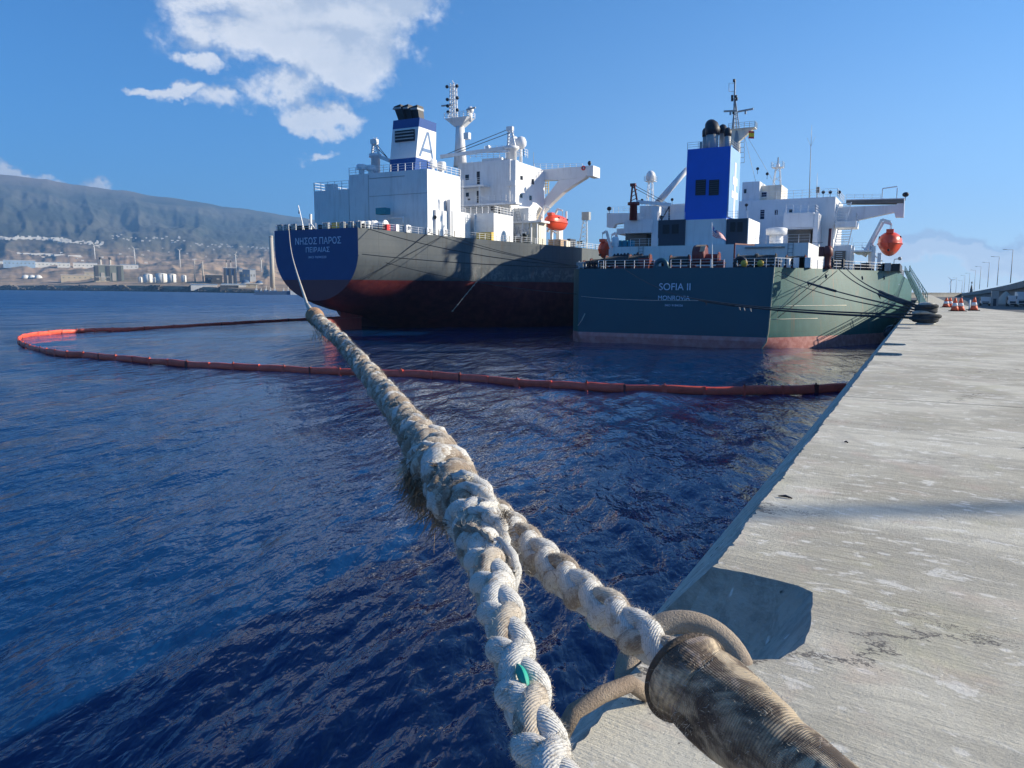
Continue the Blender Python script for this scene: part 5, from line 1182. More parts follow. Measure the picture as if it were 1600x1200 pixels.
    def swwin(px, yt, yb):
        v = vec(px, (yt+yb)/2); dx, dy = q[1]-xr0, 156-Ya; t_ = (xr0*dy-Ya*dx)/(v.x*dy-v.y*dx); P = CAM+v*t_; h = (yb-yt)/F*t_; u = (P.y-Ya)/dy; e = .035
        mb = MB(); mb.add([swp(u-e, P.z-h/2), swp(u+e, P.z-h/2), swp(u+e, P.z+h/2), swp(u-e, P.z+h/2)], [(0, 1, 2, 3)]); mb.build('window', 'glass', sw)
    for px, a_, b_ in ((801, 271, 277), (815, 275, 281), (832.5, 280, 288), (814.5, 303, 309), (829, 306, 313)): swwin(px, a_, b_)
    # name board
    pa, pb = at(810.5, 264, 147), at(833, 269.5, 155.5); up = Vector((0, 0, 1.25)); mb = MB(); n_ = Vector((.1, -.1, 0)); mb.add([pa-up*.5, pb-up*.5, pb+up*.5, pa+up*.5, pa-up*.5-n_, pb-up*.5-n_, pb+up*.5-n_, pa+up*.5-n_], [(0, 1, 2, 3), (7, 6, 5, 4), (0, 4, 5, 1), (1, 5, 6, 2), (2, 6, 7, 3), (3, 7, 4, 0)]); M['board'] = mat('name_board_blue', (.02, .16, .42), .5, 0); nb2 = mb.build('name_board', 'board', s.o)
    d_ = (pb-pa); text('NISSOS PAROS', 'board_lettering', 'white', s.o, pa+d_*.06-up*.28, pb-d_*.06-up*.28, pa+d_*.06+up*.28, .05)
    # bridge wing with haunch, opening and end box
    Yw = 156
    def P2(x, y): p = at(x, y, Yw); return (p.x, p.z)
    mb = MB()
    mb.prism([P2(*p) for p in ((833, 266), (833, 281), (848, 281), (873, 281), (915, 277), (921, 259))], Yw, Yw+1.8, 'xz'); wing = mb.build('bridge_wing', A, s.o)
    mb = MB(); mb.prism([P2(*p) for p in ((833, 345), (838, 330), (848, 314), (862, 296), (873, 281.2), (915, 277.2), (899, 287), (880, 300), (862, 317), (846, 334), (838, 344))], Yw+.02, Yw+1.7, 'xz'); mb.build('wing_strut', A, s.o)
    mb = MB(); mb.prism([P2(*p) for p in ((833, 281.2), (833, 344), (838, 328), (846, 313), (846, 281.2))], Yw+.04, Yw+1.6, 'xz'); mb.build('wing_root', A, s.o)
    mb = MB(); q = rect(Yw-1, 917.5, 927.5, 259, 275.5); mb.box(q[0], q[1], Yw-1.2, Yw+2.6, q[2], q[3]); mb.build('wing_end_box', A, s.o)
    c = at(911.5, 262.5, Yw-.1); mb = MB(); mb.torus(c, .36, .14, (0, 1, 0), 14, 6); lr = mb.build('life_ring', 'flag_red', s.o)
    c = at(921, 255, Yw); mb = MB(); mb.bar(c+Vector((0, 0, -.8)), c, .16); mb.sphere(c, .5, 8, (.8, .7, 1)); mb.build('searchlight', 'black', s.o)
    mb = MB()
    for i in range(4): a_ = at(849, 283+i*4, Yw+2.5); b_ = at(857, 283+i*4, Yw+2.5); mb.bar(a_, b_, .12)
    for px in (849, 853, 857): mb.bar(at(px, 281, Yw+2.5), at(px, 303, Yw+2.5), .14)
    mb.bar(at(849, 282, Yw+2.4), at(872, 281.5, Yw+2.4), .3); mb.build('wing_scaffold', 'yellow', s.o)
    # lower blocks by the mooring deck
    lb = s.blk('deck_house', A, 132, 140, 708.5, 771.5, 334, z0=16.2)['_b']; l = lb
    s.rail([(l[0], 132.1, l[5]), (l[1], 132.1, l[5]), (l[1], 140, l[5])], 1.3, 1.4, r=.06)
    s.blk('deck_house_corner', A, 131.6, 132, 740, 741.5, 334, z0=16.6)
    q = s.blk('tarpaulin', 'yellow', 131, 131.9, 744, 768, 363, z0=16.4)
    for px in (721.5, 727, 732): p = at(px, 350, 131.9); s.ladder((p.x, 131.85, 16.6), (p.x, 131.85, l[5]), .45, 'grey_paint', .6)
    for px, yt, yb in ((682.5, 312, 330), (691.5, 307.5, 330), (701, 311.5, 330)):
        s.blk('vent_box', 'white', 124, 126, px-(2.6 if px != 691.5 else 4.5), px+(2.6 if px != 691.5 else 4.5), yt, z0=16.8)
    s.blk('pump_house', A, 124.5, 131, 680, 707, 329.5, z0=16.6); s.blk('pump_house', A, 120, 124.3, 672, 681, 327.5, z0=16.6)
    mb = MB(); c = at(679.5, 339.5, 119.9); mb.lathe([(.35, 0), (.35, .1)], c, 12, axis='y'); mb.build('porthole', 'glass', s.o)
    q = s.blk('shade_deckhouse', 'cream', 144.5, 148, 772, 842, 347, z0=15.8); s.blk('boat_deck', A, 143.5, 147.5, 770, 846, 345.5, 348.5)
    bl = at(800, 345, 143.5); l = at(772, 345.5, 143.5); r_ = at(848, 345.5, 143.5); s.rail([l, (r_.x, 143.5, l.z)], 1.2, 1.5, r=.055)
    s.blk('forward_house', A, 144.2, 148, 772, 826, 326, z0=19)
    # open stairs and frames under the boat deck
    rng = random.Random(11)
    for px, ya_, yb_ in ((793, 376, 350), (806, 378, 352), (818, 379, 354), (828, 380, 356), (800, 345, 322), (812, 346, 324)):
        a_ = at(px, ya_, 143.2); b_ = at(px-5, yb_, 143.2); s.ladder(a_, b_, .9, A if px % 2 else 'grey_paint', .5, r=.09, name='stair')
    for px in (786, 801, 815, 829, 838): s.blk('frame_post', A, 143.1, 143.4, px, px+1.4, 349, 381)
    for i in range(12): px = rng.uniform(785, 840); p = at(px, rng.uniform(356, 378), 142.8); mb = MB(); mb.box(p.x-.5, p.x+.5, 142.6, 143, p.z-.4, p.z+.3); mb.build('deck_gear', rng.choice(['grey_paint', 'cream', 'maroon', 'white']), s.o)
    s.blk('red_drum', 'maroon', 141, 142, 791, 798, 362, 368)
    # main mast with radar platform
    Ym = 147; c = at(719, 246, Ym); zp = at(718, 187, Ym).z; mb = MB(); mb.lathe([(1.5, za-c.z), (1.05, 3.5), (.95, zp-c.z-1.5)], c, 16); ms = mb.build('main_mast', A, s.o)
    mb = MB(); l, r_ = at(700.5, 184, Ym), at(736, 184, Ym); mb.hexa([(c.x-.9, Ym-.8, zp-1.6), (c.x+.9, Ym-.8, zp-1.6), (c.x+.9, Ym+.8, zp-1.6), (c.x-.9, Ym+.8, zp-1.6)], [(l.x, Ym-1.6, zp+.2), (r_.x, Ym-1.6, zp+.2), (r_.x, Ym+1.6, zp+.2), (l.x, Ym+1.6, zp+.2)]); mb.build('mast_platform', A, ms)
    s.rail([(l.x, Ym-1.6, zp+.2), (r_.x, Ym-1.6, zp+.2), (r_.x, Ym+1.6, zp+.2)], 1.1, 1, r=.06)
    mb = MB(); zt_ = at(707, 131, Ym).z; xa, xb = at(704, 160, Ym).x, at(713, 160, Ym).x
    for x_ in (xa, xb):
        for y_ in (Ym-.5, Ym+.5): mb.bar((x_, y_, zp), (x_*.6+(xa+xb)/2*.4, y_, zt_), .16)
    for i in range(9):
        zz = zp+(zt_-zp)*i/9; h = (zt_-zp)/9
        for y_ in (Ym-.5, Ym+.5): mb.bar((xa, y_, zz), (xb, y_, zz+h), .09); mb.bar((xb, y_, zz), (xa, y_, zz+h), .09); mb.bar((xa, y_, zz), (xb, y_, zz), .12)
    mb.bar(((xa+xb)/2, Ym, zt_), at(707, 125.5, Ym), .12); mb.build('mast_lattice', A, ms)
    for pa, pb in (((690, 165.5), (705, 164)), ((729, 171.5), (743, 168))): a_, b_ = at(*pa, Ym-.8), at(*pb, Ym-.8); mb = MB(); mb.bar(a_, b_, .3); mb.build('radar_scanner', 'grey_paint', ms)
    mb = MB(); a_ = at(735, 190, Ym); b_ = at(734.5, 171, Ym); mb.tube([a_, b_], .35, 8); mb.sphere(at(735, 172, Ym), .75, 10); mb.build('radar_pedestal', A, ms)
    mb = MB()
    for px, py in ((698.5, 135.5), (714, 134.5), (699, 155.5), (714.5, 153), (700, 175), (714.5, 172), (699.5, 165.5)): mb.sphere(at(px, py, Ym-.8), .38, 6)
    mb.build('mast_light', 'black', ms); mb = MB(); 
    for py in (136, 155.5): mb.bar(at(699, py, Ym-.7), at(714, py-1, Ym-.7), .1)
    mb.build('mast_yard', A, ms)
    s.blk('mast_box', A, Ym-2, Ym-1, 724, 732, 207, 217)
    # radomes
    for px, py, r_ in ((814, 226, 1.15), (803, 225, .9)):
        c = at(px, 246, 150); zz = at(px, py+5, 150).z; mb = MB(); mb.lathe([(.35, za-c.z), (.3, zz-c.z)], c, 8)
        o = mb.build('radome_post', A, s.o); mb = MB(); mb.lathe([(r_*.5, -.2), (r_, .5), (r_, 1.3), (r_*.7, 2.1), (.1, 2.4)], (c.x, 150, zz), 16); mb.build('radome', A, o)
        s.rail([(c.x-1.1, 149, zz-2), (c.x+1.1, 149, zz-2), (c.x+1.1, 151, zz-2)], 1.6, .8, r=.06)
    for (xa_, xb_, yy, Y_) in ((757, 796, 236.5, 145), (735, 790, 247, 143.4), (835, 910, 264, Yw)):
        l = at(xa_, yy, Y_); r_ = at(xb_, yy, Y_); s.rail([l, (r_.x, Y_, at(xb_, yy, Y_).z)], 1.1, 1.4, r=.05)
    mb = MB(); mb.bar(at(757, 237.5, 144.8), at(796, 236.5, 144.8), .35); mb.bar(at(762, 228, 144.8), at(764, 237, 144.8), .8); mb.build('monkey_island_beam', A, s.o)
    mb = MB(); mb.tube([at(834, 262, 155), at(833.5, 238, 155)], .05, 4); mb.build('whip_antenna', 'grey_paint', s.o)
    # casing ladder trunk on the quay side
    for px in (712, 717, 721): p = at(px, 300, c0[3]+.3); s.ladder((p.x, c0[3]+.4, 20), (p.x, c0[3]+.4, zc-.5), .5, A, .8, r=.07)
    s.rail([(ac[0], Ya-.1, at(730, 262, Ya).z), (ac[0]+3.5, Ya-.1, at(730, 262, Ya).z)])
    # blue awning, pipes
    q = rect(115.5, 590, 605, 325, 335); mb = MB(); mb.box(q[0], q[1], 114.9, 116.5, q[2], q[3]); mb.build('awning', 'teal', s.o)
    mb = MB(); l, r_ = at(607, 341, 116.5), at(630, 341, 116.5); mb.tube([(l.x, 116.5, l.z-2), (l.x, 116.5, l.z), (r_.x, 116.5, l.z), (r_.x, 116.5, l.z-1.5)], .2, 8); mb.build('vent_pipe', A, s.o)
    # stern rail, fairleads, winches
    for px in (437.5, 447.5, 459.5, 509, 535, 548, 560):
        p = at(px, 352, 104.5); s.roller(p.x, 104.5, nz(104)-.05, .43, 'grey_paint')
        mb = MB(); mb.sphere((p.x, 104.7, nz(104)+.62), .33, 8); mb.build('fairlead_roller', 'lamp', s.o)
    for px in (450, 466, 495, 523, 552): p = at(px, 352, 106.5); s.winch(p.x, 108.5, 17.7, 2.0, .5, 'dark_grey')
    for px, r_ in ((573, .85), (592, .85)): p = at(px, 348, 111); s.winch(p.x, 111.5, 17.5, 2.2, r_, 'white', 'white')
    p = at(527, 350, 108); mb = MB(); mb.box(p.x-.9, p.x+.9, 107.5, 109, 17.7, 19.2); mb.build('deck_box', 'yellow', s.o)
    p = at(485, 347, 106); mb = MB(); mb.bar((p.x, 106, 17.7), (p.x+.1, 106, 20.7), .35); mb.bar((p.x-.5, 106, 19.7), (p.x+.9, 106, 18.2), .2); mb.build('stern_davit', A, s.o)
    p = at(475, 352, 104.6); t_ = at(466, 321, 104.6); mb = MB(); mb.bar((p.x, 104.6, 17.8), t_, .12); st = mb.build('flagstaff', A, s.o); mb = MB(); f0 = at(467, 324, 104.6); mb.add([f0, f0+Vector((.25, .1, -1.0)), f0+Vector((-.35, .2, -1.1))], [(0, 1, 2), (2, 1, 0)][:1]); mb.build('furled_flag', 'dark_grey', st)
    def edge(Y): return (NC+nb_(Y)-.25, Y, nz(Y)-.03)
    for px in (676, 691.5, 703.5): p = atZ(px, 359, nz(120)+.4); Y_ = {676: 113.5, 691.5: 117.2, 703.5: 120.2}[px]; s.roller(edge(Y_)[0], Y_, nz(Y_), .5, 'white', axis='x')
    p = edge(110); mb = MB(); mb.box(p[0]-.9, p[0], 109.3, 110.3, 17.6, 18.7); mb.build('deck_box', 'flag_red', s.o); p = edge(111.6); mb = MB(); mb.box(p[0]-.7, p[0], 111.1, 112, 17.5, 18.8); mb.build('deck_box', 'white', s.o)
    p = edge(107); s.vent((p[0]-1.3, 107.3, 17.6), .45, 1.6)
    s.rail([(NC-nb_(104)+.2, 104.3, 17.82), (NC+nb_(104)-.2, 104.3, 17.82)], 1.15, 1.5, r=.045)
    s.rail([edge(Y) for Y in (104.3, 108, 112.7, 116.6, 119, 122, 126, 129.5, 133, 136.6, 140, 144, 147.5, 152, 158, 170, 190, 220)], 1.15, 1.5, r=.05)
    # forward: lattice mast, deck houses and pipework seen past the quarter
    b = at(914, 384, 168); tp = at(916, 337, 168); mb = MB()
    for q in ((-1.4, 0), (.5, 0), (0, 1)): mb.bar((b.x+q[0]*1.3, 168+q[1], 16.2), (tp.x+q[0]*.35, 168+q[1]*.5, tp.z), .16)
    for i in range(8): zz = 16.4+(tp.z-16.4)*i/8; e = 1-i*.09; mb.bar((b.x-1.8*e, 168, zz), (b.x+.6*e, 168, zz+.9), .09); mb.bar((b.x+.6*e, 168, zz), (b.x-1.8*e, 168, zz+.9), .09)
    o = mb.build('hose_mast', A, s.o); mb = MB(); mb.box(tp.x-.9, tp.x+.9, 167.4, 168.6, tp.z-1.0, tp.z+.8); mb.build('mast_head', 'grey_paint', o)
    s.blk('midship_store', 'tan', 150, 154, 856, 876, 374, z0=16.1); s.blk('midship_store', 'cream', 152, 155, 876, 885, 376, z0=16.1); s.blk('midship_store', 'dark_grey', 154, 157, 886, 891, 373, z0=16.1)
    for px in (893, 897, 903, 908): s.lamp((at(px, 380, 160).x, 160, 16.3+.8), .35)
    s.blk('boat_column', A, 159, 161, 869, 874, 350, z0=16); 
    mb = MB(); mb.bar(at(834, 345, 152), at(846, 325, 152), .9, .7); mb.bar(at(833, 345, 152), at(833, 372, 152), 1.0, .8); mb.bar(at(838, 352, 152), at(846, 338, 152), .5); mb.bar(at(838, 375, 151), at(830, 350, 151), .4); mb.build('boat_davit_head', 'cream', s.o)
    mb = MB(); mb.bar(at(885, 350, 157), at(885, 330, 157), .3); mb.build('boat_davit_post', A, s.o)
nisos_house()
pL = at(866, 347.5, 152); 
lifeboat('lifeboat', (pL.x, 153, pL.z), 9.0, 3.4, 3.3, 'bright orange enclosed lifeboat lying on its davits beside the white bridge of the grey tanker', 1, nis)
# ------------------------------------------------------------------ oil boom
M['boom'] = mat('oil_boom_red_fabric', (.86, .12, .07), .5, .15, 1.5, (.40, .05, .035), .35, bump=.4, bs=3)
M['boom_joint'] = mat('boom_joint_dark', (.16, .025, .022), .6, .2, 2)
def boom():
    px = [(1322, 611), (1296, 612.5), (1250, 614.5), (1200, 616), (1100, 615.5), (1000, 613), (900, 608.5), (800, 602), (700, 593), (600, 587.5), (500, 584.5), (400, 579), (300, 573.5), (200, 565), (130, 559), (90, 555.5), (55, 548), (36, 541), (29, 536), (31, 531), (42, 527), (65, 523.5), (110, 520), (160, 518), (210, 516.5), (300, 511), (400, 505), (480, 500.5), (530, 497.5), (600, 494)]
    P = [atZ(x, y, 0) for x, y in px]
    # smooth path, then cut into sections of equal length
    Q = []
    for i in range(len(P)-1):
        p0, p1, p2, p3 = P[max(i-1, 0)], P[i], P[i+1], P[min(i+2, len(P)-1)]
        for k in range(16):
            u = k/16; Q.append(.5*((2*p1)+(p2-p0)*u+(2*p0-5*p1+4*p2-p3)*u*u+(3*p1-p0-3*p2+p3)*u**3))
    Q.append(P[-1]); L = [0]
    for a, b in zip(Q[:-1], Q[1:]): L.append(L[-1]+(b-a).length)
    LX_ = np.array(L); QX_ = np.array([q.x for q in Q]); QY_ = np.array([q.y for q in Q])
    def pos(l): return Vector((float(np.interp(l, LX_, QX_)), float(np.interp(l, LX_, QY_)), 0))
    o = thing('oil_boom', pos(0), 'long red floating oil boom looping from the quay wall out round the tanker sterns', 'oil boom')
    rng = random.Random(5); l = 0; k = 0
    while l < L[-1]-.5:
        ln = 2.9 if l < 150 else 4.4; n = 7; mb = MB(); st = []; ph = rng.random()*6; wob = rng.uniform(-.03, .05)
        h = .62+rng.uniform(-.05, .05)
        for i in range(n+1):
            p = pos(min(l+.05+(ln-.1)*i/n, L[-1])); t_ = (pos(min(l+ln*i/n+.3, L[-1]))-pos(max(l+ln*i/n-.3, 0)));
            if t_.length < 1e-4: t_ = Vector((1, 0, 0))
            t_.normalize(); nr = Vector((t_.y, -t_.x, 0)); e = .74+.26*math.sin(math.pi*i/n)**.5; z0 = .03*math.sin(l*.9+i*.6)
            ring = []
            for j in range(10):
                a = 2*math.pi*j/10; w = .125*e*(1+.2*math.sin(a*2+ph)); ring.append(p+nr*(math.cos(a)*w+wob*math.sin(a))+Vector((0, 0, z0+h*.42+math.sin(a)*h*.55*(.9+.1*e))))
            ring.append(ring[0]); st.append(ring)
        loft(mb, st, 0, True); mb.build('boom_section', 'boom', o)
        p = pos(min(l+ln, L[-1])); t_ = (pos(min(l+ln+.2, L[-1]))-pos(l+ln-.2)); 
        if t_.length > 1e-3:
            t_.normalize(); nr = Vector((t_.y, -t_.x, 0)); w = .16 if k % 4 else .36
            mb = MB(); a_, b_ = p-t_*w/2, p+t_*w/2; hh = h*.97
            mb.hexa([a_-nr*.13+Vector((0, 0, -.2)), b_-nr*.13+Vector((0, 0, -.2)), b_+nr*.13+Vector((0, 0, -.2)), a_+nr*.13+Vector((0, 0, -.2))], [q+Vector((0, 0, hh)) for q in (a_-nr*.10, b_-nr*.10, b_+nr*.10, a_+nr*.10)]); mb.build('boom_joint', 'boom_joint' if k % 5 == 0 else 'boom', o)
            if k % 2 == 0: mb = MB(); mb.bar(p+Vector((0, 0, hh)), p+Vector((0, 0, hh+.12)), .10); mb.build('lifting_lug', 'boom_joint', o)
        l += ln; k += 1
boom()

# ------------------------------------------------------------------ quay bollard with its ropes, fender
def bollard():
    c = atZ(1446, 507, QZ); o = thing('quay_bollard', c, 'mooring bollard at the quay edge wrapped in dark thick ropes', 'bollard')
    mb = MB(); mb.lathe([(.42, 0), (.42, .06), (.24, .10), (.20, .55), (.26, .80), (.30, .92), (.26, 1.0), (.05, 1.03)], c, 20); mb.build('post', 'grey_paint', o)
    rng = random.Random(1)
    tp = thing('rope_coils', c, 'dark thick mooring rope eyes piled round the bollard head on the quay', 'rope')
    for i in range(11):
        mb = MB(); r = .62*((.46, .62, .74, .70, .50, .62, .50, .60, .46, .54, .42)[i]+rng.uniform(-.02, .03)); z = (.12, .18, .27, .38, .44, .55, .62, .70, .78, .84, .92)[i]; el = 1.2 if i < 5 else 1.08; off = Vector((-.06*(i % 3)+.04, rng.uniform(-.05, .05), 0))
        pts = [c+off+Vector((math.cos(a)*r*el, math.sin(a)*r, z+.02*math.sin(a*2+i))) for a in [k*math.pi/12 for k in range(25)]]
        mb.tube(pts, .085, 8, caps=False); mb.build('rope_turn', 'rope_dark' if i % 5 else 'rope_pale', tp)
    return c
BC = bollard()
def sag(a, b, s, n=14, wob=0): 
    a, b = Vector(a), Vector(b); return [a.lerp(b, i/n)+Vector((0, 0, -s*4*(i/n)*(1-i/n))) for i in range(n+1)]
def line(name, label, a, b, s, r, m='rope_dark', cat='mooring rope', extra=None, group=None):
    o = thing(name, Vector(a), label, cat, group); mb = MB(); mb.tube(sag(a, b, s, 18), r, 8); mb.build('rope', m, o)
    if extra: extra(o, Vector(a), Vector(b), s)
    return o
def sleeve(u0, u1, r, m='rope_dark', name='chafe_sleeve'):
    def f(o, a, b, s):
        pts = []
        for i in range(9):
            u = u0+(u1-u0)*i/8; pts.append(a.lerp(b, u)+Vector((0, 0, -s*4*u*(1-u))))
        rr = [r*(.9+.25*math.sin(i*1.9)**2) for i in range(9)]; mb = MB(); mb.tube(pts, rr, 8); mb.build(name, m, o)
        mb = MB(); mb.tube([pts[0]+Vector((0, 0, .05)), pts[0]+Vector((.15, .1, -.35))], [r, r*.2], 6); mb.build('frayed_end', m, o)
    return f
B1 = BC+Vector((-.3, 0, .55)); B2 = BC+Vector((-.35, .1, .85)); B3 = BC+Vector((-.3, -.1, .3))
g = 'stern lines of the green tanker'
pF = [Vector((SC+hwS(Y, ZD)+.05, Y, ZD+.25)) for Y in (109.3, 113.5, 115.5, 117)]
line('mooring_line', 'upper of two taut dark lines falling from the green quarter to the bollard', at(1321, 418, pF[2].y), B2, .5, .05, extra=sleeve(.72, .97, .10), group=g)
line('mooring_line', 'lower of two taut dark lines falling from the green quarter to the bollard', at(1309, 419, pF[1].y), B2+Vector((0, .1, -.1)), .5, .05, extra=sleeve(.75, .95, .09), group=g)
line('mooring_line', 'dark line from the stern corner with a thick splice midway to the bollard', at(1217, 424, 104), B1+Vector((-.1, 0, .1)), .3, .045, extra=sleeve(.42, .66, .10), group=g)
line('mooring_line', 'second line from the stern corner, just under the spliced one', at(1216, 430, 104), B1+Vector((-.1, 0, 0)), .5, .035, group=g)
# breast lines crossing below the quarter to the pale line
line('mooring_line', 'thin line slanting down-left across the green quarter, the outer one', at(1294, 423, 108), at(1211, 487, 103.1)+Vector((.3, -.3, 0)), .1, .05, group=g)
line('mooring_line', 'thin line slanting down-left across the green quarter, the inner one', at(1308, 423, 111), at(1212, 496, 103.1)+Vector((.3, -.3, 0)), .1, .05, group=g)
# long low lines that run across the dark transom to the bollard
def tassel(o, a, b, s):
    sleeve(.06, .30, .085)(o, a, b, s)
    for u in (.33, .36, .40): p = a.lerp(b, u)+Vector((0, 0, -s*4*u*(1-u))); mb = MB(); mb.tube([p, p+Vector((.05, 0, -.25)), p+Vector((.12, 0, -.32))], [.06, .05, .02], 6); mb.build('frayed_end', 'rope_pale', o)
aa = at(1075, 470, 60)
line('mooring_line', 'thick dark low rope with pale frayed tail, running to the lower bollard turns', at(1092, 469.5, 78), B3, .25, .062, extra=tassel, group=g)
line('mooring_line', 'dark rope lying just over the thick low one in front of the dark transom', at(1060, 462, 84), B3+Vector((0, .1, .14)), .35, .045, group=g)
line('mooring_line', 'thin line from the left stern corner to the start of the thick low rope', at(908, 463, 102.5), at(1092, 469.5, 78), .2, .03, 'rope_pale', group=g)
line('mooring_line', 'thin line from the transom fairlead down to the dark low rope', at(975, 420, 102.6), at(1060, 462, 84), .3, .03, group=g)
# breast lines between the two tankers
g2 = 'lines rigged between the two tankers'
sL = Vector((-44.2, 103.2, ZD+.4))
line('mooring_line', 'upper dark line from the grey quarter to the left stern corner of the green tanker', (NC+nb_(106), 106, nz(106)-.1), sL, 1.0, .06, group=g2)
line('mooring_line', 'dark line across the grey hull starting lower on its quarter, middle one', (NC+nb_(105)+.1, 104.4, 13.4), sL+Vector((0, 0, -.2)), .4, .06, group=g2)
line('mooring_line', 'thin line between tankers sagging lowest across the red boot topping', (NC+nb_(112.7)+.1, 107, 12.0), at(1010, 465, 103.0), 1.2, .045, group=g2)
for i, (Y_, ye, l) in enumerate(((116.8, 117, 'first'), (120, 120.6, 'second'))):
    line('mooring_line', 'line from the %s white fairlead running forward along the grey hull' % l, (NC+nb_(Y_)+.1, Y_, nz(Y_)+.4), (-45.5, 107.5, ZD+.5), .7, .05, group=g2)
    line('mooring_line', 'line from the %s white fairlead slanting aft down the grey hull' % l, (NC+nb_(Y_)+.1, Y_, nz(Y_)+.3), (NC+nb_(104)*1.0+.4, 106-i*1.2, 9.3), .05, .04, group=g2)
def ladder_rope():
    a = atX(750.5, 434, -74.0); b = atX(707, 486, -76.5); o = thing('rope_ladder', a, 'rope ladder hanging in a slack curve on the red side of the grey tanker', 'rope ladder')
    pts = sag(a, b, 0, 16); pts = [p+Vector((.8*math.sin(math.pi*i/16), 0, .9*math.sin(math.pi*i/16)))for i, p in enumerate(pts)]; mb = MB(); mb.tube(pts, .05, 5)
    mb.build('rope', 'rope_pale', o); mb = MB()
    for p in pts[::2]: mb.box(p.x-.05, p.x+.12, p.y-.3, p.y+.3, p.z-.04, p.z+.04)
    mb.build('rung', 'rope_pale', o)
ladder_rope()
def fender():
    o = thing('fender', (-1.9, 46, 4.6), 'dark rubber fender with tyre chains hanging on the quay face beside the green hull', 'fender')
    c = at(1387, 492, 62); c = Vector((-2.2, 62, 4.4)); 
    mb = MB(); mb.lathe([(.2, -1.2), (.36, -1.0), (.40, 0), (.36, 1.0), (.2, 1.2)], (-1.85, 60, 4.7), 16, axis='y'); mb.build('body', 'black', o)
    for k in (-1.1, 0, 1.1): mb = MB(); mb.torus((-1.85, 60+k*.8, 4.7), .40, .07, (0, 1, 0), 16, 6); mb.build('tyre', 'rope_pale' if k > 0 else 'rope_dark', o)
    mb = MB()
    for k in (-1.5, 1.5): mb.tube([(-1.85, 60+k*.7, 4.9), (-1.3, 60+k, 5.95), (-.7, 60+k, 6.03)], .04, 6)
    mb.build('chain', 'rope_dark', o)
    p = atX(1294.5, 427, SC+hwS(109, 9)+.3); mb = MB(); mb.sphere((p.x, p.y, p.z), .42, 10, (.7, .7, 1.1)); mb.tube([(p.x, p.y, p.z+.4), (p.x, p.y, p.z+1.2)], .05, 4)
    tag(mb.build('marker_buoy', 'yellow'), 'small yellow buoy hanging at the deck edge of the green quarter', 'buoy')
fender()
def white_slash():
    a, b = at(914, 490, 102.2), at(903, 509, 102.2); o = thing('draught_rope', a, 'pale rope end trailing at the left waterline corner of the green tanker', 'rope'); mb = MB(); mb.tube([a, a.lerp(b, .5)+Vector((.1, 0, 0)), b], .07, 6); mb.build('rope', 'rope_pale', o)
white_slash()

# ------------------------------------------------------------------ yard, breakwater, lamps and vehicles on the right
M['asphalt'] = mat('yard_asphalt', (.075, .075, .075), .9, .15, .3, bump=.3, bs=20); M['bw'] = mat('breakwater_concrete', (.23, .225, .21), .9, .12, .15, (.12, .11, .10), .4, True)
YZ = 3.6
mb = MB(); mb.prism([(3.205, 88), (6.905, 66.2), (14.05, 20), (14.05, -40), (260, -40), (260, 900), (3.205, 900)], YZ-1.5, YZ, 'xy'); tag(mb.build('yard', 'asphalt'), kind='structure')
mb = MB(); mb.prism([(-40, 462), (3.2, 462), (3.2, 901), (-40, 901)], -12, YZ-.4, 'xy'); tag(mb.build('reclaimed_ground', 'asphalt'), kind='structure')
def wallrun(name, label, pts, thick, mm):
    """pts: (px, depth, y of top, z of foot)"""
    o = thing(name, dep(pts[0][0], pts[0][2], pts[0][1]), label, 'breakwater wall')
    T = [dep(x, yt, d_) for x, d_, yt in pts]
    nrm = Vector((1, .15, 0)) if mm else Vector((0, 1, 0))
    for k in range(len(T)-1):
        a, b = T[k], T[k+1]; L = (b-a).length; nseg = max(1, int(L/26))
        for i in range(nseg):
            p, q = a.lerp(b, (i+.004)/nseg), a.lerp(b, (i+.996)/nseg)
            def V(v, dz, dn): return Vector((v.x, v.y, dz))+nrm*dn
            cap = 2.2 if mm else .8
            mb = MB(); mb.hexa([V(p, p.z-cap, 0), V(q, q.z-cap, 0), V(q, q.z-cap, thick), V(p, p.z-cap, thick)], [V(p, p.z, 0), V(q, q.z, 0), V(q, q.z, thick), V(p, p.z, thick)]); mb.build('parapet_panel', 'bw', o)
            mb = MB(); mb.hexa([V(p, -1, 1.6), V(q, -1, 1.6), V(q, -1, thick), V(p, -1, thick)], [V(p, p.z-cap-.02, 1.6), V(q, q.z-cap-.02, 1.6), V(q, q.z-cap-.02, thick), V(p, p.z-cap-.02, thick)]); mb.build('wall_panel', 'bw', o)
    return o
wallrun('breakwater', 'tall concrete breakwater wall with projecting parapet behind the trucks', [(1680, 175, 424), (1640, 210, 430.5), (1600, 255, 438.3), (1575, 310, 445), (1556, 370, 449), (1530, 470, 454), (1502, 640, 458.5)], 7, True)
wallrun('breakwater', 'lower straight wall closing the harbour beyond the gangway', [(1504, 640, 457.3), (1470, 600, 457.2), (1420, 560, 457), (1350, 520, 457)], 6, False)
LP = [(1583, 390, 442), (1561.5, 401, 446), (1546, 410, 449), (1533, 416.5, 452), (1524.5, 422, 454), (1515.5, 427, 456), (1508, 430.5, 457), (1504, 438.5, 457.5), (1495, 434, 457.5)]
LD = [275, 335, 395, 455, 515, 575, 630, 660, 700]
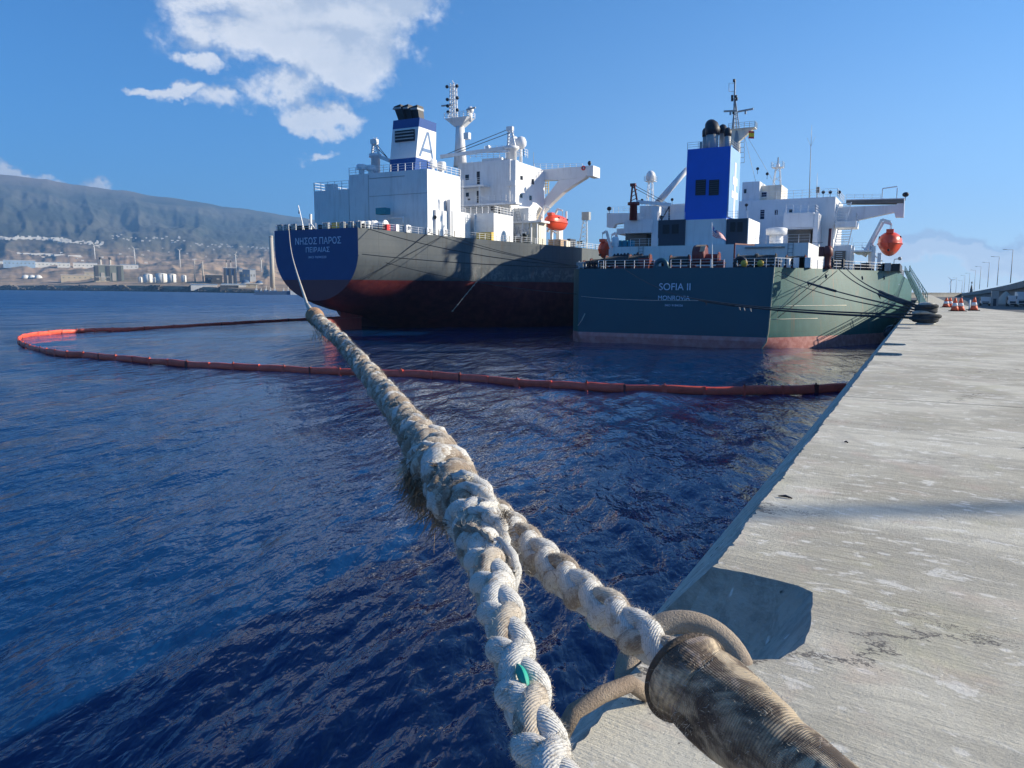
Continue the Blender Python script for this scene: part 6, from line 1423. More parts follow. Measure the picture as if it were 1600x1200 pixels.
def lamp_post(top, base, label):
    o = thing('street_lamp', base, label, 'street lamp', 'street lamps along the breakwater'); h = top.z-base.z
    mb = MB(); mb.tube([base, Vector((base.x, base.y, top.z))], [.16, .09], 8); mb.build('pole', 'grey_paint', o)
    mb = MB(); f = Vector((-2.4, .3, .18)); mb.tube([Vector((base.x, base.y, top.z-.1)), Vector((base.x, base.y, top.z-.1))+f], .06, 6); a = mb.build('arm', 'grey_paint', o)
    mb = MB(); c = Vector((base.x, base.y, top.z-.1))+f; mb.bar(c+Vector((.5, 0, 0)), c+Vector((-.7, .1, .05)), .3, .14); mb.build('lamp_head', 'dark_grey', o)
ordn = ['nearest and tallest', 'second nearest', 'third nearest', 'fourth nearest', 'fifth nearest', 'sixth nearest', 'seventh nearest', 'short far', 'farthest']
for (px, yt, yb), d_, w in zip(LP, LD, ordn):
    t_ = dep(px, yt, d_); b_ = dep(px-2, yb, d_); b_.x, b_.y = t_.x, t_.y; lamp_post(t_, b_, '%s street lamp in the row on the breakwater' % w)
t_ = dep(1596.5, 374, 225); b_ = dep(1596.5, 438, 225); t_.x += 4; b_.x, b_.y = t_.x, t_.y; lamp_post(t_, b_, 'street lamp at the right edge of the photo with only its arm in view')
turbine(1485.5, 438, 457, 7.5, 'lone wind turbine with still blades rising over the low harbour wall', dep(1485, 457, 900), .2, 1.3)
def beacon():
    b = dep(1517.5, 456, 640); o = thing('beacon', b, 'dark tapering harbour beacon among the lamp posts on the breakwater', 'beacon'); s_ = 640/F
    mb = MB(); mb.lathe([(2.6*s_, -3), (1.8*s_, 4*s_), (.8*s_, 10*s_)], b, 8); mb.build('tower', 'black', o); mb = MB(); mb.lathe([(.3*s_, 10*s_), (.3*s_, 13*s_), (1.0*s_, 13.2*s_), (1.0*s_, 15*s_), (.2*s_, 16*s_)], b, 8); mb.build('lantern', 'black', o)
beacon()
M['cone'] = mat('cone_orange', (.80, .13, .05), .6, .12, 3); M['rub'] = mat('cone_black_base', (.02, .02, .022), .8, .1)
def cone(px, yb, h, label, r=.26):
    c = atZ(px, yb, QZ); o = thing('traffic_cone', c, label, 'traffic cone', 'traffic cones on the far part of the quay')
    mb = MB(); mb.box(c.x-r*1.4, c.x+r*1.4, c.y-r*1.4, c.y+r*1.4, c.z, c.z+.06); mb.build('base', 'rub', o)
    mb = MB(); mb.lathe([(r, .06), (r*.72, h*.38)], c, 12); mb.build('cone_body', 'cone', o)
    mb = MB(); mb.lathe([(r*.74, h*.38), (r*.55, h*.62)], c, 12); mb.build('reflective_band', 'flag_white', o)
    mb = MB(); mb.lathe([(r*.53, h*.62), (r*.2, h)], c, 12); mb.build('cone_top', 'cone', o)
cone(1491.5, 486.3, 1.05, 'left traffic cone of the close pair beside the bollard', .30); cone(1500.5, 486.3, 1.05, 'right traffic cone of the close pair beside the bollard', .30)
cone(1521.5, 485.5, 1.1, 'lone traffic cone right of the white post', .30); cone(1478, 480.3, .95, 'smaller far traffic cone just right of the rope-wrapped bollard', .34); cone(1484, 480, .95, 'smaller far traffic cone behind the left one of the pair', .34)
c = atZ(1514.5, 484, QZ); o = thing('marker_post', c, 'white marker post between the traffic cones', 'post'); mb = MB(); mb.lathe([(.07, 0), (.07, .85)], c, 8); mb.build('post', 'white', o); mb = MB(); mb.box(c.x-.25, c.x+.25, c.y-.25, c.y+.25, c.z, c.z+.05); mb.build('base', 'rub', o)
M['cab'] = mat('truck_white_paint', (.62, .64, .66), .4, .05, 1)
def truck(px, yb, d_, W_, Ht, L_, label, kind):
    c = dep(px, yb, d_); c.z = YZ; o = thing('parked_truck', c, label, 'truck', 'white trucks parked by the breakwater')
    def b(nm, x0, x1, y0, y1, z0, z1, m, par=o): mb = MB(); mb.box(c.x+x0, c.x+x1, c.y+y0, c.y+y1, c.z+z0, c.z+z1); return mb.build(nm, m, par)
    w = W_/2; mb = MB(); mb.hexa([c+Vector(v) for v in ((-w, 0, .75), (w, 0, .75), (w, 2.1, .75), (-w, 2.1, .75))], [c+Vector(v) for v in ((-w*.94, .35, Ht), (w*.94, .35, Ht), (w*.94, 2.1, Ht), (-w*.94, 2.1, Ht))]); cab = mb.build('cab', 'cab', o)
    mb = MB(); mb.add([c+Vector(v) for v in ((-w*.86, .15, Ht*.55), (w*.86, .15, Ht*.55), (w*.82, .32, Ht*.88), (-w*.82, .32, Ht*.88))], [(0, 1, 2, 3)]); mb.build('windscreen', 'glass', cab)
    b('grille', -w*.7, w*.7, -.05, 0, .95, Ht*.48, 'dark_grey', cab); b('bumper', -w, w, -.12, .1, .45, .8, 'black'); 
    for q in (-1, 1): b('headlight', q*w*.75-.2, q*w*.75+.2, -.16, -.12, .55, .75, 'lamp'); b('mirror', q*(w+.12)-.1, q*(w+.12)+.1, .3, .4, Ht*.6, Ht*.82, 'black')
    b('chassis', -w*.6, w*.6, 2.1, L_, .6, .95, 'black'); b('body', -w, w, 2.4, L_, 1.0, Ht*(1.12 if kind else .9), 'cab' if kind else 'bw')
    for y_ in (.9, L_*.62, L_*.85):
        for q in (-1, 1): mb = MB(); mb.lathe([(.3, -.14), (.5, -.12), (.5, .12), (.3, .14)], c+Vector((q*(w-.16), y_, .5)), 14, axis='x'); mb.build('wheel', 'rub', o)
truck(1539.5, 479.5, 222, 2.5, 2.55, 7, 'white truck facing the camera under the breakwater wall, left of the grey kiosk', 0)
truck(1583, 481, 212, 2.5, 3.0, 8, 'white truck with tall cab right of the pale mound', 0); truck(1597, 481.5, 208, 2.5, 3.6, 8, 'large white truck cut by the right edge of the photo', 1)
c = dep(1553.5, 480, 220); c.z = YZ; o = thing('kiosk', c, 'grey box kiosk standing between truck and pale mound by the breakwater', 'kiosk'); mb = MB(); mb.box(c.x-.9, c.x+.9, c.y, c.y+2, c.z, c.z+4.4); mb.build('wall', 'grey_paint', o); mb = MB(); mb.box(c.x-1.1, c.x+1.1, c.y-.2, c.y+2.2, c.z+4.41, c.z+4.6); mb.build('roof', 'bw', o); mb = MB(); mb.box(c.x-.4, c.x+.4, c.y-.05, c.y, c.z, c.z+2.1); mb.build('door', 'dark_grey', o)
c = dep(1570, 479, 235); c.z = YZ; o = thing('aggregate_mound', c, 'pale conical heap of aggregate in front of the breakwater wall', 'mound')
mb = MB(); rng = random.Random(8); prof = [(3.3, 0), (2.9, .7), (2.0, 2.0), (1.0, 3.3), (.25, 4.2)]; mb.lathe(prof, c, 22); mb.v = [(x+rng.uniform(-.12, .12), y+rng.uniform(-.12, .12), z+rng.uniform(-.06, .06)) for x, y, z in mb.v]; mb.build('heap', 'f_conc', o)
mb = MB(); mb.lathe([(3.6, 0), (3.5, .25), (3.2, .3)], c, 22); mb.build('heap_foot', 'bw', o)
# small debris on the quay
for i, (px, py, l, w_) in enumerate(((1227, 778, 'dark splinter of wood lying near the quay edge', .05), (1322, 692, 'small dark stone on the quay left of the middle', .018))):
    c = atZ(px, py, QZ); mb = MB(); mb.tube([c+Vector((-w_, 0, .008)), c+Vector((0, .004, .014)), c+Vector((w_, -.012, .007))], [.004, .010, .005], 6); tag(mb.build('debris', 'black'), l, 'debris')
# tall floodlight mast off to the right, whose long shadow falls across the quay
p0 = atZ(1395, 797, QZ); m0 = p0+Vector((sunv.x, sunv.y, 0)).normalized()*42
o = thing('floodlight_mast', m0, 'tall grey floodlight mast standing in the yard far to the right of the quay', 'light mast')
mb = MB(); mb.tube([m0+Vector((0, 0, -2.4)), m0+Vector((0, 0, 24))], [.17, .10], 12); mb.build('pole', 'grey_paint', o); mb = MB(); mb.lathe([(.6, -2.4), (.6, -2.3)], m0, 12); mb.build('base_plate', 'grey_paint', o)
for q in (-1, 1): mb = MB(); mb.box(m0.x+q*.5-.3, m0.x+q*.5+.3, m0.y-.1, m0.y+.1, m0.z+23.4, m0.z+24.1); mb.build('floodlight', 'dark_grey', o)
# ------------------------------------------------------------------ the big mooring tail in the foreground
def rope_mat(name, white, brown, wamt, tw=26, skew=70.0, green=False):
    m = bpy.data.materials.new(name); m.use_nodes = True; t = NT(m.node_tree)
    p = t.new('ShaderNodeBsdfPrincipled'); o = t.new('ShaderNodeOutputMaterial'); t.t.links.new(p.outputs[0], o.inputs[0])
    P = t.new('ShaderNodeNewGeometry').outputs['Position']; uv = t.new('ShaderNodeUVMap', uv_map='UVMap').outputs[0]; s = t.sep(uv)
    ph = t.m('MULTIPLY', t.m('ADD', t.m('MULTIPLY', s[0], tw), t.m('MULTIPLY', s[1], skew)), 6.2832)
    jit = t.m('MULTIPLY', t.noise(P, 70, 3, .6), 3.0)
    yarn = t.m('SINE', t.m('ADD', ph, jit))
    n = t.noise(P, 12, 8, .75, .9); n2 = t.noise(P, 26, 5, .7, .4); n3 = t.noise(P, 130, 3, .6)
    py_ = t.sep(P)[1]; wear = t.m('MULTIPLY', t.ramp(py_, 1.0, 1.75, -.01, .045), t.ramp(py_, 5.0, 2.7, .55, 1))
    f = t.ramp(t.m('ADD', wear, t.m('ADD', t.m('MULTIPLY', n, .7), t.m('MULTIPLY', n2, .42))), .56-wamt, .68-wamt)
    c = t.mix(f, white, brown)
    c = t.mix(t.ramp(t.noise(P, 11, 5, .7, .5), .60, .70, 0, .55), c, (.17, .125, .075))
    c = t.mix(t.ramp(yarn, -.95, -.3, .22, 0), c, (.14, .12, .09)); c = t.mix(t.ramp(t.noise(P, 38, 4, .7, 1.0), .55, .66, 0, .45), c, (.24, .18, .12))
    c = t.mix(t.ramp(n3, .60, .75, 0, .4), c, (.62, .60, .54))
    if green: c = t.mix(t.m('MULTIPLY', t.ramp(t.noise(P, 5.2, 3, .5), .655, .67), t.ramp(yarn, -.1, .5)), c, (.02, .26, .19))
    t.put(p.inputs['Base Color'], c); p.inputs['Roughness'].default_value = .93; p.inputs['Specular IOR Level'].default_value = .2
    p.inputs['Sheen Weight'].default_value = .25; p.inputs['Sheen Roughness'].default_value = .5
    h = t.m('ADD', t.m('MULTIPLY', yarn, .22), t.m('ADD', t.m('MULTIPLY', n2, 1.0), t.m('MULTIPLY', n3, .6)))
    b = t.new('ShaderNodeBump'); b.inputs['Strength'].default_value = .8; b.inputs['Distance'].default_value = .0022
    t.put(b.inputs['Height'], h); t.t.links.new(b.outputs[0], p.inputs['Normal']); return m
M['strand'] = rope_mat('worn_white_nylon_strand', (.60, .59, .56), (.31, .235, .165), -.03)
M['strand_brown'] = rope_mat('soiled_brown_nylon_strand', (.50, .44, .36), (.24, .185, .14), .04)
M['fibre'] = mat('loose_nylon_fibre', (.58, .54, .46), .9, .25, 20); M['fibre_dark'] = mat('dirty_nylon_fibre', (.17, .13, .09), .95, .3, 20)
M['green_yarn'] = mat('green_marker_yarn', (.01, .30, .22), .6, .15, 40)
def catmull(P, n):
    Q = []; m = len(P)
    for i in range(m-1):
        p0, p1, p2, p3 = P[max(i-1, 0)], P[i], P[i+1], P[min(i+2, m-1)]
        for k in range(n):
            u = k/n; Q.append(.5*((2*p1)+(p2-p0)*u+(2*p0-5*p1+4*p2-p3)*u*u+(3*p1-p0-3*p2+p3)*u**3))
    Q.append(P[-1]); return np.array(Q)
def resample(Q, step):
    L = np.concatenate([[0], np.cumsum(np.linalg.norm(np.diff(Q[:, :3], axis=0), axis=1))]); n = max(4, int(L[-1]/step)); l = np.linspace(0, L[-1], n)
    return np.stack([np.interp(l, L, Q[:, k]) for k in range(Q.shape[1])], 1), l
def frames(P, up=(0, 0, 1)):
    T = np.gradient(P, axis=0); T /= np.linalg.norm(T, axis=1)[:, None]; U = np.cross(T, np.array(up)); U /= np.linalg.norm(U, axis=1)[:, None]; return T, U, np.cross(U, T)
def sweep(C, rad, m, seed=0, ref=None, flat=None):
    """tube of varying radius (n,) or (n,m) about centreline C, seam frame from ref"""
    T = np.gradient(C, axis=0); T /= np.linalg.norm(T, axis=1)[:, None]
    u = ref-(ref*T).sum(1)[:, None]*T; u /= np.linalg.norm(u, axis=1)[:, None]; w = np.cross(T, u)
    a = np.linspace(0, 2*np.pi, m, endpoint=False); ca, sa = np.cos(a), np.sin(a)
    r = rad if rad.ndim == 2 else np.repeat(rad[:, None], m, 1); fl = 1 if flat is None else flat
    V = C[:, None, :]+(u[:, None, :]*(ca*fl)[None, :, None]+w[:, None, :]*sa[None, :, None])*r[:, :, None]
    n = len(C); i = np.arange(n-1)[:, None]*(m+1); j = np.arange(m)[None, :]
    V = np.concatenate([V, V[:, :1]], 1).reshape(-1, 3)
    Fq = np.stack([i+j, i+j+1, i+m+1+j+1, i+m+1+j], -1).reshape(-1, 4)
    L = np.concatenate([[0], np.cumsum(np.linalg.norm(np.diff(C, axis=0), axis=1))])
    uv = np.stack(np.broadcast_arrays(np.linspace(0, 1, m+1)[None, :], L[:, None]), -1).reshape(-1, 2)
    return V, Fq, uv
def fray(pts, nrm, n, ln, wd, m, parent, seed, droop=.3, name='frayed_fibres'):
    rg = np.random.RandomState(seed); idx = rg.randint(0, len(pts), n); p = pts[idx]; d_ = nrm[idx]+rg.normal(0, .75, (n, 3)); d_ /= np.linalg.norm(d_, axis=1)[:, None]
    L = ln*(.3+rg.rand(n)**2*1.3)[:, None]; side = np.cross(d_, rg.normal(0, 1, (n, 3))); side /= np.linalg.norm(side, axis=1)[:, None]; w = wd*(.6+.8*rg.rand(n))[:, None]
    mid = p+d_*L*.55+rg.normal(0, .12, (n, 3))*L; end = mid+(d_+rg.normal(0, .5, (n, 3))-np.array([0, 0, droop]))*L*.5
    V = np.stack([p-side*w, p+side*w, mid+side*w*.8, mid-side*w*.8, end+side*w*.25, end-side*w*.25], 1).reshape(-1, 3)
    b = np.arange(n)[:, None]*6; Fq = np.stack([b+np.array([0, 1, 2, 3]), b+np.array([3, 2, 4, 5])], 1).reshape(-1, 4)
    o = np_mesh(name, V, Fq, m, parent, False); o['kind'] = 'stuff'; return o
def pxpath(L, n=14): return catmull([np.array([*dep(x, y, d_), r]) for x, y, d_, r in L], n)
def braid(parent, path, mats, pitch=4.3, nm='rope_strand', hand=1, twist0=0., sr=.56, res=.0055, mseg=18, fz=2500, fl=.012, lump=.0, seed=1, fibre='fibre', eight=False):
    """eight-strand plaited rope: four pairs, two turning each way, passing over and under"""
    A, s = resample(path, res); P, Rr = A[:, :3], A[:, 3]*(1 if eight else .93); T, U, W_ = frames(P)
    R0 = np.mean(Rr); om = 2*np.pi/(pitch*2*R0); rg = np.random.RandomState(seed); allp, alln = [], []
    k = 0
    for c in (1, -1):
        for pr in range(2):
            for q in ((-1, 1) if eight else (0,)):
                th = c*om*s+pr*np.pi+twist0+q*.30
                crs = np.cos(2*(om*s)+(0 if c > 0 else np.pi)-0*q*.36)
                lumpy = 1+lump*(np.interp(s, np.linspace(0, s[-1], max(4, int(s[-1]/.03))), rg.normal(0, 1, max(4, int(s[-1]/.03)))))
                rr = Rr*((.47+.17*crs) if eight else (.43+.085*crs))*lumpy
                # squarish plait section
                C = P+(U*np.cos(th)[:, None]+W_*np.sin(th)[:, None])*rr[:, None]
                rad = Rr*((sr*(.80+.05*crs)) if eight else (.53+.03*crs))*lumpy
                a = np.linspace(0, 2*np.pi, mseg, endpoint=False); tw = s*95*c
                ridg = 1+.012*np.cos(9*a[None, :]+tw[:, None])+.02*rg.normal(0, 1, (len(s), 1))
                V, Fq, uv = sweep(C, rad[:, None]*ridg, mseg, ref=(U*np.cos(th)[:, None]+W_*np.sin(th)[:, None]))
                uv[:, 1] *= c
                np_mesh(nm, V, Fq, mats[k % len(mats)], parent, True, uv); k += 1
                out = V.reshape(len(s), mseg+1, 3); nr = out-C[:, None]; far = np.einsum('ijk,ijk->ij', nr/np.maximum(np.linalg.norm(nr, axis=2, keepdims=True), 1e-6), np.repeat((C-P)[:, None], mseg+1, 1)/Rr[:, None, None]) > .2
                allp.append(out[far]); alln.append((nr/np.maximum(np.linalg.norm(nr, axis=2, keepdims=True), 1e-6))[far])
    ap, an = np.concatenate(allp), np.concatenate(alln)
    if fz: fray(ap, an, fz*4, fl*.55, .00018, fibre, parent, seed+9); fray(ap, an, fz*2, fl*.6, .0002, 'fibre_dark', parent, seed+19)
    return ap, an
rope0 = dep(700, 745, 2.4)
tail = thing('mooring_rope', rope0, 'huge frayed white and brown plaited mooring rope running over the water towards the grey tanker', 'mooring rope')
tail.location = (0, 0, 0)
W1 = 1.28
legL = pxpath([(938, 1400, .80, .043), (894, 1290, .88, .042), (853, 1190, 1.0, .042), (822, 1100, 1.12, .042), (795, 1005, 1.28, .042), (773, 925, 1.46, .045), (756, 865, 1.66, .051), (740, 815, 1.9, .057), (722, 778, 2.12, .062)])
legR = pxpath([(1225, 1185, 1.16, .048), (1130, 1099, 1.25, .0455), (1060, 1041, 1.34, .0445), (985, 981, 1.46, .0445), (905, 922, 1.66, .046), (845, 874, 1.86, .049), (800, 830, 2.06, .050), (765, 795, 2.25, .050)])
main = pxpath([(750, 832, 1.95, .050), (728, 790, 2.12, .072), (700, 745, 2.38, .083), (675, 712, 2.6, .080), (656, 688, 2.82, .070), (636, 661, 3.1, .060), (612, 628, 3.5, .056), (588, 598, 3.95, .054), (562, 566, 4.5, .050), (540, 541, 5.0, .048), (520, 521, 5.5, .046), (502, 505, 6.0, .048), (494, 497, 6.3, .050)])
braid(tail, legL, ['strand', 'strand', 'strand', 'strand_brown'], pitch=2.7, seed=2, res=.0045, mseg=22, fz=5200, fl=.011, lump=.03)
braid(tail, legR, ['strand_brown', 'strand', 'strand', 'strand'], pitch=2.6, seed=3, res=.005, mseg=20, fz=5200, fl=.012, lump=.03, twist0=.6)
apM, anM = braid(tail, main, ['strand_brown', 'strand', 'strand_brown', 'strand_brown'], pitch=2.4, eight=True, seed=4, res=.011, mseg=14, fz=12000, fl=.022, lump=.10, twist0=.3)
# seizing: tucked strand ends wound round the splice, ragged and uneven
def seizing():
    A, s = resample(pxpath([(784, 925, 1.46, .044), (762, 865, 1.66, .053), (742, 815, 1.9, .062), (722, 778, 2.12, .070), (700, 745, 2.38, .078), (675, 712, 2.6, .075), (655, 688, 2.82, .066), (630, 652, 3.2, .056), (600, 612, 3.75, .053), (562, 566, 4.5, .049), (530, 531, 5.2, .046), (500, 503, 6.1, .047)]), .008)
    P, Rr = A[:, :3], A[:, 3]; T, U, W_ = frames(P); rg = np.random.RandomState(12); l = .02; k = 0; ap, an = [], []
    while l < s[-1]-.1 and k < 190:
        i0 = int(np.searchsorted(s, l)); dl = rg.uniform(.06, .15); i1 = min(len(s)-1, int(np.searchsorted(s, l+dl)))
        if i1-i0 < 4: break
        a0 = rg.uniform(0, 6.28); span = rg.uniform(.9, 2.6)*rg.choice([-1, 1]); n = 16
        ii = np.linspace(i0, i1, n); Pi = np.stack([np.interp(ii, np.arange(len(s)), P[:, q]) for q in range(3)], 1); Ui = U[ii.astype(int)]; Wi = W_[ii.astype(int)]; Ri = np.interp(ii, np.arange(len(s)), Rr)
        th = a0+span*np.linspace(0, 1, n); dr = Ui*np.cos(th)[:, None]+Wi*np.sin(th)[:, None]
        env = np.sin(np.linspace(.12, np.pi-.12, n))**.6
        C = Pi+dr*(Ri*(.70+.22*env))[:, None]+rg.normal(0, .0015, (n, 3))
        rad = Ri*rg.uniform(.16, .34)*env*(1+.12*rg.normal(0, 1, n))
        V, Fq, uv = sweep(C, rad, 10, ref=dr); np_mesh('tucked_strand', V, Fq, ['strand', 'strand_brown', 'strand_brown'][rg.randint(3)], tail, True, uv)
        ap.append(V); an.append(V-np.repeat(C, 11, 0)); l += rg.uniform(.006, .05)*(1 if l < 1.6 else 1.6); k += 1
    ap = np.concatenate(ap); an = np.concatenate(an); an /= np.maximum(np.linalg.norm(an, axis=1)[:, None], 1e-6)
    V2, F2 = [], []
    for c_ in range(110):
        i_ = rg.randint(len(ap)); p_ = ap[i_]; n_ = an[i_]; bend = n_*.6+rg.normal(0, .5, 3); L_ = rg.uniform(.010, .030)
        for f_ in range(45):
            q0 = p_+rg.normal(0, .006, 3); dd = n_+bend*.4+rg.normal(0, .25, 3); dd /= np.linalg.norm(dd); sd_ = np.cross(dd, rg.normal(0, 1, 3)); sd_ /= np.linalg.norm(sd_); q1 = q0+dd*L_*rg.uniform(.3, .7); q2 = q1+(dd+bend*.6-np.array([0, 0, .4]))*L_*.4; b_ = len(V2); w_ = .0006
            V2 += [q0-sd_*w_, q0+sd_*w_, q1+sd_*w_, q1-sd_*w_, q2+sd_*w_*.4, q2-sd_*w_*.4]; F2 += [[b_, b_+1, b_+2, b_+3], [b_+3, b_+2, b_+4, b_+5]]
    h_ = len(F2)//2; o = np_mesh('frayed_tufts', np.array(V2), np.array(F2[:h_]), 'fibre', tail, False); o['kind'] = 'stuff'; o = np_mesh('frayed_tufts', np.array(V2), np.array(F2[h_:]), 'fibre_dark', tail, False); o['kind'] = 'stuff'
    fray(ap, an, 26000, .014, .0003, 'fibre', tail, 77); fray(ap, an, 14000, .013, .0003, 'fibre_dark', tail, 78)
seizing()
# hanging tufts of broken strand
def tuft(px, py, d_, n, ln, m, seed, spread=.05, dirx=(-.4, 0, -1)):
    rg = np.random.RandomState(seed); c = np.array(dep(px, py, d_)); k = 7; V = []; Fq = []
    for i in range(n):
        p = c+rg.normal(0, spread, 3); d0 = np.array(dirx)+rg.normal(0, .35, 3); L = ln*rg.uniform(.4, 1.1); w = .0012+.0008*rg.rand(); side = np.cross(d0, rg.normal(0, 1, 3)); side /= np.linalg.norm(side); b = len(V)
        cu = rg.normal(0, .5, 3)
        for j in range(k): u = j/(k-1); q = p+d0*L*u+cu*L*u*u*.5; V += [q-side*w*(1-.6*u), q+side*w*(1-.6*u)]
        for j in range(k-1): Fq.append([b+2*j, b+2*j+1, b+2*j+3, b+2*j+2])
    o = np_mesh('broken_strand_tuft', np.array(V), np.array(Fq), m, tail, False); o['kind'] = 'stuff'
tuft(655, 742, 2.50, 620, .060, 'fibre_dark', 5, .020); tuft(664, 762, 2.40, 520, .060, 'fibre_dark', 6, .020); tuft(650, 725, 2.62, 260, .07, 'fibre', 7, .024, (-.7, 0, -.6))
tuft(690, 787, 2.25, 240, .07, 'fibre_dark', 8, .02); tuft(497, 514, 5.8, 60, .10, 'fibre_dark', 9, .03, (-.1, 0, -1))
# green marker yarns
def gy(L, w): A, s = resample(pxpath([(x, y, d_, w) for x, y, d_ in L]), .006); T, U, W_ = frames(A[:, :3]); V, Fq, uv = sweep(A[:, :3], A[:, 3]*np.sin(np.linspace(.2, 2.9, len(s))), 8, ref=W_); np_mesh('marker_yarn', V, Fq, 'green_yarn', tail, True, uv)
gy([(808, 1038, 1.160), (816, 1055, 1.135), (824, 1078, 1.11)], .0085); gy([(918, 966, 1.55), (930, 984, 1.53)], .008); gy([(780, 889, 1.53), (787, 901, 1.51)], .006)
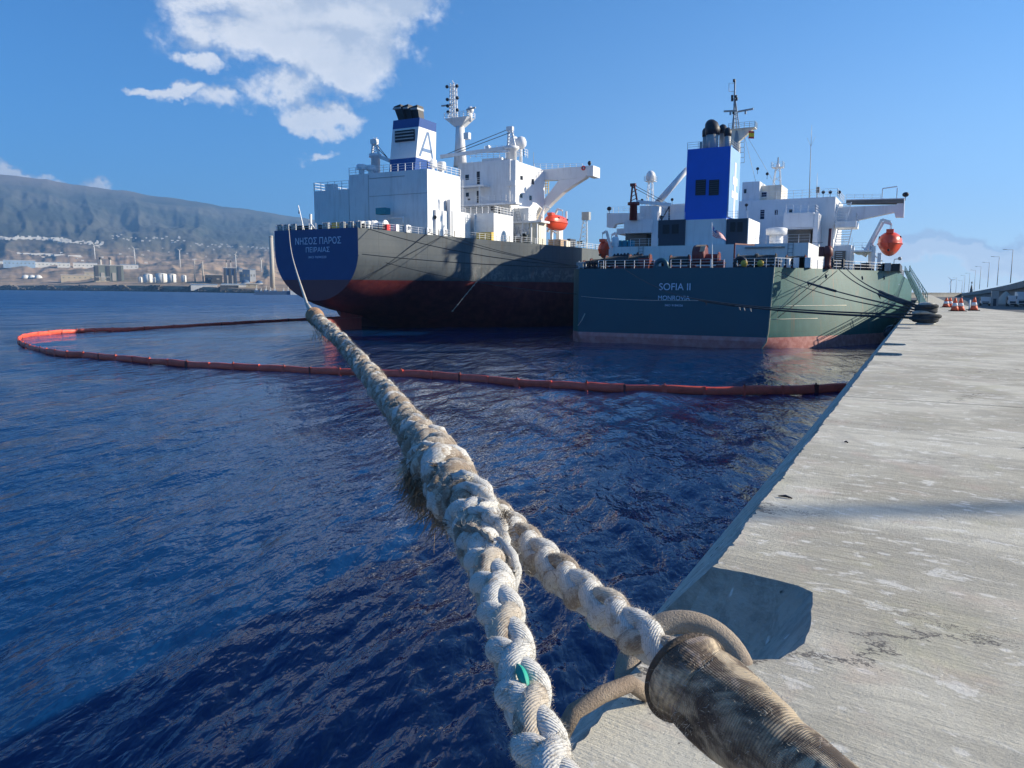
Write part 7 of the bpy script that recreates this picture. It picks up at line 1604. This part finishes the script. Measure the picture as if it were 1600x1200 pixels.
# canvas chafe sleeve
def sleeve_mesh():
    m = bpy.data.materials.new('soiled_canvas_sleeve'); m.use_nodes = True; t = NT(m.node_tree)
    p = t.new('ShaderNodeBsdfPrincipled'); o = t.new('ShaderNodeOutputMaterial'); t.t.links.new(p.outputs[0], o.inputs[0])
    P = t.new('ShaderNodeNewGeometry').outputs['Position']; s = t.sep(t.new('ShaderNodeUVMap', uv_map='UVMap').outputs[0])
    n = t.noise(P, 8, 6, .65, .8); n2 = t.noise(P, 13, 6, .7, .6); n3 = t.noise(P, 60, 4, .65)
    c = t.mix(t.ramp(n, .40, .57), (.56, .45, .31), (.095, .068, .050)); c = t.mix(t.ramp(n2, .54, .62, 0, .8), c, (.30, .24, .20)); c = t.mix(t.ramp(n2, .30, .40, .85, 0), c, (.025, .024, .028))
    rib = t.m('MULTIPLY', t.m('SINE', t.m('ADD', t.m('MULTIPLY', s[1], 1500), t.m('MULTIPLY', t.noise(P, 14, 3, .6), 16))), t.ramp(t.noise(P, 9, 3, .6), .35, .6, .15, 1)); wv = t.m('SINE', t.m('MULTIPLY', s[0], 700))
    c = t.mix(t.ramp(rib, -.9, .1, .28, 0), c, (.03, .025, .02)); c = t.mix(t.ramp(n3, .62, .75, 0, .4), c, (.45, .38, .28))
    t.put(p.inputs['Base Color'], c); p.inputs['Roughness'].default_value = .85
    b = t.new('ShaderNodeBump'); b.inputs['Strength'].default_value = .7; b.inputs['Distance'].default_value = .002; t.put(b.inputs['Height'], t.m('ADD', t.m('ADD', rib, t.m('MULTIPLY', wv, .3)), t.m('MULTIPLY', n3, 2))); t.t.links.new(b.outputs[0], p.inputs['Normal'])
    M['sleeve'] = m; M['hem'] = mat('dark_greasy_hem', (.085, .062, .045), .8, .4, 30, bump=.8, bs=120)
    A, s_ = resample(pxpath([(1072, 1058, 1.30, .069), (1082, 1067, 1.285, .075), (1110, 1090, 1.26, .074), (1160, 1130, 1.20, .070), (1215, 1172, 1.14, .061), (1280, 1222, 1.08, .052), (1360, 1290, 1.0, .048), (1480, 1400, .92, .046)]), .004)
    P_, Rr = A[:, :3], A[:, 3]; T, U, W_ = frames(P_); mseg = 96; a = np.linspace(0, 2*np.pi, mseg, endpoint=False); rg = np.random.RandomState(4)
    S_, A_ = np.meshgrid(s_, a, indexing='ij'); d_ = np.zeros_like(S_)
    for i in range(10):
        k = rg.randint(1, 5); f = rg.uniform(8, 34); d_ += .030*rg.normal()*np.sin(k*A_+f*S_+rg.rand()*6)/ (1+.25*k)
    d_ += -.06*np.exp(-((S_-.055-.012*np.sin(A_*2))/.012)**2)*(.5+.5*np.cos(A_-4)); d_ += -.07*np.exp(-((S_-.20-.02*np.sin(A_+1))/.018)**2)
    d_ += .03*np.abs(np.sin(3*A_+9*S_))**.5-.015
    rim = .05*np.exp(-((S_-.008)/.007)**2)-.07*np.exp(-((S_-.030-.004*np.sin(A_*2))/.010)**2); R_ = Rr[:, None]*(1+d_+rim)
    V, Fq, uv = sweep(P_, R_, mseg, ref=W_); sl = thing('chafe_sleeve', (0, 0, 0), 'dirty brown canvas chafe sleeve wrapped round the right leg of the huge rope', 'chafe sleeve')
    np_mesh('canvas', V, Fq, m, sl, True, uv)
    # turned-in mouth of the sleeve
    R2 = np.linspace(1.0, .60, 8)[:, None]*R_[:1]; C2 = P_[:1]+T[:1]*(np.linspace(0, .02, 8)[:, None]); V, Fq, uv = sweep(np.concatenate([C2]), R2, mseg, ref=np.repeat(W_[:1], 8, 0)); np_mesh('sleeve_mouth', V, Fq, m, sl, True, uv)
    rim_pts = (P_[1][None]+(U[1][None]*np.cos(a)[:, None]+W_[1][None]*np.sin(a)[:, None])*(Rr[1]*1.03)); mb = MB(); mb.tube([tuple(q) for q in rim_pts]+[tuple(rim_pts[0])], .0085, 8, caps=False); mb.build('sleeve_hem', 'hem', sl)
    out = V
    q = (P_[:, None]+(U[:, None]*np.cos(a)[None, :, None]+W_[:, None]*np.sin(a)[None, :, None])*(R_*1.0)[:, :, None]); nn = (q-P_[:, None]).reshape(-1, 3); nn /= np.linalg.norm(nn, axis=1)[:, None]; fray(q.reshape(-1, 3), nn, 3500, .006, .0003, 'fibre', sl, 91, name='frayed_threads')
sleeve_mesh()
# joining shackle thimble at the far end of the tail and the ship's own line
M['thimble'] = mat('orange_brown_rope_whipping', (.36, .22, .13), .85, .25, 12, (.12, .07, .04), .6, bump=.5, bs=60)
j = dep(492, 494, 6.4)
jo = thing('rope_joint', j, 'knotted joint with tan whipping where the huge rope meets the thin ship line', 'rope joint')
mb = MB(); dv = (dep(500, 502, 6.1)-j).normalized(); mb.torus(j-dv*.02, .052, .024, (dv.x*.3+.6, dv.y, .3), 18, 10); mb.torus(j+dv*.05, .050, .022, dv, 18, 10); mb.tube([j-dv*.07, j, j+dv*.10, j+dv*.2], [.03, .062, .064, .05], 12); mb.build('whipping', 'thimble', jo)
mb = MB(); k = dep(484, 483, 6.6); mb.tube([j-dv*.02, k, dep(480, 476, 6.8)], [.03, .022, .016], 8); mb.tube([k, dep(483, 496, 6.5), dep(487, 507, 6.35), j+dv*.1], .011, 6); mb.tube([k, dep(487, 492, 6.45), j+dv*.06], .012, 6); mb.build('knot', 'rope_pale', jo)
end = at(451.5, 357, 103.9); st = dep(480, 476, 6.8)
lo = thing('ship_line', st, 'thin pale line climbing from the rope joint to the corner of the navy transom', 'mooring rope')
pts = []
for i in range(41):
    u = (i/40)**2.2; p = st.lerp(end, u); p.z -= 2.1*4*u*(1-u)*.5; pts.append(p)
M['ship_line'] = mat('pale_polyester_line', (.52, .47, .40), .85, .15, 3)
mb = MB(); mb.tube(pts, [.014+.030*min(1, (i/40)**2.2*1.3) for i in range(41)], 8); mb.build('rope', 'ship_line', lo)
